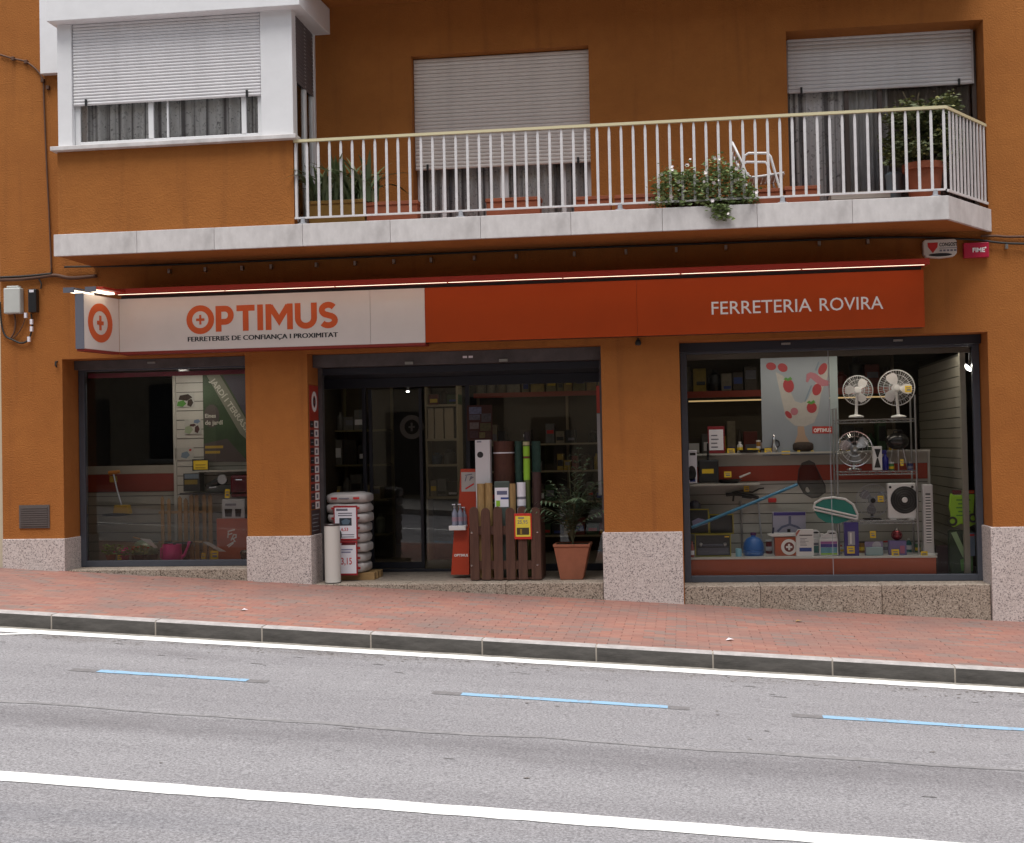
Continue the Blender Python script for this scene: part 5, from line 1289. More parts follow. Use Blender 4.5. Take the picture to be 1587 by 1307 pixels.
# blue jug, pale bottle
r_ = root_at('blue_jug', 'round ribbed blue water container with a short neck', 'container', 1170, 863, .72)
x, z = at(1169, 863, .70)
MB().lathe([(.11, 0), (.12, .02), (.125, .05), (.118, .06), (.125, .07), (.122, .10), (.112, .15), (.085, .195), (.05, .215), (.028, .22), (.028, .25), (0, .25)], (x, .82, dpz + .001), 24).build('body', BLUEP, r_, smooth=True)
MB().lathe([(.032, 0), (.034, .005), (.034, .03), (0, .034)], (x, .82, dpz + .24), 14).build('cap', M('purple_cap', (.10, .03, .12), .4), r_, smooth=True)
r_ = root_at('small_bottle', 'short pale blue bottle between toolbox and blue jug', 'bottle', 1145, 863, .64)
x, z = at(1145, 863, .64); MB().lathe([(.034, 0), (.036, .005), (.036, .09), (.03, .095), (0, .097)], (x, .68, dpz + .001), 16).build('body', LBLUE, r_, smooth=True)
# pool cleaner carton, white vacuum plate, orange carton
r_ = root_at('carton', 'pale violet carton with dark blue pool tool picture against the slats', 'carton', 1223, 830, .98)
box_at(1198, 794, 1249, 838, .98, .12, 'box', M('violet_white_card', (.36, .35, .45), .6), r_); print_at(1199, 794, 1248, 799, .98, 'print', PURPLE, r_)
for pts in (((1221, 799), (1227, 799), (1228, 812), (1244, 822), (1242, 826), (1226, 816), (1222, 816), (1207, 826), (1204, 823), (1220, 812)),):
    q = [at(a, c, .98) for a, c in pts]; b = MB(); ribbon(b, [at(a, c, .98) for a, c in ((1205, 824), (1212, 817), (1224, 813), (1236, 817), (1244, 824))], .025, .9772, .9784); b.build('print', M('slate_print', (.12, .13, .22), .6), r_)
    ribbon_b = MB(); ribbon(ribbon_b, [at(a, c, .98) for a, c in ((1224, 800), (1224, 812))], .03, .9766, .9778); ribbon_b.build('print', MATS['slate_print'], r_)
print_at(1220, 820, 1225, 826, .98, 'print', INK, r_)
MB().box(at(1198, 838, .98)[0], at(1249, 838, .98)[0], .99, 1.10, dpz + .001, at(1224, 838.4, .98)[1] - .002).build('inner_stand', PAPER, r_)
r_ = root_at('vacuum_plate', 'flat white pool vacuum head lying on the orange carton', 'vacuum head', 1215, 832, .72)
q = [at(p_[0], p_[1], .72) for p_ in ((1190, 829), (1196, 832), (1236, 831), (1238, 828), (1232, 827), (1200, 827))]
b = MB(); b.prism([(x, z) for x, z in q], .70, .90); b.build('plate', WPLAS, r_, bevel=.004)
x, z = at(1198, 826, .74); MB().tube([(x, .78, z - .015), (x + .01, .78, z + .06)], .012, 8).build('handle_socket', M('navy_plastic', (.02, .022, .06), .4), r_, smooth=True)
r_ = root_at('carton', 'orange carton with a white ring and cross emblem', 'carton', 1217, 863, .70)
x0, x1, z0, z1 = rect(1201, 833, 1246, 862, .70); z0 = dpz + .001
MB().box(x0, x1, .70, .88, z0, z1).build('box', ORB, r_, bevel=.003)
cx, cz = at(1223, 848, .70); b = MB(); ribbon(b, ell(cx, cz, .075, .075, 24), .035, .6982, .6994, True); b.build('ring_print', PRINT, r_)
MB().prism(ell(cx, cz, .055, .055, 20), .6985, .6997).build('disc_print', M('brown_red_print', (.16, .02, .012), .6), r_)
b = MB(); b.box(cx - .012, cx + .012, .697, .6982, cz - .036, cz + .036); b.box(cx - .036, cx - .0125, .697, .6982, cz - .012, cz + .012); b.box(cx + .0125, cx + .036, .697, .6982, cz - .012, cz + .012); b.build('cross_print', PRINT, r_)
# canisters
def jerry(px0, py0, px1, py1, Y, label, bands, mat=None):
    r__ = root_at('canister', label, 'canister', (px0 + px1) / 2, py1, Y); mat = mat or M('white_canister', (.62, .62, .63), .4)
    x0, x1, z0, z1 = rect(px0, py0, px1, py1, Y); z0 = dpz + .001; h_ = z1 - z0; xm = (x0 + x1) / 2; w__ = x1 - x0
    MB().box(x0, x1, Y, Y + .12, z0, z0 + h_ * .70).build('body', mat, r__, bevel=.012)
    b = MB(); b.prism([(x0 + .004, z0 + h_ * .702), (x1 - .004, z0 + h_ * .702), (x1 - .01, z0 + h_ * .93), (x1 - .03, z0 + h_), (xm + .0, z0 + h_), (xm - .01, z0 + h_ * .9), (x0 + .03, z0 + h_ * .80)], Y + .02, Y + .10); b.build('shoulder', mat, r__, bevel=.008)
    MB().prism(ell(xm + w__ * .2, z0 + h_ * .90, w__ * .20, h_ * .035, 14), Y + .0185, Y + .0195).build('handle_hole', INK, r__)
    MB().lathe([(.020, 0), (.022, .03), (0, .031)], (x0 + .035, Y + .06, z0 + h_ * .80), 14).build('cap', mat, r__, smooth=True)
    for f0, f1, m_ in bands: MB().box(x0 + .012, x1 - .012, Y - .0015, Y - .0003, z0 + h_ * f0, z0 + h_ * f1).build('label_print', m_, r__)
    return r__
jerry(1270, 823, 1299, 862, .64, 'white canister with violet and blue label, right of the other canisters', ((.12, .34, M('cyan_print', (.12, .30, .38), .6)), (.345, .48, PURPLE), (.485, .58, M('mauve_print', (.30, .10, .28), .6)), (.05, .115, LIME)))
jerry(1250, 822, 1272, 862, .74, 'white canister with dark green label behind the white carton', ((.1, .38, M('sea_green_print', (.04, .16, .15), .6)), (.40, .5, GREYINK)))
r_ = root_at('carton', 'tall white carton with blue and black print before the canisters', 'carton', 1247, 863, .63)
x0, x1, z0, z1 = rect(1234, 821, 1261, 861, .63); z0 = dpz + .001
b = MB(); b.prism([(x0, z0), (x1, z0), (x1, z1), (x0 + .03, z1), (x0, z1 - .035)], .63, .72); b.build('box', WPLAS, r_, bevel=.003)
MB().prism([(x0 + .001, z1 - .08), (x0 + .05, z1 - .004), (x0 + .028, z1 - .003), (x0 + .001, z1 - .038)], .6284, .6294).build('corner_print', M('salmon_print', (.42, .10, .07), .6), r_)
print_at(1239, 849, 1258, 855, .63, 'print', BLUEINK, r_); print_at(1239, 829, 1259, 830.5, .63, 'print', INK, r_); lines_at(1240, 833, 1254, 846, .63, 6, GREYINK, r_, .3, 9)
# right part of the platform
r_ = root_at('carton', 'tall dark violet carton with a pale tube picture under the rack', 'carton', 1320, 863, .62)
x0, x1, z0, z1 = rect(1309, 810, 1331, 861, .62); z0 = dpz + .001
MB().box(x0, x1, .62, .70, z0, z1).build('box', PURPLE, r_, bevel=.003); print_at(1314, 824, 1325, 845, .62, 'print', M('grey_tube_print', (.36, .36, .40), .6), r_); print_at(1317, 826, 1320, 843, .6185, 'print', WPLAS, r_)
tagcard(1319, 858, .085, .085, .60, 'yellow price card before the dark violet carton')
r_ = root_at('blister_pack', 'clear blister pack with a teal base and violet card', 'pack', 1355, 863, .64)
x0, x1, z0, z1 = rect(1341, 840, 1369, 861, .64); z0 = dpz + .001
MB().box(x0, x1, .66, .69, z0, z1).build('card', M('violet_grey_card', (.22, .18, .30), .6), r_)
MB().box(x0 + .005, x1 - .005, .63, .659, z0, z0 + (z1 - z0) * .62).build('tray', M('pale_teal_plastic', (.26, .36, .37), .25), r_, bevel=.01)
q = [at(a, c, .64) for a, c in el(1359, 846, 8, 10)]; MB().lathe([(.05, 0), (.045, .02), (0, .03)], (at(1359, 846, .64)[0], .656, at(1359, 846, .64)[1]), 18, 'y').build('dome', M('pearl_plastic', (.40, .40, .45), .2), r_, smooth=True)
tagcard(1353, 834, .065, .08, .645, 'yellow price card standing on the blister pack')
r_ = root_at('red_lantern', 'shiny round red lantern on a violet box', 'lantern', 1391, 840, .68)
x, z = at(1391, 830, .68)
MB().blob((x, .73, z), .065, .065, .062, 20, 10).build('globe', M('red_mirror', (.18, .012, .02), .08, .6), r_, smooth=True)
MB().lathe([(.025, 0), (.02, .025), (0, .03)], (x, .73, z + .055), 12).build('cap', CHROME, r_, smooth=True)
r_ = root_at('carton', 'low violet and pink carton under the red lantern', 'carton', 1392, 863, .66)
x0, x1, z0, z1 = rect(1379, 843, 1405, 861, .66); MB().box(x0, x1, .66, .80, dpz + .001, z - .063).build('box', M('lilac_card', (.16, .13, .30), .6), r_, bevel=.003); print_at(1395, 846, 1402, 858, .66, 'print', M('rose_print', (.4, .12, .2), .6), r_)
tagcard(1388, 863, .085, .085, .61, 'yellow price card before the violet carton and lantern')
# corner: lime pack, green board, blue leaflet, dark carton
r_ = root_at('lime_pack', 'bright lime green stand-up pack in the right corner', 'pack', 1491, 822, .62)
pts = [(1473, 764), (1479, 768), (1511, 766), (1509, 795), (1513, 812), (1503, 817), (1490, 812), (1478, 818), (1470, 812), (1474, 800), (1471, 786)]
q = [at(p_[0], p_[1], .62) for p_ in pts]; MB().prism([(x, z) for x, z in q][::-1], .62, .66).build('bag', LIME, r_, bevel=.012)
for cx_, cy_ in ((1476, 808), (1508, 803)):
    x, z = at(cx_, cy_, .62); b = MB(); ribbon(b, ell(x, z, .042, .042, 18), .024, .608, .6185, True); b.build('black_ring', BLACK, r_)
print_at(1491, 760, 1511, 765, .63, 'orange_header', SIGNORANGE, r_); print_at(1476, 760, 1490, 766, .63, 'red_header', DKRED, r_)
for i in range(5): print_at(1482 + i % 2 * 3, 774 + i * 6, 1504 - i % 3 * 3, 776 + i * 6, .62, 'print', GREENP, r_)
x0, x1, z0, z1 = rect(1473, 823, 1508, 882, .64)
r_ = root_at('garden_carton', 'green and black garden carton with a pale diagonal stripe, below the lime pack', 'carton', 1490, 884, .64)
MB().box(x0, x1, .64, .78, FLR + .001, z1).build('box', M('dark_green_card', (.018, .045, .016), .6, var=.5, vs=9), r_, bevel=.003)
for pts, m_ in (([(1474, 826), (1482, 824), (1502, 868), (1492, 864)], M('pale_green_print', (.22, .34, .18), .6)), ([(1488, 868), (1508, 858), (1508, 885), (1490, 885)], GREENP)):
    q = [at(p_[0], p_[1], .64) for p_ in pts]; MB().prism([(x, z) for x, z in q][::-1], .6382, .6394).build('print', m_, r_)
r_ = root_at('leaflet', 'grey blue leaflet with a red heading at the right window edge', 'leaflet', 1504, 856, .60)
box_at(1494, 826, 1511, 862, .60, .004, 'sheet', M('slate_blue_paper', (.11, .16, .24), .6), r_, 0); print_at(1495, 828, 1510, 831, .60, 'heading', REDINK, r_)
r_ = root_at('carton', 'dark brown carton with white and yellow print in the right corner', 'carton', 1464, 884, .90)
x0, x1, z0, z1 = rect(1452, 846, 1480, 884, .90); MB().box(x0, x1, .90, 1.0, FLR + .001, z1).build('box', M('maroon_card', (.045, .012, .012), .6), r_); print_at(1470, 850, 1478, 853, .90, 'print', PAPER, r_); lines_at(1470, 866, 1480, 875, .90, 3, YELLOW, r_, .4, 5)

# lamps inside the windows
def spot(px, py, Y, label, ax=(0, 0, -1), r=.06):
    x, z = at(px, py, Y); root = thing('spot_lamp', label, 'lamp', (x, Y, z))
    MB().lathe([(0, .05), (r * .7, .05), (r, .0), (r * 1.05, -.004)], (x, Y, z), 18).build('housing', GPLAS, root, smooth=True)
    T = Matrix.Translation((x, Y - .01, z - .006))
    MB().lathe([(0, -.012), (r * .93, -.01), (r * .96, -.001), (0, .0)], (x, Y, z - .004), 18).build('lens', LAMP, root, smooth=True)
    return root
spot(285, 578, .80, 'lit round ceiling spot in the left window', r=.075)
spot(632, 606, 2.2, 'tiny lit spot seen through the open doorway', r=.02)
r_ = root_at('tube_lamp', 'lit oval lamp at the top right of the right window', 'lamp', 1499, 568, .60)
x, z = at(1500, 570, .60)
MB().blob((0, 0, 0), .055, .05, .016, 16, 6, T=Matrix.Translation((x, .62, z)) @ Matrix.Rotation(.75, 4, 'Y')).build('lens', LAMP, r_, smooth=True)
MB().blob((0, 0, .012), .06, .055, .02, 16, 6, T=Matrix.Translation((x, .64, z + .006)) @ Matrix.Rotation(.75, 4, 'Y')).build('housing', GPLAS, r_, smooth=True)
MB().tube([(x + .02, .65, z + .02), (x + .035, .66, 2.78)], .008, 6).build('rod', GPLAS, r_)

# unseen lamps added behind the window heads to brighten the two displays
def added_fill_lamp(x0, x1, y, z, label, watts):
    root = thing('added_fill_lamp', label, 'lamp', ((x0 + x1) / 2, y, z))
    MB().box(x0, x1, y - .04, y + .04, z, z + .03).build('housing', WPLAS, root)
    MB().box(x0 + .02, x1 - .02, y - .03, y + .03, z - .012, z - .001).build('diffuser', TUBE, root)
    ld = bpy.data.lights.new('fill_light', 'AREA'); ld.shape = 'RECTANGLE'; ld.size = x1 - x0; ld.size_y = .06; ld.energy = watts; ld.color = (1, .93, .80)
    lo_ = bpy.data.objects.new('fill_light', ld); COL.objects.link(lo_); lo_.parent = root; lo_.location = (0, 0, -.02)
added_fill_lamp(.3, 3.1, .60, 2.93, 'added unseen lamp behind the head of the right window', 3.6)
added_fill_lamp(-7.1, -5.3, .60, 2.93, 'added unseen lamp behind the head of the left window', 1.5)

# ------------------------------------------------------------------ left shop window
LFZ = .445
r_ = thing('slat_wall', 'white slatted display wall with a dark red band in the left window', 'display wall', (-6.3, 1.3, LFZ))
x0 = at(128, 760, 1.25)[0]; x1 = at(300, 760, 1.25)[0]
zt_ = at(200, 722, 1.25)[1]; zb1 = at(200, 735, 1.25)[1]; zb0 = at(200, 762, 1.25)[1]
MB().box(x0, x1, 1.265, 1.29, LFZ, zt_).build('backing', SLATGAP, r_)
planks(x0, x1, LFZ, zb0 - .01, 1.25, r_, mat=OLDSLAT)
MB().box(x0, x1, 1.245, 1.264, zb0, zb1).build('red_band', M('dull_red_band', (.17, .018, .010), .5), r_)
MB().box(x0, x1, 1.25, 1.264, zb1 + .003, zt_).build('plank', OLDSLAT, r_)
r_ = thing('slat_wall', 'narrow white slatted column with tool pictures in the left window', 'display wall', (-6.2, 1.25, LFZ))
x0 = at(271, 660, 1.2)[0]; x1 = at(384, 660, 1.2)[0] + .1
MB().box(x0, x1, 1.215, 1.24, LFZ, 2.86).build('backing', SLATGAP, r_)
planks(x0 + .02, x1, LFZ, 2.86, 1.20, r_, .1195)
MB().box(x0 - .02, x0 + .018, 1.19, 1.25, LFZ, 2.86).build('edge_post', SLATWALL, r_)
LCARD = 1.19
for py0, py1, px0, px1, lab, cols in ((610, 631, 274, 301, 'picture card of a brown bird-shaped tool over green, topmost on the slats', ((GREENP, .0, .0, .55, .5), (MATS['dark_wicker'], .1, .45, .8, .5), (MATS['dark_wicker'], .6, .0, .35, .6))),
                                      (650, 673, 286, 312, 'picture card of a red and grey tool, middle one on the slats', ((M('sage_print', (.22, .27, .17), .6), 0, 0, .5, .6), (MATS['maroon_card'], .3, .5, .4, .2), (MATS['maroon_card'], .6, .05, .3, .55), (MATS['slate_blue_paper'], .55, .7, .4, .3))),
                                      (694, 713, 272, 300, 'grey picture card with a small red mark, lowest on the slats', ((GREYP, .3, .1, .5, .6), (RED, .75, .7, .15, .2)))):
    r_ = root_at('picture_card', lab, 'picture card', (px0 + px1) / 2, py1, LCARD)
    a0, a1, c0, c1 = rect(px0, py0, px1, py1, LCARD)
    MB().box(a0, a1, LCARD, LCARD + .004, c0, c1).build('card', M('pale_card', (.36, .36, .33), .6), r_)
    for i, (m_, u, v, du, dv) in enumerate(cols):
        MB().prism([(a0 + (a1 - a0) * (u + du * p_), c0 + (c1 - c0) * (v + dv * q_)) for p_, q_ in ((0, .2), (.6, 0), (1, .5), (.7, 1), (.1, .8))], LCARD - .0012 - .0006 * i, LCARD - .0004 - .0006 * i).build('print', m_, r_)
# green garden poster
PGY = 1.14
r_ = root_at('garden_poster', 'dark green garden poster with slanting white letters in the left window', 'poster', 350, 716, PGY)
box_at(315, 580, 392, 716, PGY, .005, 'sheet', M('poster_green', (.030, .062, .022), .6, var=.5, vs=3), r_, 0)
def pblot(pts, mat, nm, lift):
    q = [at(a, b_, PGY) for a, b_ in pts]; return MB().prism([(x, z) for x, z in q][::-1], PGY - lift - .0006, PGY - lift).build(nm, mat, r_)
pblot(el(328, 645, 12, 18), M('plum_print', (.055, .042, .040), .6), 'print', .0006); pblot([(316, 688), (352, 680), (384, 716), (316, 716)], MATS['plum_print'], 'print', .0006)
pblot([(345, 582), (392, 582), (392, 660), (378, 640)], M('dusk_print', (.045, .04, .06), .6), 'print', .0006)
band = [(320, 582), (340, 580), (392, 668), (392, 690), (372, 672)]
pblot(band, M('pale_band_print', (.15, .155, .12), .6), 'band', .0012)
d = Vector((at(390, 676, PGY)[0] - at(327, 586, PGY)[0], at(390, 676, PGY)[1] - at(327, 586, PGY)[1])); ang = math.atan2(d.y, d.x)
x, z = at(323, 592, PGY)
text('JARDÍ I TERRASSES', x, PGY - .0022, z, width=d.length * .98, height=.115, mat=M('sign_pale_print', (.42, .42, .36), .6), parent=r_, bold=.02, T=Matrix.Rotation(-ang, 4, 'Y'))
x, z = at(318, 648, PGY); text('Eines', x, PGY - .002, z, height=.052, mat=MATS['sign_pale_print'], parent=r_, bold=.02)
x, z = at(318, 661, PGY); text('de jardí', x, PGY - .002, z, height=.075, mat=MATS['sign_pale_print'], parent=r_, bold=.02)
lines_at(318, 687, 353, 703, PGY, 2, M('amber_print', (.30, .20, .02), .6), r_, .5, 3)
# shelf with tools
r_ = thing('glass_shelf', 'thin pale shelf edge under the green garden poster', 'shelf', (-5.4, 1.0, at(350, 731, 1.0)[1]))
x0 = at(300, 730, 1.0)[0]; z = at(350, 763, 1.0)[1]
MB().box(x0, at(392, 730, 1.0)[0], .96, 1.195, at(350, 731, 1.0)[1], at(350, 729, 1.0)[1]).build('top_board', SLATWALL, r_)
MB().box(at(283, 763, 1.0)[0], at(392, 763, 1.0)[0], .90, 1.195, z - .02, z).build('lower_board', M('dark_shelf', (.03, .03, .034), .5), r_)
r_ = root_at('price_card', 'large yellow price card with dark frame on the slats by the green poster', 'price card', 311, 729, 1.10)
box_at(298, 712, 324, 730, 1.10, .004, 'frame', BLACK, r_, 0); print_at(300, 714, 322, 728, 1.10, 'card', YELLOW, r_); lines_at(303, 717, 319, 726, 1.098, 2, M('ochre_print', (.40, .26, .01), .6), r_, .4, 2)
r_ = root_at('tool_pack', 'black boxed power tool with a yellow band on the dark shelf', 'tool', 296, 762, .95)
box_at(284, 734, 310, 762, .95, .15, 'box', BLACK, r_); print_at(286, 744, 306, 751, .95, 'band', M('dark_mustard', (.20, .14, .015), .5), r_); print_at(286, 735, 308, 742, .95, 'photo', GREYP, r_)
r_ = root_at('power_tool', 'black and grey angle grinder lying beside the boxed tool', 'tool', 330, 762, .94)
x, z = at(318, 759, .94); x2, z2 = at(344, 747, .94)
b = MB(); b.tube([(x, .98, z + .03), (x + .10, .98, z + .08), (x2 - .02, .99, z2 + .02), (x2 + .04, .99, z2 + .03)], [.028, .045, .06, .045], 10); b.build('body', BLACK, r_, smooth=True)
MB().lathe([(0, -.012), (.06, -.012), (.065, 0)], (x2 + .01, .93, z2 + .03), 18, 'y').build('disc', STEEL, r_, smooth=True); MB().tube([(x + .05, .95, z + .02), (x + .16, .93, z + .025)], .012, 8).build('side_handle', GPLAS, r_, smooth=True)
r_ = root_at('wine_red_box', 'dark wine red metal box with a bright highlight above the cup carton', 'box', 370, 772, .90)
box_at(357, 737, 392, 771, .90, .2, 'body', DKRED, r_, .02); b = MB().tube([(at(366, 744, .9)[0], .885, at(366, 744, .9)[1]), (at(376, 744, .9)[0], .885, at(376, 744, .9)[1])], .010, 8); b.build('handle', CHROME, r_, smooth=True)
tagcard(352, 772, .062, .11, .88, 'narrow yellow price card left of the wine red box', 'yellow price cards in the left window')
r_ = root_at('carton', 'white carton with pictures of two brown pots', 'carton', 362, 805, .84)
box_at(344, 774, 379, 804, .84, .2, 'box', M('greyish_white_card', (.44, .46, .48), .6), r_); lines_at(349, 779, 375, 784, .84, 1, GREYINK, r_, .7, 3)
for c_, rr in ((354, 6), (369, 5)):
    q = [at(c_ - rr, 789, .84), at(c_ + rr, 789, .84), at(c_ + rr - 1, 801, .84), at(c_ - rr + 1, 801, .84)]; MB().prism([(x, z) for x, z in q][::-1], .8382, .8394).build('print', MATS['dark_wicker'], r_)
r_ = root_at('orange_panel', 'orange display panel with white brush letters in the left window', 'panel', 360, 868, .80)
x0, x1, z0, z1 = rect(336, 804, 392, 868, .80); MB().box(x0, x1, .80, .86, LFZ, z1).build('board', ORB, r_)
for pts in ([(353, 824), (364, 821)], [(354, 825), (353, 834)], [(353, 829), (360, 827)], [(358, 838), (362, 829), (366, 829), (366, 833), (359, 836)], [(361, 835), (365, 840)], [(352, 846), (364, 839)], [(354, 848), (362, 842)]):
    b = MB(); ribbon(b, [at(a, c, .80) for a, c in pts], .014, .798, .7995); b.build('brush_lettering', PRINT, r_)
r_ = root_at('dark_pot', 'dark green round pot at the right edge of the orange panel', 'pot', 380, 862, .72)
x, z = at(382, 860, .72); MB().lathe([(.05, 0), (.075, .09), (.08, .13), (.06, .15), (0, .15)], (x, .72, LFZ + .002), 16).build('body', M('bottle_green', (.012, .035, .025), .4), r_, smooth=True)
# wooden picket fence panels
r_ = root_at('picket_fence', 'unfolded pale wooden picket panel standing behind the pink can', 'fence panel', 300, 868, 1.02)
for i, px in enumerate((252, 262, 279, 288, 297, 305, 317, 326)):
    wd = 5 if i < 2 else 6; top = 769 + (i % 2) * 3 if i < 4 else 766
    a0, a1, c0, c1 = rect(px - wd / 2, top, px + wd / 2, 866, 1.02 + .01 * (i % 2)); y = 1.02 + .012 * (i % 2)
    MB().prism([(a0, LFZ), (a1, LFZ), (a1, c1 - .03), ((a0 + a1) / 2, c1), (a0, c1 - .03)], y, y + .011).build('picket', WOOD, r_)
for py in (792, 838): a0, a1, c0, c1 = rect(246, py, 330, py + 4, 1.05); MB().box(a0, a1, 1.046, 1.06, c0, c1).build('rail', WOOD, r_)
# long handled tools beside it
for px, lab in ((308, 'left wooden tool handle right of the picket panel'), (320, 'right wooden tool handle right of the picket panel')): pass
# grass trimmer
r_ = root_at('grass_trimmer', 'yellow and black grass trimmer leaning at the left of the window', 'trimmer', 190, 800, .95)
a = at(176, 735, .95); c = at(192, 795, .85)
MB().tube([(a[0], .95, a[1]), ((a[0] + c[0]) / 2 - .01, .9, (a[1] + c[1]) / 2), (c[0], .85, c[1])], .012, 8).build('shaft', STEEL, r_, smooth=True)
MB().tube([(a[0] - .06, .95, a[1] + .01), (a[0] + .08, .95, a[1] + .03)], [.03, .022], 8).build('grip', M('orange_grip', (.42, .16, .02), .5), r_, smooth=True)
x0, x1, z0, z1 = rect(169, 738, 179, 748, .94); MB().box(x0, x1, .94, 1.0, z0, z1).build('motor_cover', M('mustard_plastic', (.34, .22, .02), .5), r_, bevel=.012)
x0, x1, z0, z1 = rect(174, 783, 201, 797, .82); MB().prism([(x0, z0), (x1, z0), (x1 - .03, z1), (x0 + .02, z1)], .82, .92).build('head', MATS['mustard_plastic'], r_, bevel=.012)
MB().prism(ell((x0 + x1) / 2 - .08, z0 - .008, .17, .02, 14), .80, .95).build('guard', BLACK, r_)
# pink watering can
r_ = root_at('watering_can', 'bright pink plastic watering can on the window floor', 'watering can', 266, 868, .62)
x, z = at(264, 868, .62); 
MB().lathe([(.125, 0), (.13, .01), (.115, .21), (.118, .235), (.104, .235), (.106, .20)], (x, .68, LFZ + .001), 24).build('body', PINK, r_, smooth=True)
MB().tube([(x + .09, .68, LFZ + .05), (x + .16, .68, LFZ + .10), (x + .21, .67, LFZ + .21), (x + .23, .67, LFZ + .27)], [.028, .02, .014, .022], 10).build('spout', PINK, r_, smooth=True)
MB().tube([(x - .09, .68, LFZ + .20), (x - .14, .68, LFZ + .19), (x - .15, .68, LFZ + .08), (x - .10, .68, LFZ + .03)], .012, 8).build('handle', PINK, r_, smooth=True)
r_ = root_at('green_tub', 'dark green round tub behind the pink watering can', 'tub', 272, 838, .86)
x, z = at(272, 838, .86); MB().lathe([(.10, 0), (.14, .15), (.17, .22), (.175, .25), (.16, .25), (.14, .19)], (x, .95, LFZ + .001), 22).build('body', M('dark_green_tub', (.014, .032, .026), .5), r_, smooth=True)
tagcard(332, 867, .10, .105, .60, 'yellow price card before the orange panel', 'yellow price cards in the left window')
tagcard(315, 866, .05, .07, .64, 'small yellow price card left of the large one on the floor', 'yellow price cards in the left window')
tagcard(185, 868, .05, .06, .60, 'small yellow price card among the flower pots', 'yellow price cards in the left window')
# flower pots and small plants on the floor
def pot_plant(px, Y, label, potm, leafm, n, h_, flower=None, seed=1, r0=.06):
    r__ = root_at('potted_plant', label, 'plant', px, 866, Y); x, z = at(px, 866, Y)
    MB().lathe([(r0 * .7, 0), (r0, .085), (r0 * 1.08, .09), (r0 * 1.08, .11), (r0 * .8, .10), (0, .10)], (x, Y, LFZ + .001), 16).build('pot', potm, r__, smooth=True)
    leafmass(n, lambda r: Vector((x + r.gauss(0, r0 * .9), Y + r.gauss(0, r0 * .6), LFZ + .10 + h_ * r.random() ** 1.2)), .04, leafm, r__, 'foliage', seed)
    if flower: leafmass(40, lambda r: Vector((x + r.gauss(0, r0 * .9), Y - .02 + r.gauss(0, r0 * .5), LFZ + .10 + h_ * r.uniform(.3, 1))), .035, flower, r__, 'flowers', seed + 1)
pot_plant(172, .80, 'light green potted plant at the left of the window floor', TERRA, M('spring_leaf', (.12, .26, .04), .6), 160, .14, None, 31)
pot_plant(193, .66, 'potted plant with pink flowers beside the light green one', M('rose_pot', (.30, .05, .10), .5), FLEAF, 120, .10, PINK, 33)
pot_plant(217, .72, 'dark green potted plant with red flowers under the cloche', M('black_pot', (.02, .02, .02), .5), FLEAF, 200, .12, RED, 35, .075)
r_ = root_at('garden_cloche', 'pale green domed garden cloche behind the red flowers', 'cloche', 218, 866, .84)
x, z = at(222, 850, .84)
MB().lathe([(.16, .10), (.17, .13), (.15, .21), (.09, .27), (0, .285)], (x, .88, LFZ), 22).build('dome', M('cloche_green', (.15, .24, .17), .3), r_, smooth=True)
MB().lathe([(.15, 0), (.165, .10)], (x, .88, LFZ), 22).build('base_ring', M('dark_green_tub', (.014, .032, .026)), r_, smooth=True)
r_ = root_at('hand_trowel', 'pale pointed trowel leaning over the flower pots', 'trowel', 240, 848, .64)
q = [at(p_[0], p_[1], .64) for p_ in ((217, 835), (232, 836), (244, 849), (240, 850), (228, 842))]; MB().prism([(x, z) for x, z in q][::-1], .64, .65).build('blade', M('pale_metal', (.42, .42, .42), .4), r_)
q = [at(p_[0], p_[1], .64) for p_ in ((206, 833), (217, 836))]; MB().tube([(a, .645, c) for a, c in q], .010, 6).build('handle', WOOD, r_)
r_ = root_at('hand_trowel', 'second pale trowel right of the pink can', 'trowel', 340, 856, .64)
q = [at(p_[0], p_[1], .60) for p_ in ((313, 840), (322, 840), (350, 855), (340, 855))]; MB().prism([(x, z) for x, z in q][::-1], .60, .61).build('blade', MATS['pale_metal'], r_)
q = [at(p_[0], p_[1], .60) for p_ in ((300, 840), (313, 841))]; MB().tube([(a, .605, c) for a, c in q], .010, 6).build('handle', WOOD, r_)
r_ = root_at('red_header', 'dark red header band across the inside of the left window', 'banner', 250, 582, .50)
x0, x1, z0, z1 = rect(130, 574, 383, 582, .50); MB().box(-7.3, -5.12, .50, .51, 2.765, 2.82).build('band', M('magenta_band', (.16, .008, .03), .5), r_)

# ------------------------------------------------------------------ shop doorway
DZ = .242
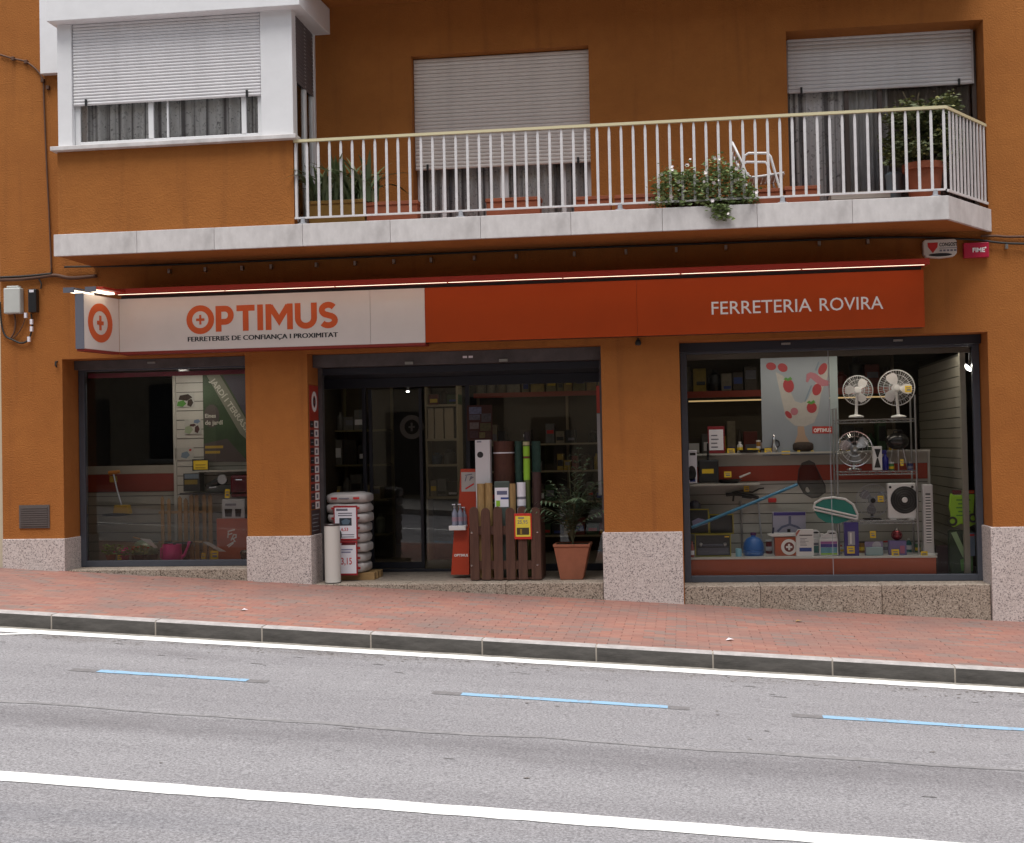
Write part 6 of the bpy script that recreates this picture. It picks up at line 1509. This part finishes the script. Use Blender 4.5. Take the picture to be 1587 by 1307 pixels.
# pictogram strip on the left jamb
st = thing('service_sticker', 'red strip of ten pictograms stuck to the left door jamb', 'sticker', (-4.35, .3, 1.0))
def jz(py): return at(487, py, .3)[1]
JX = CW[0] + .001
MB().box(JX, JX + .003, .06, .43, jz(788), jz(598)).build('sheet', M('sticker_red', (.34, .028, .012), .5), st)
b = MB(); yc, zc = .26, jz(623)
for nm, rr, wd, m_ in (('ring_print', .085, .05, PRINT), ('ring_print', .035, .03, INK)):
    b = MB(); ribbon(b, ell(0, 0, rr, rr * 1.15, 20), wd, -.0006, .0006, True)
    T = Matrix(((0, 1, 0, JX + .0042), (1, 0, 0, yc), (0, 0, 1, zc), (0, 0, 0, 1)))
    for i, v in enumerate(b.v): b.v[i] = T @ v
    b.build(nm, m_, st)
for i in range(10):
    zz = jz(654 + i * 13.9)
    MB().box(JX + .0031, JX + .0042, .245, .415, zz - .075, zz + .012).build('white_tile', PRINT, st); MB().box(JX + .0043, JX + .005, .29, .36, zz - .055, zz - .008).build('pictogram', GREYINK, st)
    MB().box(JX + .0031, JX + .0042, .065, .225, zz - .07, zz + .008).build('black_tile', INK, st); MB().box(JX + .0043, JX + .005, .10, .19, zz - .035, zz - .027).build('caption', GPLAS, st)
MB().box(JX, JX + .003, .07, .42, jz(828), jz(790)).build('brown_sheet', M('sticker_brown', (.05, .028, .03), .5), st)
for i in range(5): MB().box(JX + .0031, JX + .0042, .10 + .02 * (i % 2), .38 - .03 * (i % 3), jz(797 + i * 6) - .008, jz(797 + i * 6)).build('small_print', GPLAS, st)
# strip on the right jamb
r_ = thing('service_sticker', 'narrow red and white strip at the right edge of the doorway', 'sticker', (-.96, .5, 1.5))
x0 = at(925, 650, .56)[0]
for py0, py1, m_, nm in ((598, 640, MATS['sticker_red'], 'red_sheet'), (641, 768, M('grey_print_sheet', (.30, .29, .29), .6), 'white_sheet')):
    z0, z1 = at(929, py1, .56)[1], at(929, py0, .56)[1]; MB().slab([(x0, .57), (x0 + .002, .572), (CW[1] - .006, .552), (CW[1] - .008, .55)], z0, z1).build(nm, m_, r_)
# plastic sacks on a low wooden base
r_ = root_at('wooden_pallet', 'low raw wooden base under the sacks', 'base', 540, 892, .50)
x0 = CW[0] + .10; x1 = at(580, 884, .50)[0]
for k in range(3): MB().box(x0, x1, .50 + k * .17, .60 + k * .17, DZ, DZ + .085).build('beam', WOOD, r_)
sx0, sx1 = at(501, 800, .46)[0] + .0, at(567, 800, .46)[0]
SACK = M('white_sack', (.50, .47, .46), .45, var=.15, vs=9, bump=.3, bs=9)
zt = at(535, 765, .46)[1]; hs_ = (zt - DZ - .087) / 8
labs = ['lowest sack on the wooden base', 'second sack from the bottom', 'third sack from the bottom', 'fourth sack from the bottom', 'fourth sack from the top', 'third sack from the top', 'second sack from the top', 'topmost sack with red printing']
for i in range(8):
    z0 = DZ + .087 + i * hs_; dx = rnd.uniform(-.012, .015); sh = 0 if i > 4 else -.02
    r_ = thing('sack', 'white plastic sack, ' + labs[i], 'sack', ((sx0 + sx1) / 2 + dx, .7, z0), 'stack of white plastic sacks')
    bg_ = MB().blob(((sx0 + sx1) / 2 + dx + sh * .5, .70, z0 + hs_ / 2), (sx1 - sx0) / 2 + sh * .5, .25, hs_ * .56, 40, 14, sq=.5)
    for q_, v in enumerate(bg_.v):
        nn = mnoise.noise(Vector((v.x * 9, v.y * 7, v.z * 16 + i * 3.7))); n2 = mnoise.noise(Vector((v.x * 28 + i, v.y * 22, v.z * 30)))
        bg_.v[q_] = Vector((v.x + .016 * nn, v.y + .010 * n2, max(v.z + .010 * nn + .005 * n2, z0 - .004)))
    bg_.build('bag', SACK, r_, smooth=True, ang=3)
    if True:
        for q_ in (.2, .72): MB().box(sx0 + (sx1 - sx0) * q_, sx0 + (sx1 - sx0) * (q_ + .14), .4405, .447, z0 + hs_ * .42, z0 + hs_ * .62).build('print', REDINK, r_)
        MB().box(sx0 + (sx1 - sx0) * .38, sx0 + (sx1 - sx0) * .62, .4405, .447, z0 + hs_ * .45, z0 + hs_ * .55).build('print', GREYINK, r_)
# white tube
r_ = root_at('white_tube', 'upright white tube with a black lid in the door corner', 'tube', 516, 897, .12)
x, z = at(516, 897, .17); zt = at(516, 814, .17)[1]
MB().lathe([(.093, .01), (.093, zt - DZ), (.0, zt - DZ)], (x, .17, DZ), 26).build('body', M('tube_white', (.60, .58, .55), .5), r_, smooth=True)
MB().lathe([(.096, 0), (.096, .012), (.09, .014)], (x, .17, DZ), 26).build('foot_ring', BLACK, r_, smooth=True)
MB().lathe([(.095, 0), (.097, .012), (.09, .022), (0, .022)], (x, .17, zt - .006), 26).build('lid', M('brown_black_lid', (.03, .02, .02), .4), r_, smooth=True)
# price placards
def placard(px0, py0, px1, py1, Y, label):
    r__ = root_at('placard', label, 'price sign', (px0 + px1) / 2, py1, Y)
    box_at(px0, py0, px1, py1, Y, .012, 'frame', M('placard_red', (.30, .012, .02), .45), r__, .003); print_at(px0 + 2, py0 + 3, px1 - 2, py1 - 3, Y, 'paper', PAPER, r__)
    return r__
p1 = placard(517, 784, 554, 838, .37, 'white price sign 6,53 in a dark red frame leaning on the sacks')
lines_at(521, 788, 550, 792, .368, 1, GREYINK, p1, .9, 1); lines_at(524, 793, 546, 800, .368, 2, GREYINK, p1, .45, 2)
print_at(526, 803, 545, 815, .3695, 'photo', M('dark_photo', (.025, .035, .05), .5), p1); q = [at(a, c, .368) for a, c in ((529, 808), (536, 804), (543, 807), (540, 813), (531, 813))]; MB().prism([(x, z) for x, z in q][::-1], .3668, .368).build('photo', M('steel_blue_print', (.10, .16, .22), .5), p1)
x, z = at(529, 824, .368); text('6,53', x, .3678, z, height=.045, mat=REDINK, parent=p1, bold=.02); lines_at(527, 826, 551, 833, .368, 2, GREYINK, p1, .35, 6)
p2 = placard(526, 839, 554, 892, .36, 'white price sign 3,15 in a bright red frame below the other sign')
print_at(529, 841, 551, 845, .3585, 'heading', DKRED, p2); lines_at(529, 849, 551, 857, .358, 2, M('grey_blue_print', (.22, .23, .36), .6), p2, .5, 3)
x, z = at(529, 877, .358); text('3,15', x, .3578, z, width=.13, height=.095, mat=REDINK, parent=p2, bold=.01)
MB().prism(ell(at(523, 829, .355)[0], at(523, 829, .355)[1], .052, .075, 18), .352, .356).build('black_disc', BLACK, p1)
# red display stand
r_ = root_at('display_stand', 'slim red display stand with white lettering beside the picket crate', 'stand', 714, 892, .62)
q = [at(p_[0], p_[1], .62) for p_ in ((699, 891), (727, 891), (727, 818), (704, 818))]
MB().prism([(x, max(z, DZ)) for x, z in q], .62, .80).build('body', M('stand_red', (.40, .04, .012), .45), r_)
q = [at(p_[0], p_[1], .66) for p_ in ((708, 818), (738, 818), (738, 727), (713, 727))]
MB().prism([(x, z) for x, z in q], .70, .72).build('back_panel', MATS['stand_red'], r_)
print_at(715, 732, 738, 762, .70, 'picture', M('pale_picture', (.40, .38, .36), .6), r_); q = [at(a, c, .70) for a, c in ((721, 757), (734, 749), (735, 751), (722, 759))]; MB().prism([(x, z) for x, z in q][::-1], .696, .698).build('stroke', REDINK, r_)
for pts in ([(721, 737), (732, 735)], [(723, 738), (721, 746)], [(728, 745), (730, 739), (733, 740), (728, 743)]): b = MB(); ribbon(b, [at(a, c, .70) for a, c in pts], .012, .696, .698); b.build('stroke', GREYINK, r_)
x, z = at(704, 863, .62); text('OPTIMUS', x, .6188, z, width=.17, height=.032, mat=PRINT, parent=r_, bold=.03)
x0, x1, z0, z1 = rect(696, 815, 722, 822, .56); MB().box(x0, x1, .54, .70, z0, z1).build('tray', WPLAS, r_, bevel=.004)
PET = M('cloudy_plastic', (.30, .32, .42), .2, var=.3, vs=18)
for px, dy, lab in ((705, 0, 'clear pump bottle at the front left of the tray'), (713, .03, 'clear pump bottle with red print in the middle of the tray'), (718, .09, 'clear bottle at the back right of the tray')):
    r_ = root_at('pump_bottle', lab, 'bottle', px, 815, .60); x, z = at(px, 815, .60); z = z1 + .001
    hh = .19 if dy < .05 else .15
    MB().lathe([(.032, 0), (.034, .01), (.034, hh - .04), (.014, hh), (.014, hh + .03), (0, hh + .03)], (x, .60 + dy, z), 14).build('bottle', PET, r_, smooth=True)
    MB().lathe([(.018, 0), (.018, .02), (.006, .03), (.006, .05), (0, .05)], (x, .60 + dy, z + hh + .02), 10).build('pump', STEEL, r_, smooth=True); MB().box(x - .03, x + .008, .592 + dy, .608 + dy, z + hh + .055, z + hh + .067).build('nozzle', PAPER, r_)
    MB().lathe([(.0345, 0), (.0345, .05)], (x, .60 + dy, z + .05), 14).build('label_band', M('label_mixed', (.34, .22, .28), .6), r_, smooth=True)
# picket crate with garden rolls
cx0, cx1, cz0, cz1 = rect(728, 787, 838, 896, .28); cz0 = DZ + .012
r_ = thing('picket_crate', 'dark stained wooden picket crate full of screening rolls', 'crate', ((cx0 + cx1) / 2, .5, DZ))
for i, (pa, pb) in enumerate(((728, 742), (746, 760), (765, 779), (784, 798), (803, 817), (823, 838))):
    a0, a1 = at(pa, 840, .28)[0], at(pb, 840, .28)[0]; rr = (a1 - a0) / 2; zt = cz1 - rr + (.0 if i % 2 else .015)
    poly = [(a0, cz0), (a1, cz0)] + [(a0 + rr + rr * math.cos(t), zt + rr * math.sin(t)) for t in [math.pi * k / 8 for k in range(9)]]
    MB().prism(poly, .28, .298).build('picket', WOODDK, r_, bevel=.003)
for py in (822, 876): zc = at(780, py, .30)[1]; MB().box(cx0 + .005, cx1 - .005, .299, .32, zc - .05, zc + .05).build('rail', WOODDK, r_); 
for (px, py) in ((731, 826), (731, 877), (833, 825), (833, 876)):
    x, z = at(px, py, .28); MB().lathe([(0, -.008), (.010, -.006), (.013, 0)], (x, .279, z), 10, 'y').build('bolt', CHROME, r_, smooth=True)
for xs_ in (cx0, cx1 - .018):
    for k in range(4): MB().box(xs_, xs_ + .018, .34 + k * .12, .43 + k * .12, cz0, cz1 - .03).build('picket', WOODDK, r_, bevel=.003)
for k in range(6): a0 = cx0 + .02 + k * (cx1 - cx0 - .04) / 6; MB().box(a0, a0 + .10, .80, .818, cz0, cz1).build('picket', WOODDK, r_)
MB().box(cx0 + .02, cx1 - .02, .33, .79, cz0, cz0 + .02).build('floor_board', WOODDK, r_)
r_ = root_at('placard', 'yellow price sign 25,95 in a red frame on the picket crate', 'price sign', 810, 836, .26)
box_at(797, 796, 824, 836, .262, .012, 'frame', M('bright_red_frame', (.52, .03, .02), .4), r_, .003); print_at(799, 800, 822, 832, .262, 'paper', M('lemon_card', (.72, .58, .06), .6), r_)
x, z = at(802, 813, .2605); text('25,95', x, .2602, z, width=.12, height=.05, mat=GREYINK, parent=r_, bold=.005); print_at(801, 818, 820, 829, .2605, 'photo', M('dark_photo_brown', (.05, .035, .015), .6), r_); print_at(806, 820, 809, 828, .2592, 'photo', M('amber_print', (.30, .20, .02)), r_); print_at(803, 802, 812, 804, .2605, 'print', GREYINK, r_)
CB = cz0 + .022
def roll(px0, px1, py, Y, mat, label, cat='roll', r_in=None):
    a0, a1 = at(px0, 740, Y)[0], at(px1, 740, Y)[0]; zt = at((px0 + px1) / 2, py, Y)[1]; R = (a1 - a0) / 2
    root = thing('screening_roll', label, cat, ((a0 + a1) / 2, Y + R, CB), 'rolls in the picket crate')
    MB().lathe([(R, 0), (R, zt - CB), (R * .8, zt - CB - .004), (R * .75, zt - CB - .03), (R * .5, zt - CB - .01), (0, zt - CB - .012)], ((a0 + a1) / 2, Y + R, CB), 20).build('roll', mat, root, smooth=True)
    return root, (a0 + a1) / 2, Y + R, R, zt
r_ = root_at('roll_carton', 'tall white carton with a black round hole in the picket crate', 'carton', 748, 790, .52)
x0, x1, z0, z1 = rect(737, 682, 760, 790, .52); MB().box(x0, x1, .52, .66, CB, z1).build('box', M('carton_white', (.56, .54, .56), .6), r_, bevel=.003)
x, z = at(743, 705, .52); MB().prism(ell(x + .01, z, .037, .037, 18), .5182, .5194).build('hole_print', INK, r_); print_at(739, 684, 746, 686, .52, 'print', GREYINK, r_)
q_, x, y, R, zt = roll(763, 796, 684, .56, BROWNROLL, 'wide brown screening roll with a white tie, at the centre of the crate')
zc = at(780, 703, .56)[1]; MB().lathe([(R + .002, 0), (R + .002, .014)], (x, y, zc), 20).build('tie', PAPER, q_, smooth=True)
roll(798, 810, 684, .60, GREENROLL, 'thin green roll right of the brown roll')
q_, x, y, R, zt = roll(811, 821, 684, .50, M('label_roll', (.10, .13, .035), .5), 'thin roll with a lime green label')
for py0, py1, m_ in ((692, 707, LIME), (711, 744, LIME), (708, 710, M('brown_red_print', (.16, .02, .012))), (685, 690, M('cream_print', (.40, .36, .22), .6))):
    MB().lathe([(R + .0015, 0), (R + .0015, at(816, py0, .5)[1] - at(816, py1, .5)[1])], (x, y, at(816, py1, .5)[1]), 18).build('label_print', m_, q_, smooth=True)
roll(824, 838, 684, .62, GREENROLL, 'dark green roll at the right end of the crate'); roll(824, 838, 732, .46, M('dark_red_roll', (.045, .018, .016), .7), 'short dark brown roll at the right end of the crate'); roll(813, 823, 670, .66, M('black_roll', (.03, .022, .024), .7), 'tallest thin black roll in the crate')
roll(738, 750, 750, .34, BAMBOO, 'split bamboo roll at the left front of the crate'); roll(750, 762, 749, .35, BAMBOO, 'split bamboo roll next to the left front one'); roll(787, 798, 750, .38, BAMBOO, 'slim bamboo roll in the middle of the crate')
r_ = root_at('mesh_pack', 'green topped pack with a white blue label in the crate', 'pack', 778, 800, .36)
x0, x1, z0, z1 = rect(766, 746, 790, 800, .38); MB().box(x0, x1, .38, .42, CB, z1).build('bag', M('grey_green_bag', (.06, .085, .075), .5), r_, bevel=.012)
print_at(767, 756, 788, 786, .38, 'label', PAPER, r_); print_at(770, 761, 786, 767, .3785, 'print', M('slate_print', (.12, .13, .22)), r_); print_at(776, 771, 788, 774, .3785, 'print', BLUEINK, r_); print_at(769, 776, 775, 785, .3785, 'print', LIME, r_)
r_ = root_at('paper_roll', 'white paper wrapped roll with grey bands in the crate', 'roll', 807, 797, .40)
x, z = at(807, 797, .40); a0 = at(800, 760, .4)[0]; a1 = at(814, 760, .4)[0]; zt = at(807, 748, .4)[1]
MB().lathe([((a1 - a0) / 2, 0), ((a1 - a0) / 2, zt - CB), (0, zt - CB)], ((a0 + a1) / 2, .45, CB), 16).build('roll', PAPER, r_, smooth=True)
for py in (774, 788): MB().lathe([((a1 - a0) / 2 + .001, 0), ((a1 - a0) / 2 + .001, .03)], ((a0 + a1) / 2, .45, at(807, py, .4)[1]), 16).build('band_print', GREYINK, r_, smooth=True)
# palm in a square terracotta pot
r_ = root_at('planter', 'square tapering terracotta planter right of the crate', 'planter', 887, 895, .30)
t0, t1 = at(857, 845, .30)[0], at(914, 845, .30)[0]; b0, b1 = at(868, 894, .34)[0], at(903, 894, .34)[0]; zt = at(885, 844, .3)[1]
def frus(b, x0, x1, y0, y1, z0, X0, X1, Y0, Y1, z1): b.add([(x0, y0, z0), (x1, y0, z0), (x1, y1, z0), (x0, y1, z0), (X0, Y0, z1), (X1, Y0, z1), (X1, Y1, z1), (X0, Y1, z1)], [(3, 2, 1, 0), (4, 5, 6, 7), (0, 1, 5, 4), (1, 2, 6, 5), (2, 3, 7, 6), (3, 0, 4, 7)])
T1 = t1 - t0
b = MB(); frus(b, b0, b1, .36, .36 + (b1 - b0), DZ, t0 + .006, t1 - .006, .306, .294 + T1, zt - .03); b.build('body', M('smooth_terracotta', (.36, .125, .068), .75, var=.35, vs=4, bump=.15), r_, bevel=.008)
b = MB(); yb = .30 + T1
for a in ((t0, t1, .30, .325), (t0, t1, yb - .025, yb)): b.box(a[0], a[1], a[2], a[3], zt - .03, zt)
b.box(t0, t0 + .025, .325, yb - .025, zt - .03, zt); b.box(t1 - .025, t1, .325, yb - .025, zt - .03, zt); b.build('rim', MATS['smooth_terracotta'], r_, bevel=.003)
MB().box(t0 + .025, t1 - .025, .325, yb - .025, zt - .029, zt - .015).build('soil', MATS['soil'], r_)
xm, ym = (t0 + t1) / 2, .30 + T1 / 2
r_ = thing('palm_plant', 'potted palm with dark feathery fronds in the doorway', 'plant', (xm, ym, zt))
PALM = M('palm_leaflet', (.065, .115, .062), .5, var=.4, vs=6, col2=(.11, .16, .085)); PSTEM = M('palm_stem', (.10, .10, .05), .6)
r6 = random.Random(12)
for i in range(24):
    az = r6.uniform(0, 6.28) if i > 5 else (2.6 + i * .22 if i < 3 else -.5 + (i - 3) * .4); Lf = r6.uniform(.55, 1.0); lean = r6.uniform(.2, 1.1); hgt = r6.uniform(.28, .62)
    b = MB(); path = []
    for k in range(13):
        t = k / 12; out = Lf * (.12 * t + .62 * t * t) * lean; up_ = hgt * (1.9 * t - .95 * t * t * lean) 
        path.append(Vector((xm + out * math.cos(az), ym + out * .62 * math.sin(az) - (.04 if i < 3 else 0) * t, zt - .02 + up_ * 1.15)))
    b.tube([tuple(p_) for p_ in path], [.006 * (1 - .7 * k / 12) for k in range(13)], 5)
    for k in range(3, 13):
        d = (path[min(k + 1, 12)] - path[k - 1]).normalized(); side = d.cross(Vector((0, 0, 1)))
        side = side.normalized() if side.length > .05 else Vector((1, 0, 0))
        ll = .25 * (1 - abs(k - 6.5) / 9) * r6.uniform(.85, 1.1)
        for s_ in (-1, 1):
            v = (side * s_ * .8 + d * .65 + Vector((0, 0, -.22 - .1 * r6.random()))).normalized(); wn = v.cross(Vector((0, 0, 1))).normalized() * .013
            m_ = path[k] + v * ll * .5; e_ = path[k] + v * ll + Vector((0, 0, -.035))
            b.add([tuple(path[k]), tuple(m_ + wn), tuple(e_), tuple(m_ - wn)], [(0, 1, 2, 3)], 1)
    b.build('frond', [PSTEM, PALM], r_)
# leaflet poster on the glass
r_ = root_at('collage_poster', 'red framed poster of small house pictures on the door glass', 'poster', 743, 682, SY - .02)
box_at(724, 628, 763, 683, SY - .02, .006, 'frame', M('poster_maroon', (.06, .016, .012), .6), r_, 0)
for a in ((727, 631, 746, 642, (.20, .22, .36)), (727, 643, 744, 651, (.16, .16, .22)), (746, 641, 761, 654, (.12, .11, .13)), (728, 655, 742, 665, (.26, .22, .22)), (744, 656, 761, 668, (.14, .13, .06)), (728, 668, 741, 679, (.10, .05, .06)), (743, 670, 752, 679, (.24, .20, .08)), (753, 669, 761, 680, (.12, .06, .04))):
    print_at(a[0], a[1], a[2], a[3], SY - .02, 'photo', M('collage_%d_%d' % (a[0], a[1]), a[4], .6, var=.6, vs=30), r_)

# ------------------------------------------------------------------ deep inside the shop: shelving and goods
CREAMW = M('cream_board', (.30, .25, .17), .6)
def shelving(name, label, x0, x1, y, zs, top, red=None, mat=CREAMW, lit=()):
    root = thing(name, label, 'shelving', ((x0 + x1) / 2, y, .2))
    for xx in (x0, (x0 + x1) / 2, x1): MB().box(xx - .02, xx + .02, y + .36, y + .40, .2, top).build('upright', mat, root)
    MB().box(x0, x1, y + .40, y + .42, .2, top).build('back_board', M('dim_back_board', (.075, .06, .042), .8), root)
    for z in zs: MB().box(x0, x1, y, y + .36, z - .025, z).build('shelf_board', mat, root)
    if red: MB().box(x0, x1, y - .03, y - .005, red[0], red[1]).build('red_band', MATS['red_band'], root)
    for z in lit:
        MB().box(x0 + .1, x1 - .1, y + .03, y + .06, z - .045, z - .026).build('shelf_light', WARM, root)
    return root
def goods(x0, x1, y, z, hmin, hmax, cols, seed, fill=1.0, what='carton', where=''):
    r = random.Random(seed); x = x0; no = 0
    while x < x1 - .08:
        wd = r.uniform(.09, .22); h_ = r.uniform(hmin, hmax); cn, c = r.choice(cols)
        if r.random() < fill:
            no += 1
            o = thing(what, cn + ' ' + what + ', ' + ORD[no - 1] + ' from the left' + where, what, (x + wd / 2, y + .1, z), 'goods' + where)
            m_ = M('goods_' + cn.replace(' ', '_'), c, .5, var=.4, vs=14)
            if r.random() < .3:
                MB().lathe([(wd * .42, 0), (wd * .44, .01), (wd * .44, h_ * .75), (wd * .2, h_ * .88), (wd * .2, h_), (0, h_)], (x + wd / 2, y + .14, z + .001), 14).build('body', m_, o, smooth=True)
            else:
                yy = y + r.uniform(.01, .06); MB().box(x, x + wd * .92, yy, y + .28, z + .001, z + h_).build('body', m_, o, bevel=.004)
                u0, v0 = r.uniform(.05, .25), r.uniform(.1, .5)
                MB().box(x + wd * u0, x + wd * .85, yy - .003, yy - .001, z + h_ * v0, z + h_ * (v0 + r.uniform(.12, .4))).build('print', r.choice((PAPER, INK, REDINK, GREYINK, YELLOW, BLUEINK)), o)
        x += wd + r.uniform(.0, .012)
YEL = [('mustard yellow', (.36, .24, .02)), ('olive', (.18, .15, .03)), ('amber', (.34, .20, .02))]
MIX = [('dark brown', (.06, .04, .03)), ('dull red', (.16, .02, .015)), ('beige', (.26, .22, .16)), ('black', (.02, .02, .02)), ('grey', (.14, .14, .14)), ('green', (.04, .09, .04)), ('mustard yellow', (.30, .20, .02))]
BLU = [('navy blue', (.02, .04, .10)), ('teal', (.03, .09, .10)), ('dark blue', (.02, .06, .14))]
PAL = [('cream', (.28, .25, .18)), ('sand', (.24, .20, .12)), ('grey green', (.15, .17, .13))]
za = at(820, 608, 4.2)[1]
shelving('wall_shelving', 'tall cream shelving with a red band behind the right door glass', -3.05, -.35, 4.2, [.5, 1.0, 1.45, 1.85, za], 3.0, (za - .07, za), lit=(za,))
goods(-3.0, -2.2, 4.2, za, .30, .42, PAL, 1, what='carton', where=' on the top shelf behind the door')
goods(-2.2, -1.0, 4.2, za, .34, .46, YEL, 2, what='carton', where=' among yellow ones on the top shelf indoors')
goods(-1.0, -.4, 4.2, za, .30, .40, BLU, 3, what='carton', where=' among blue ones on the top shelf indoors')
for k, z in enumerate((1.85, 1.45, 1.0, .5)): goods(-3.0, -.4, 4.2, z, .14, .30, MIX, 10 + k, .85, 'box', ' on shelf %s under the red band indoors' % ['one', 'two', 'three', 'four'][k])
zb = at(1120, 606, 3.6)[1]
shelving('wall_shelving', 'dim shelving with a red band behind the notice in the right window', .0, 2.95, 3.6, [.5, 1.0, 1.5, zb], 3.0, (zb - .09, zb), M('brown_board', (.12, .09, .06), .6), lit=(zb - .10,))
goods(.05, 2.9, 3.6, zb, .22, .42, MIX[:4] + YEL[:1], 21, .9, 'carton', ' on the high shelf behind the right window')
goods(.05, 2.9, 3.6, 1.5, .35, .62, MIX, 22, .95, 'packet', ' under the red band behind the right window')
goods(.05, 2.9, 3.6, 1.0, .2, .34, MIX, 23, .9, 'box', ' on the low shelf behind the right window')
# cream cupboard standing in the doorway view
q0 = at(660, 600, 3.0)[0]; q1 = at(706, 600, 3.0)[0]
r_ = thing('cream_cupboard', 'tall cream cupboard with open shelves seen left of the door glass', 'cupboard', ((q0 + q1) / 2, 3.1, .24))
zz = [at(683, p_, 3.0)[1] for p_ in (588, 627, 680, 720, 770)]
MB().box(q0 - .02, q0, 3.0, 3.4, .24, zz[0] + .03).build('side_board', CREAMW, r_); MB().box(q1, q1 + .02, 3.0, 3.4, .24, zz[0] + .03).build('side_board', CREAMW, r_); MB().box(q0, q1, 3.38, 3.4, .24, zz[0]).build('back_board', MATS['dim_back_board'], r_)
for z in zz: MB().box(q0, q1, 3.0, 3.38, z - .03, z).build('shelf_board', CREAMW, r_)
for a, c in ((663, 672), (674, 687), (689, 703)): x0, x1, z0, z1 = rect(a, 630, c, 678, 3.02); MB().box(x0, x1, 3.02, 3.30, zz[2] + .002, zz[1] - .05).build('door', M('cream_door', (.33, .27, .19), .6), r_)
goods(q0 + .02, q1 - .02, 3.05, zz[1] + .001, .12, .22, MIX, 41, 1, 'box', ' on the upper shelf of the cream cupboard')
goods(q0 + .02, q1 - .02, 3.05, zz[3] + .001, .16, .24, BLU + MIX[3:5], 42, 1, 'box', ' on the middle shelf of the cream cupboard')
goods(q0 + .02, q1 - .02, 3.05, zz[4] + .001, .16, .26, MIX[2:5], 43, 1, 'box', ' on the low shelf of the cream cupboard')
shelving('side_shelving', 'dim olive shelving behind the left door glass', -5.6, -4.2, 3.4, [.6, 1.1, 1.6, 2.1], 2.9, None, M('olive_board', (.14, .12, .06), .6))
for k, z in enumerate((2.1, 1.6, 1.1, .6)): goods(-5.5, -4.3, 3.4, z, .16, .40, PAL + YEL[1:2] + MIX[3:5], 50 + k, .9, 'box', ' on the %s olive shelf' % ['top', 'second', 'third', 'lowest'][k])
for (x, y, wt) in ((-2.2, 2.6, 22), (1.4, 2.6, 16), (-4.6, 2.5, 10)):
    root = thing('ceiling_lamp', 'shop ceiling lamp ' + {-2.2: 'above the space behind the door', 1.4: 'behind the right window', -4.6: 'behind the left door glass'}[x], 'lamp', (x, y, 2.98))
    MB().box(x - .5, x + .5, y - .06, y + .06, 2.975, 3.015).build('housing', WPLAS, root)
    ld = bpy.data.lights.new('shop_light', 'AREA'); ld.shape = 'RECTANGLE'; ld.size = .9; ld.size_y = .1; ld.energy = wt * .07; ld.color = (1, .88, .68)
    lo_ = bpy.data.objects.new('shop_light', ld); COL.objects.link(lo_); lo_.parent = root; lo_.location = (0, 0, -.02)

# small clutter on the display platform and the shelf above it
CL = [('jar', 'amber glass jar', (.30, .14, .02)), ('tin', 'green paint tin', (.05, .16, .05)), ('tin', 'dark red tin', (.20, .02, .02)), ('jar', 'pale grey jar', (.40, .40, .40)), ('tin', 'navy tin', (.02, .03, .12)), ('bottle', 'white bottle', (.58, .58, .58)), ('bottle', 'teal bottle', (.03, .18, .18)), ('bottle', 'yellow bottle', (.50, .36, .03))]
r9 = random.Random(4)
def small_goods(pxs, py, Y, zz, where, seed):
    r = random.Random(seed)
    for k, px in enumerate(pxs):
        nm, lab, c = CL[(k * 3 + seed) % len(CL)]; x, _ = at(px, py, Y); h_ = r.uniform(.07, .15); rr = r.uniform(.025, .038)
        o = thing(nm, lab + ' ' + where[k], nm, (x, Y, zz))
        MB().lathe([(rr * .95, 0), (rr, .006), (rr, h_ * .78), (rr * (.45 if nm == 'bottle' else .92), h_ * .9), (rr * (.4 if nm == 'bottle' else .92), h_)], (x, Y, zz + .001), 14).build('body', M('clutter_' + lab.replace(' ', '_'), c, .35), o, smooth=True)
        MB().lathe([(rr * (.5 if nm == 'bottle' else 1.02), 0), (rr * (.5 if nm == 'bottle' else 1.02), .016), (0, .018)], (x, Y, zz + h_), 14).build('lid', r.choice((WPLAS, BLACK, RED, STEEL)), o, smooth=True)
        MB().lathe([(rr + .0008, 0), (rr + .0008, h_ * .34)], (x, Y, zz + h_ * .24), 14).build('label_print', r.choice((PAPER, YELLOW, GREYINK)), o, smooth=True)
small_goods((1192, 1303, 1336, 1374, 1409, 1422), 862, 1.06, dpz, ('at the back of the platform right of the blue jug', 'at the back of the platform by the last canister', 'behind the blister pack', 'between blister pack and lantern', 'right of the lantern carton', 'at the foot of the rack by the tower fan'), 2)
small_goods((1147, 1176, 1211, 1272, 1284), 703, 1.18, sz1 + .022, ('left of the pale cup on the shelf', 'behind the cards on the shelf', 'between the chrome kettle and basket', 'right of the wicker basket', 'by the rack on the shelf'), 5)
small_goods((1381, 1411), 729, .92, shz[1] + .006, ('before the kettle barbecue on the rack', 'at the right end of the middle rack shelf'), 1)
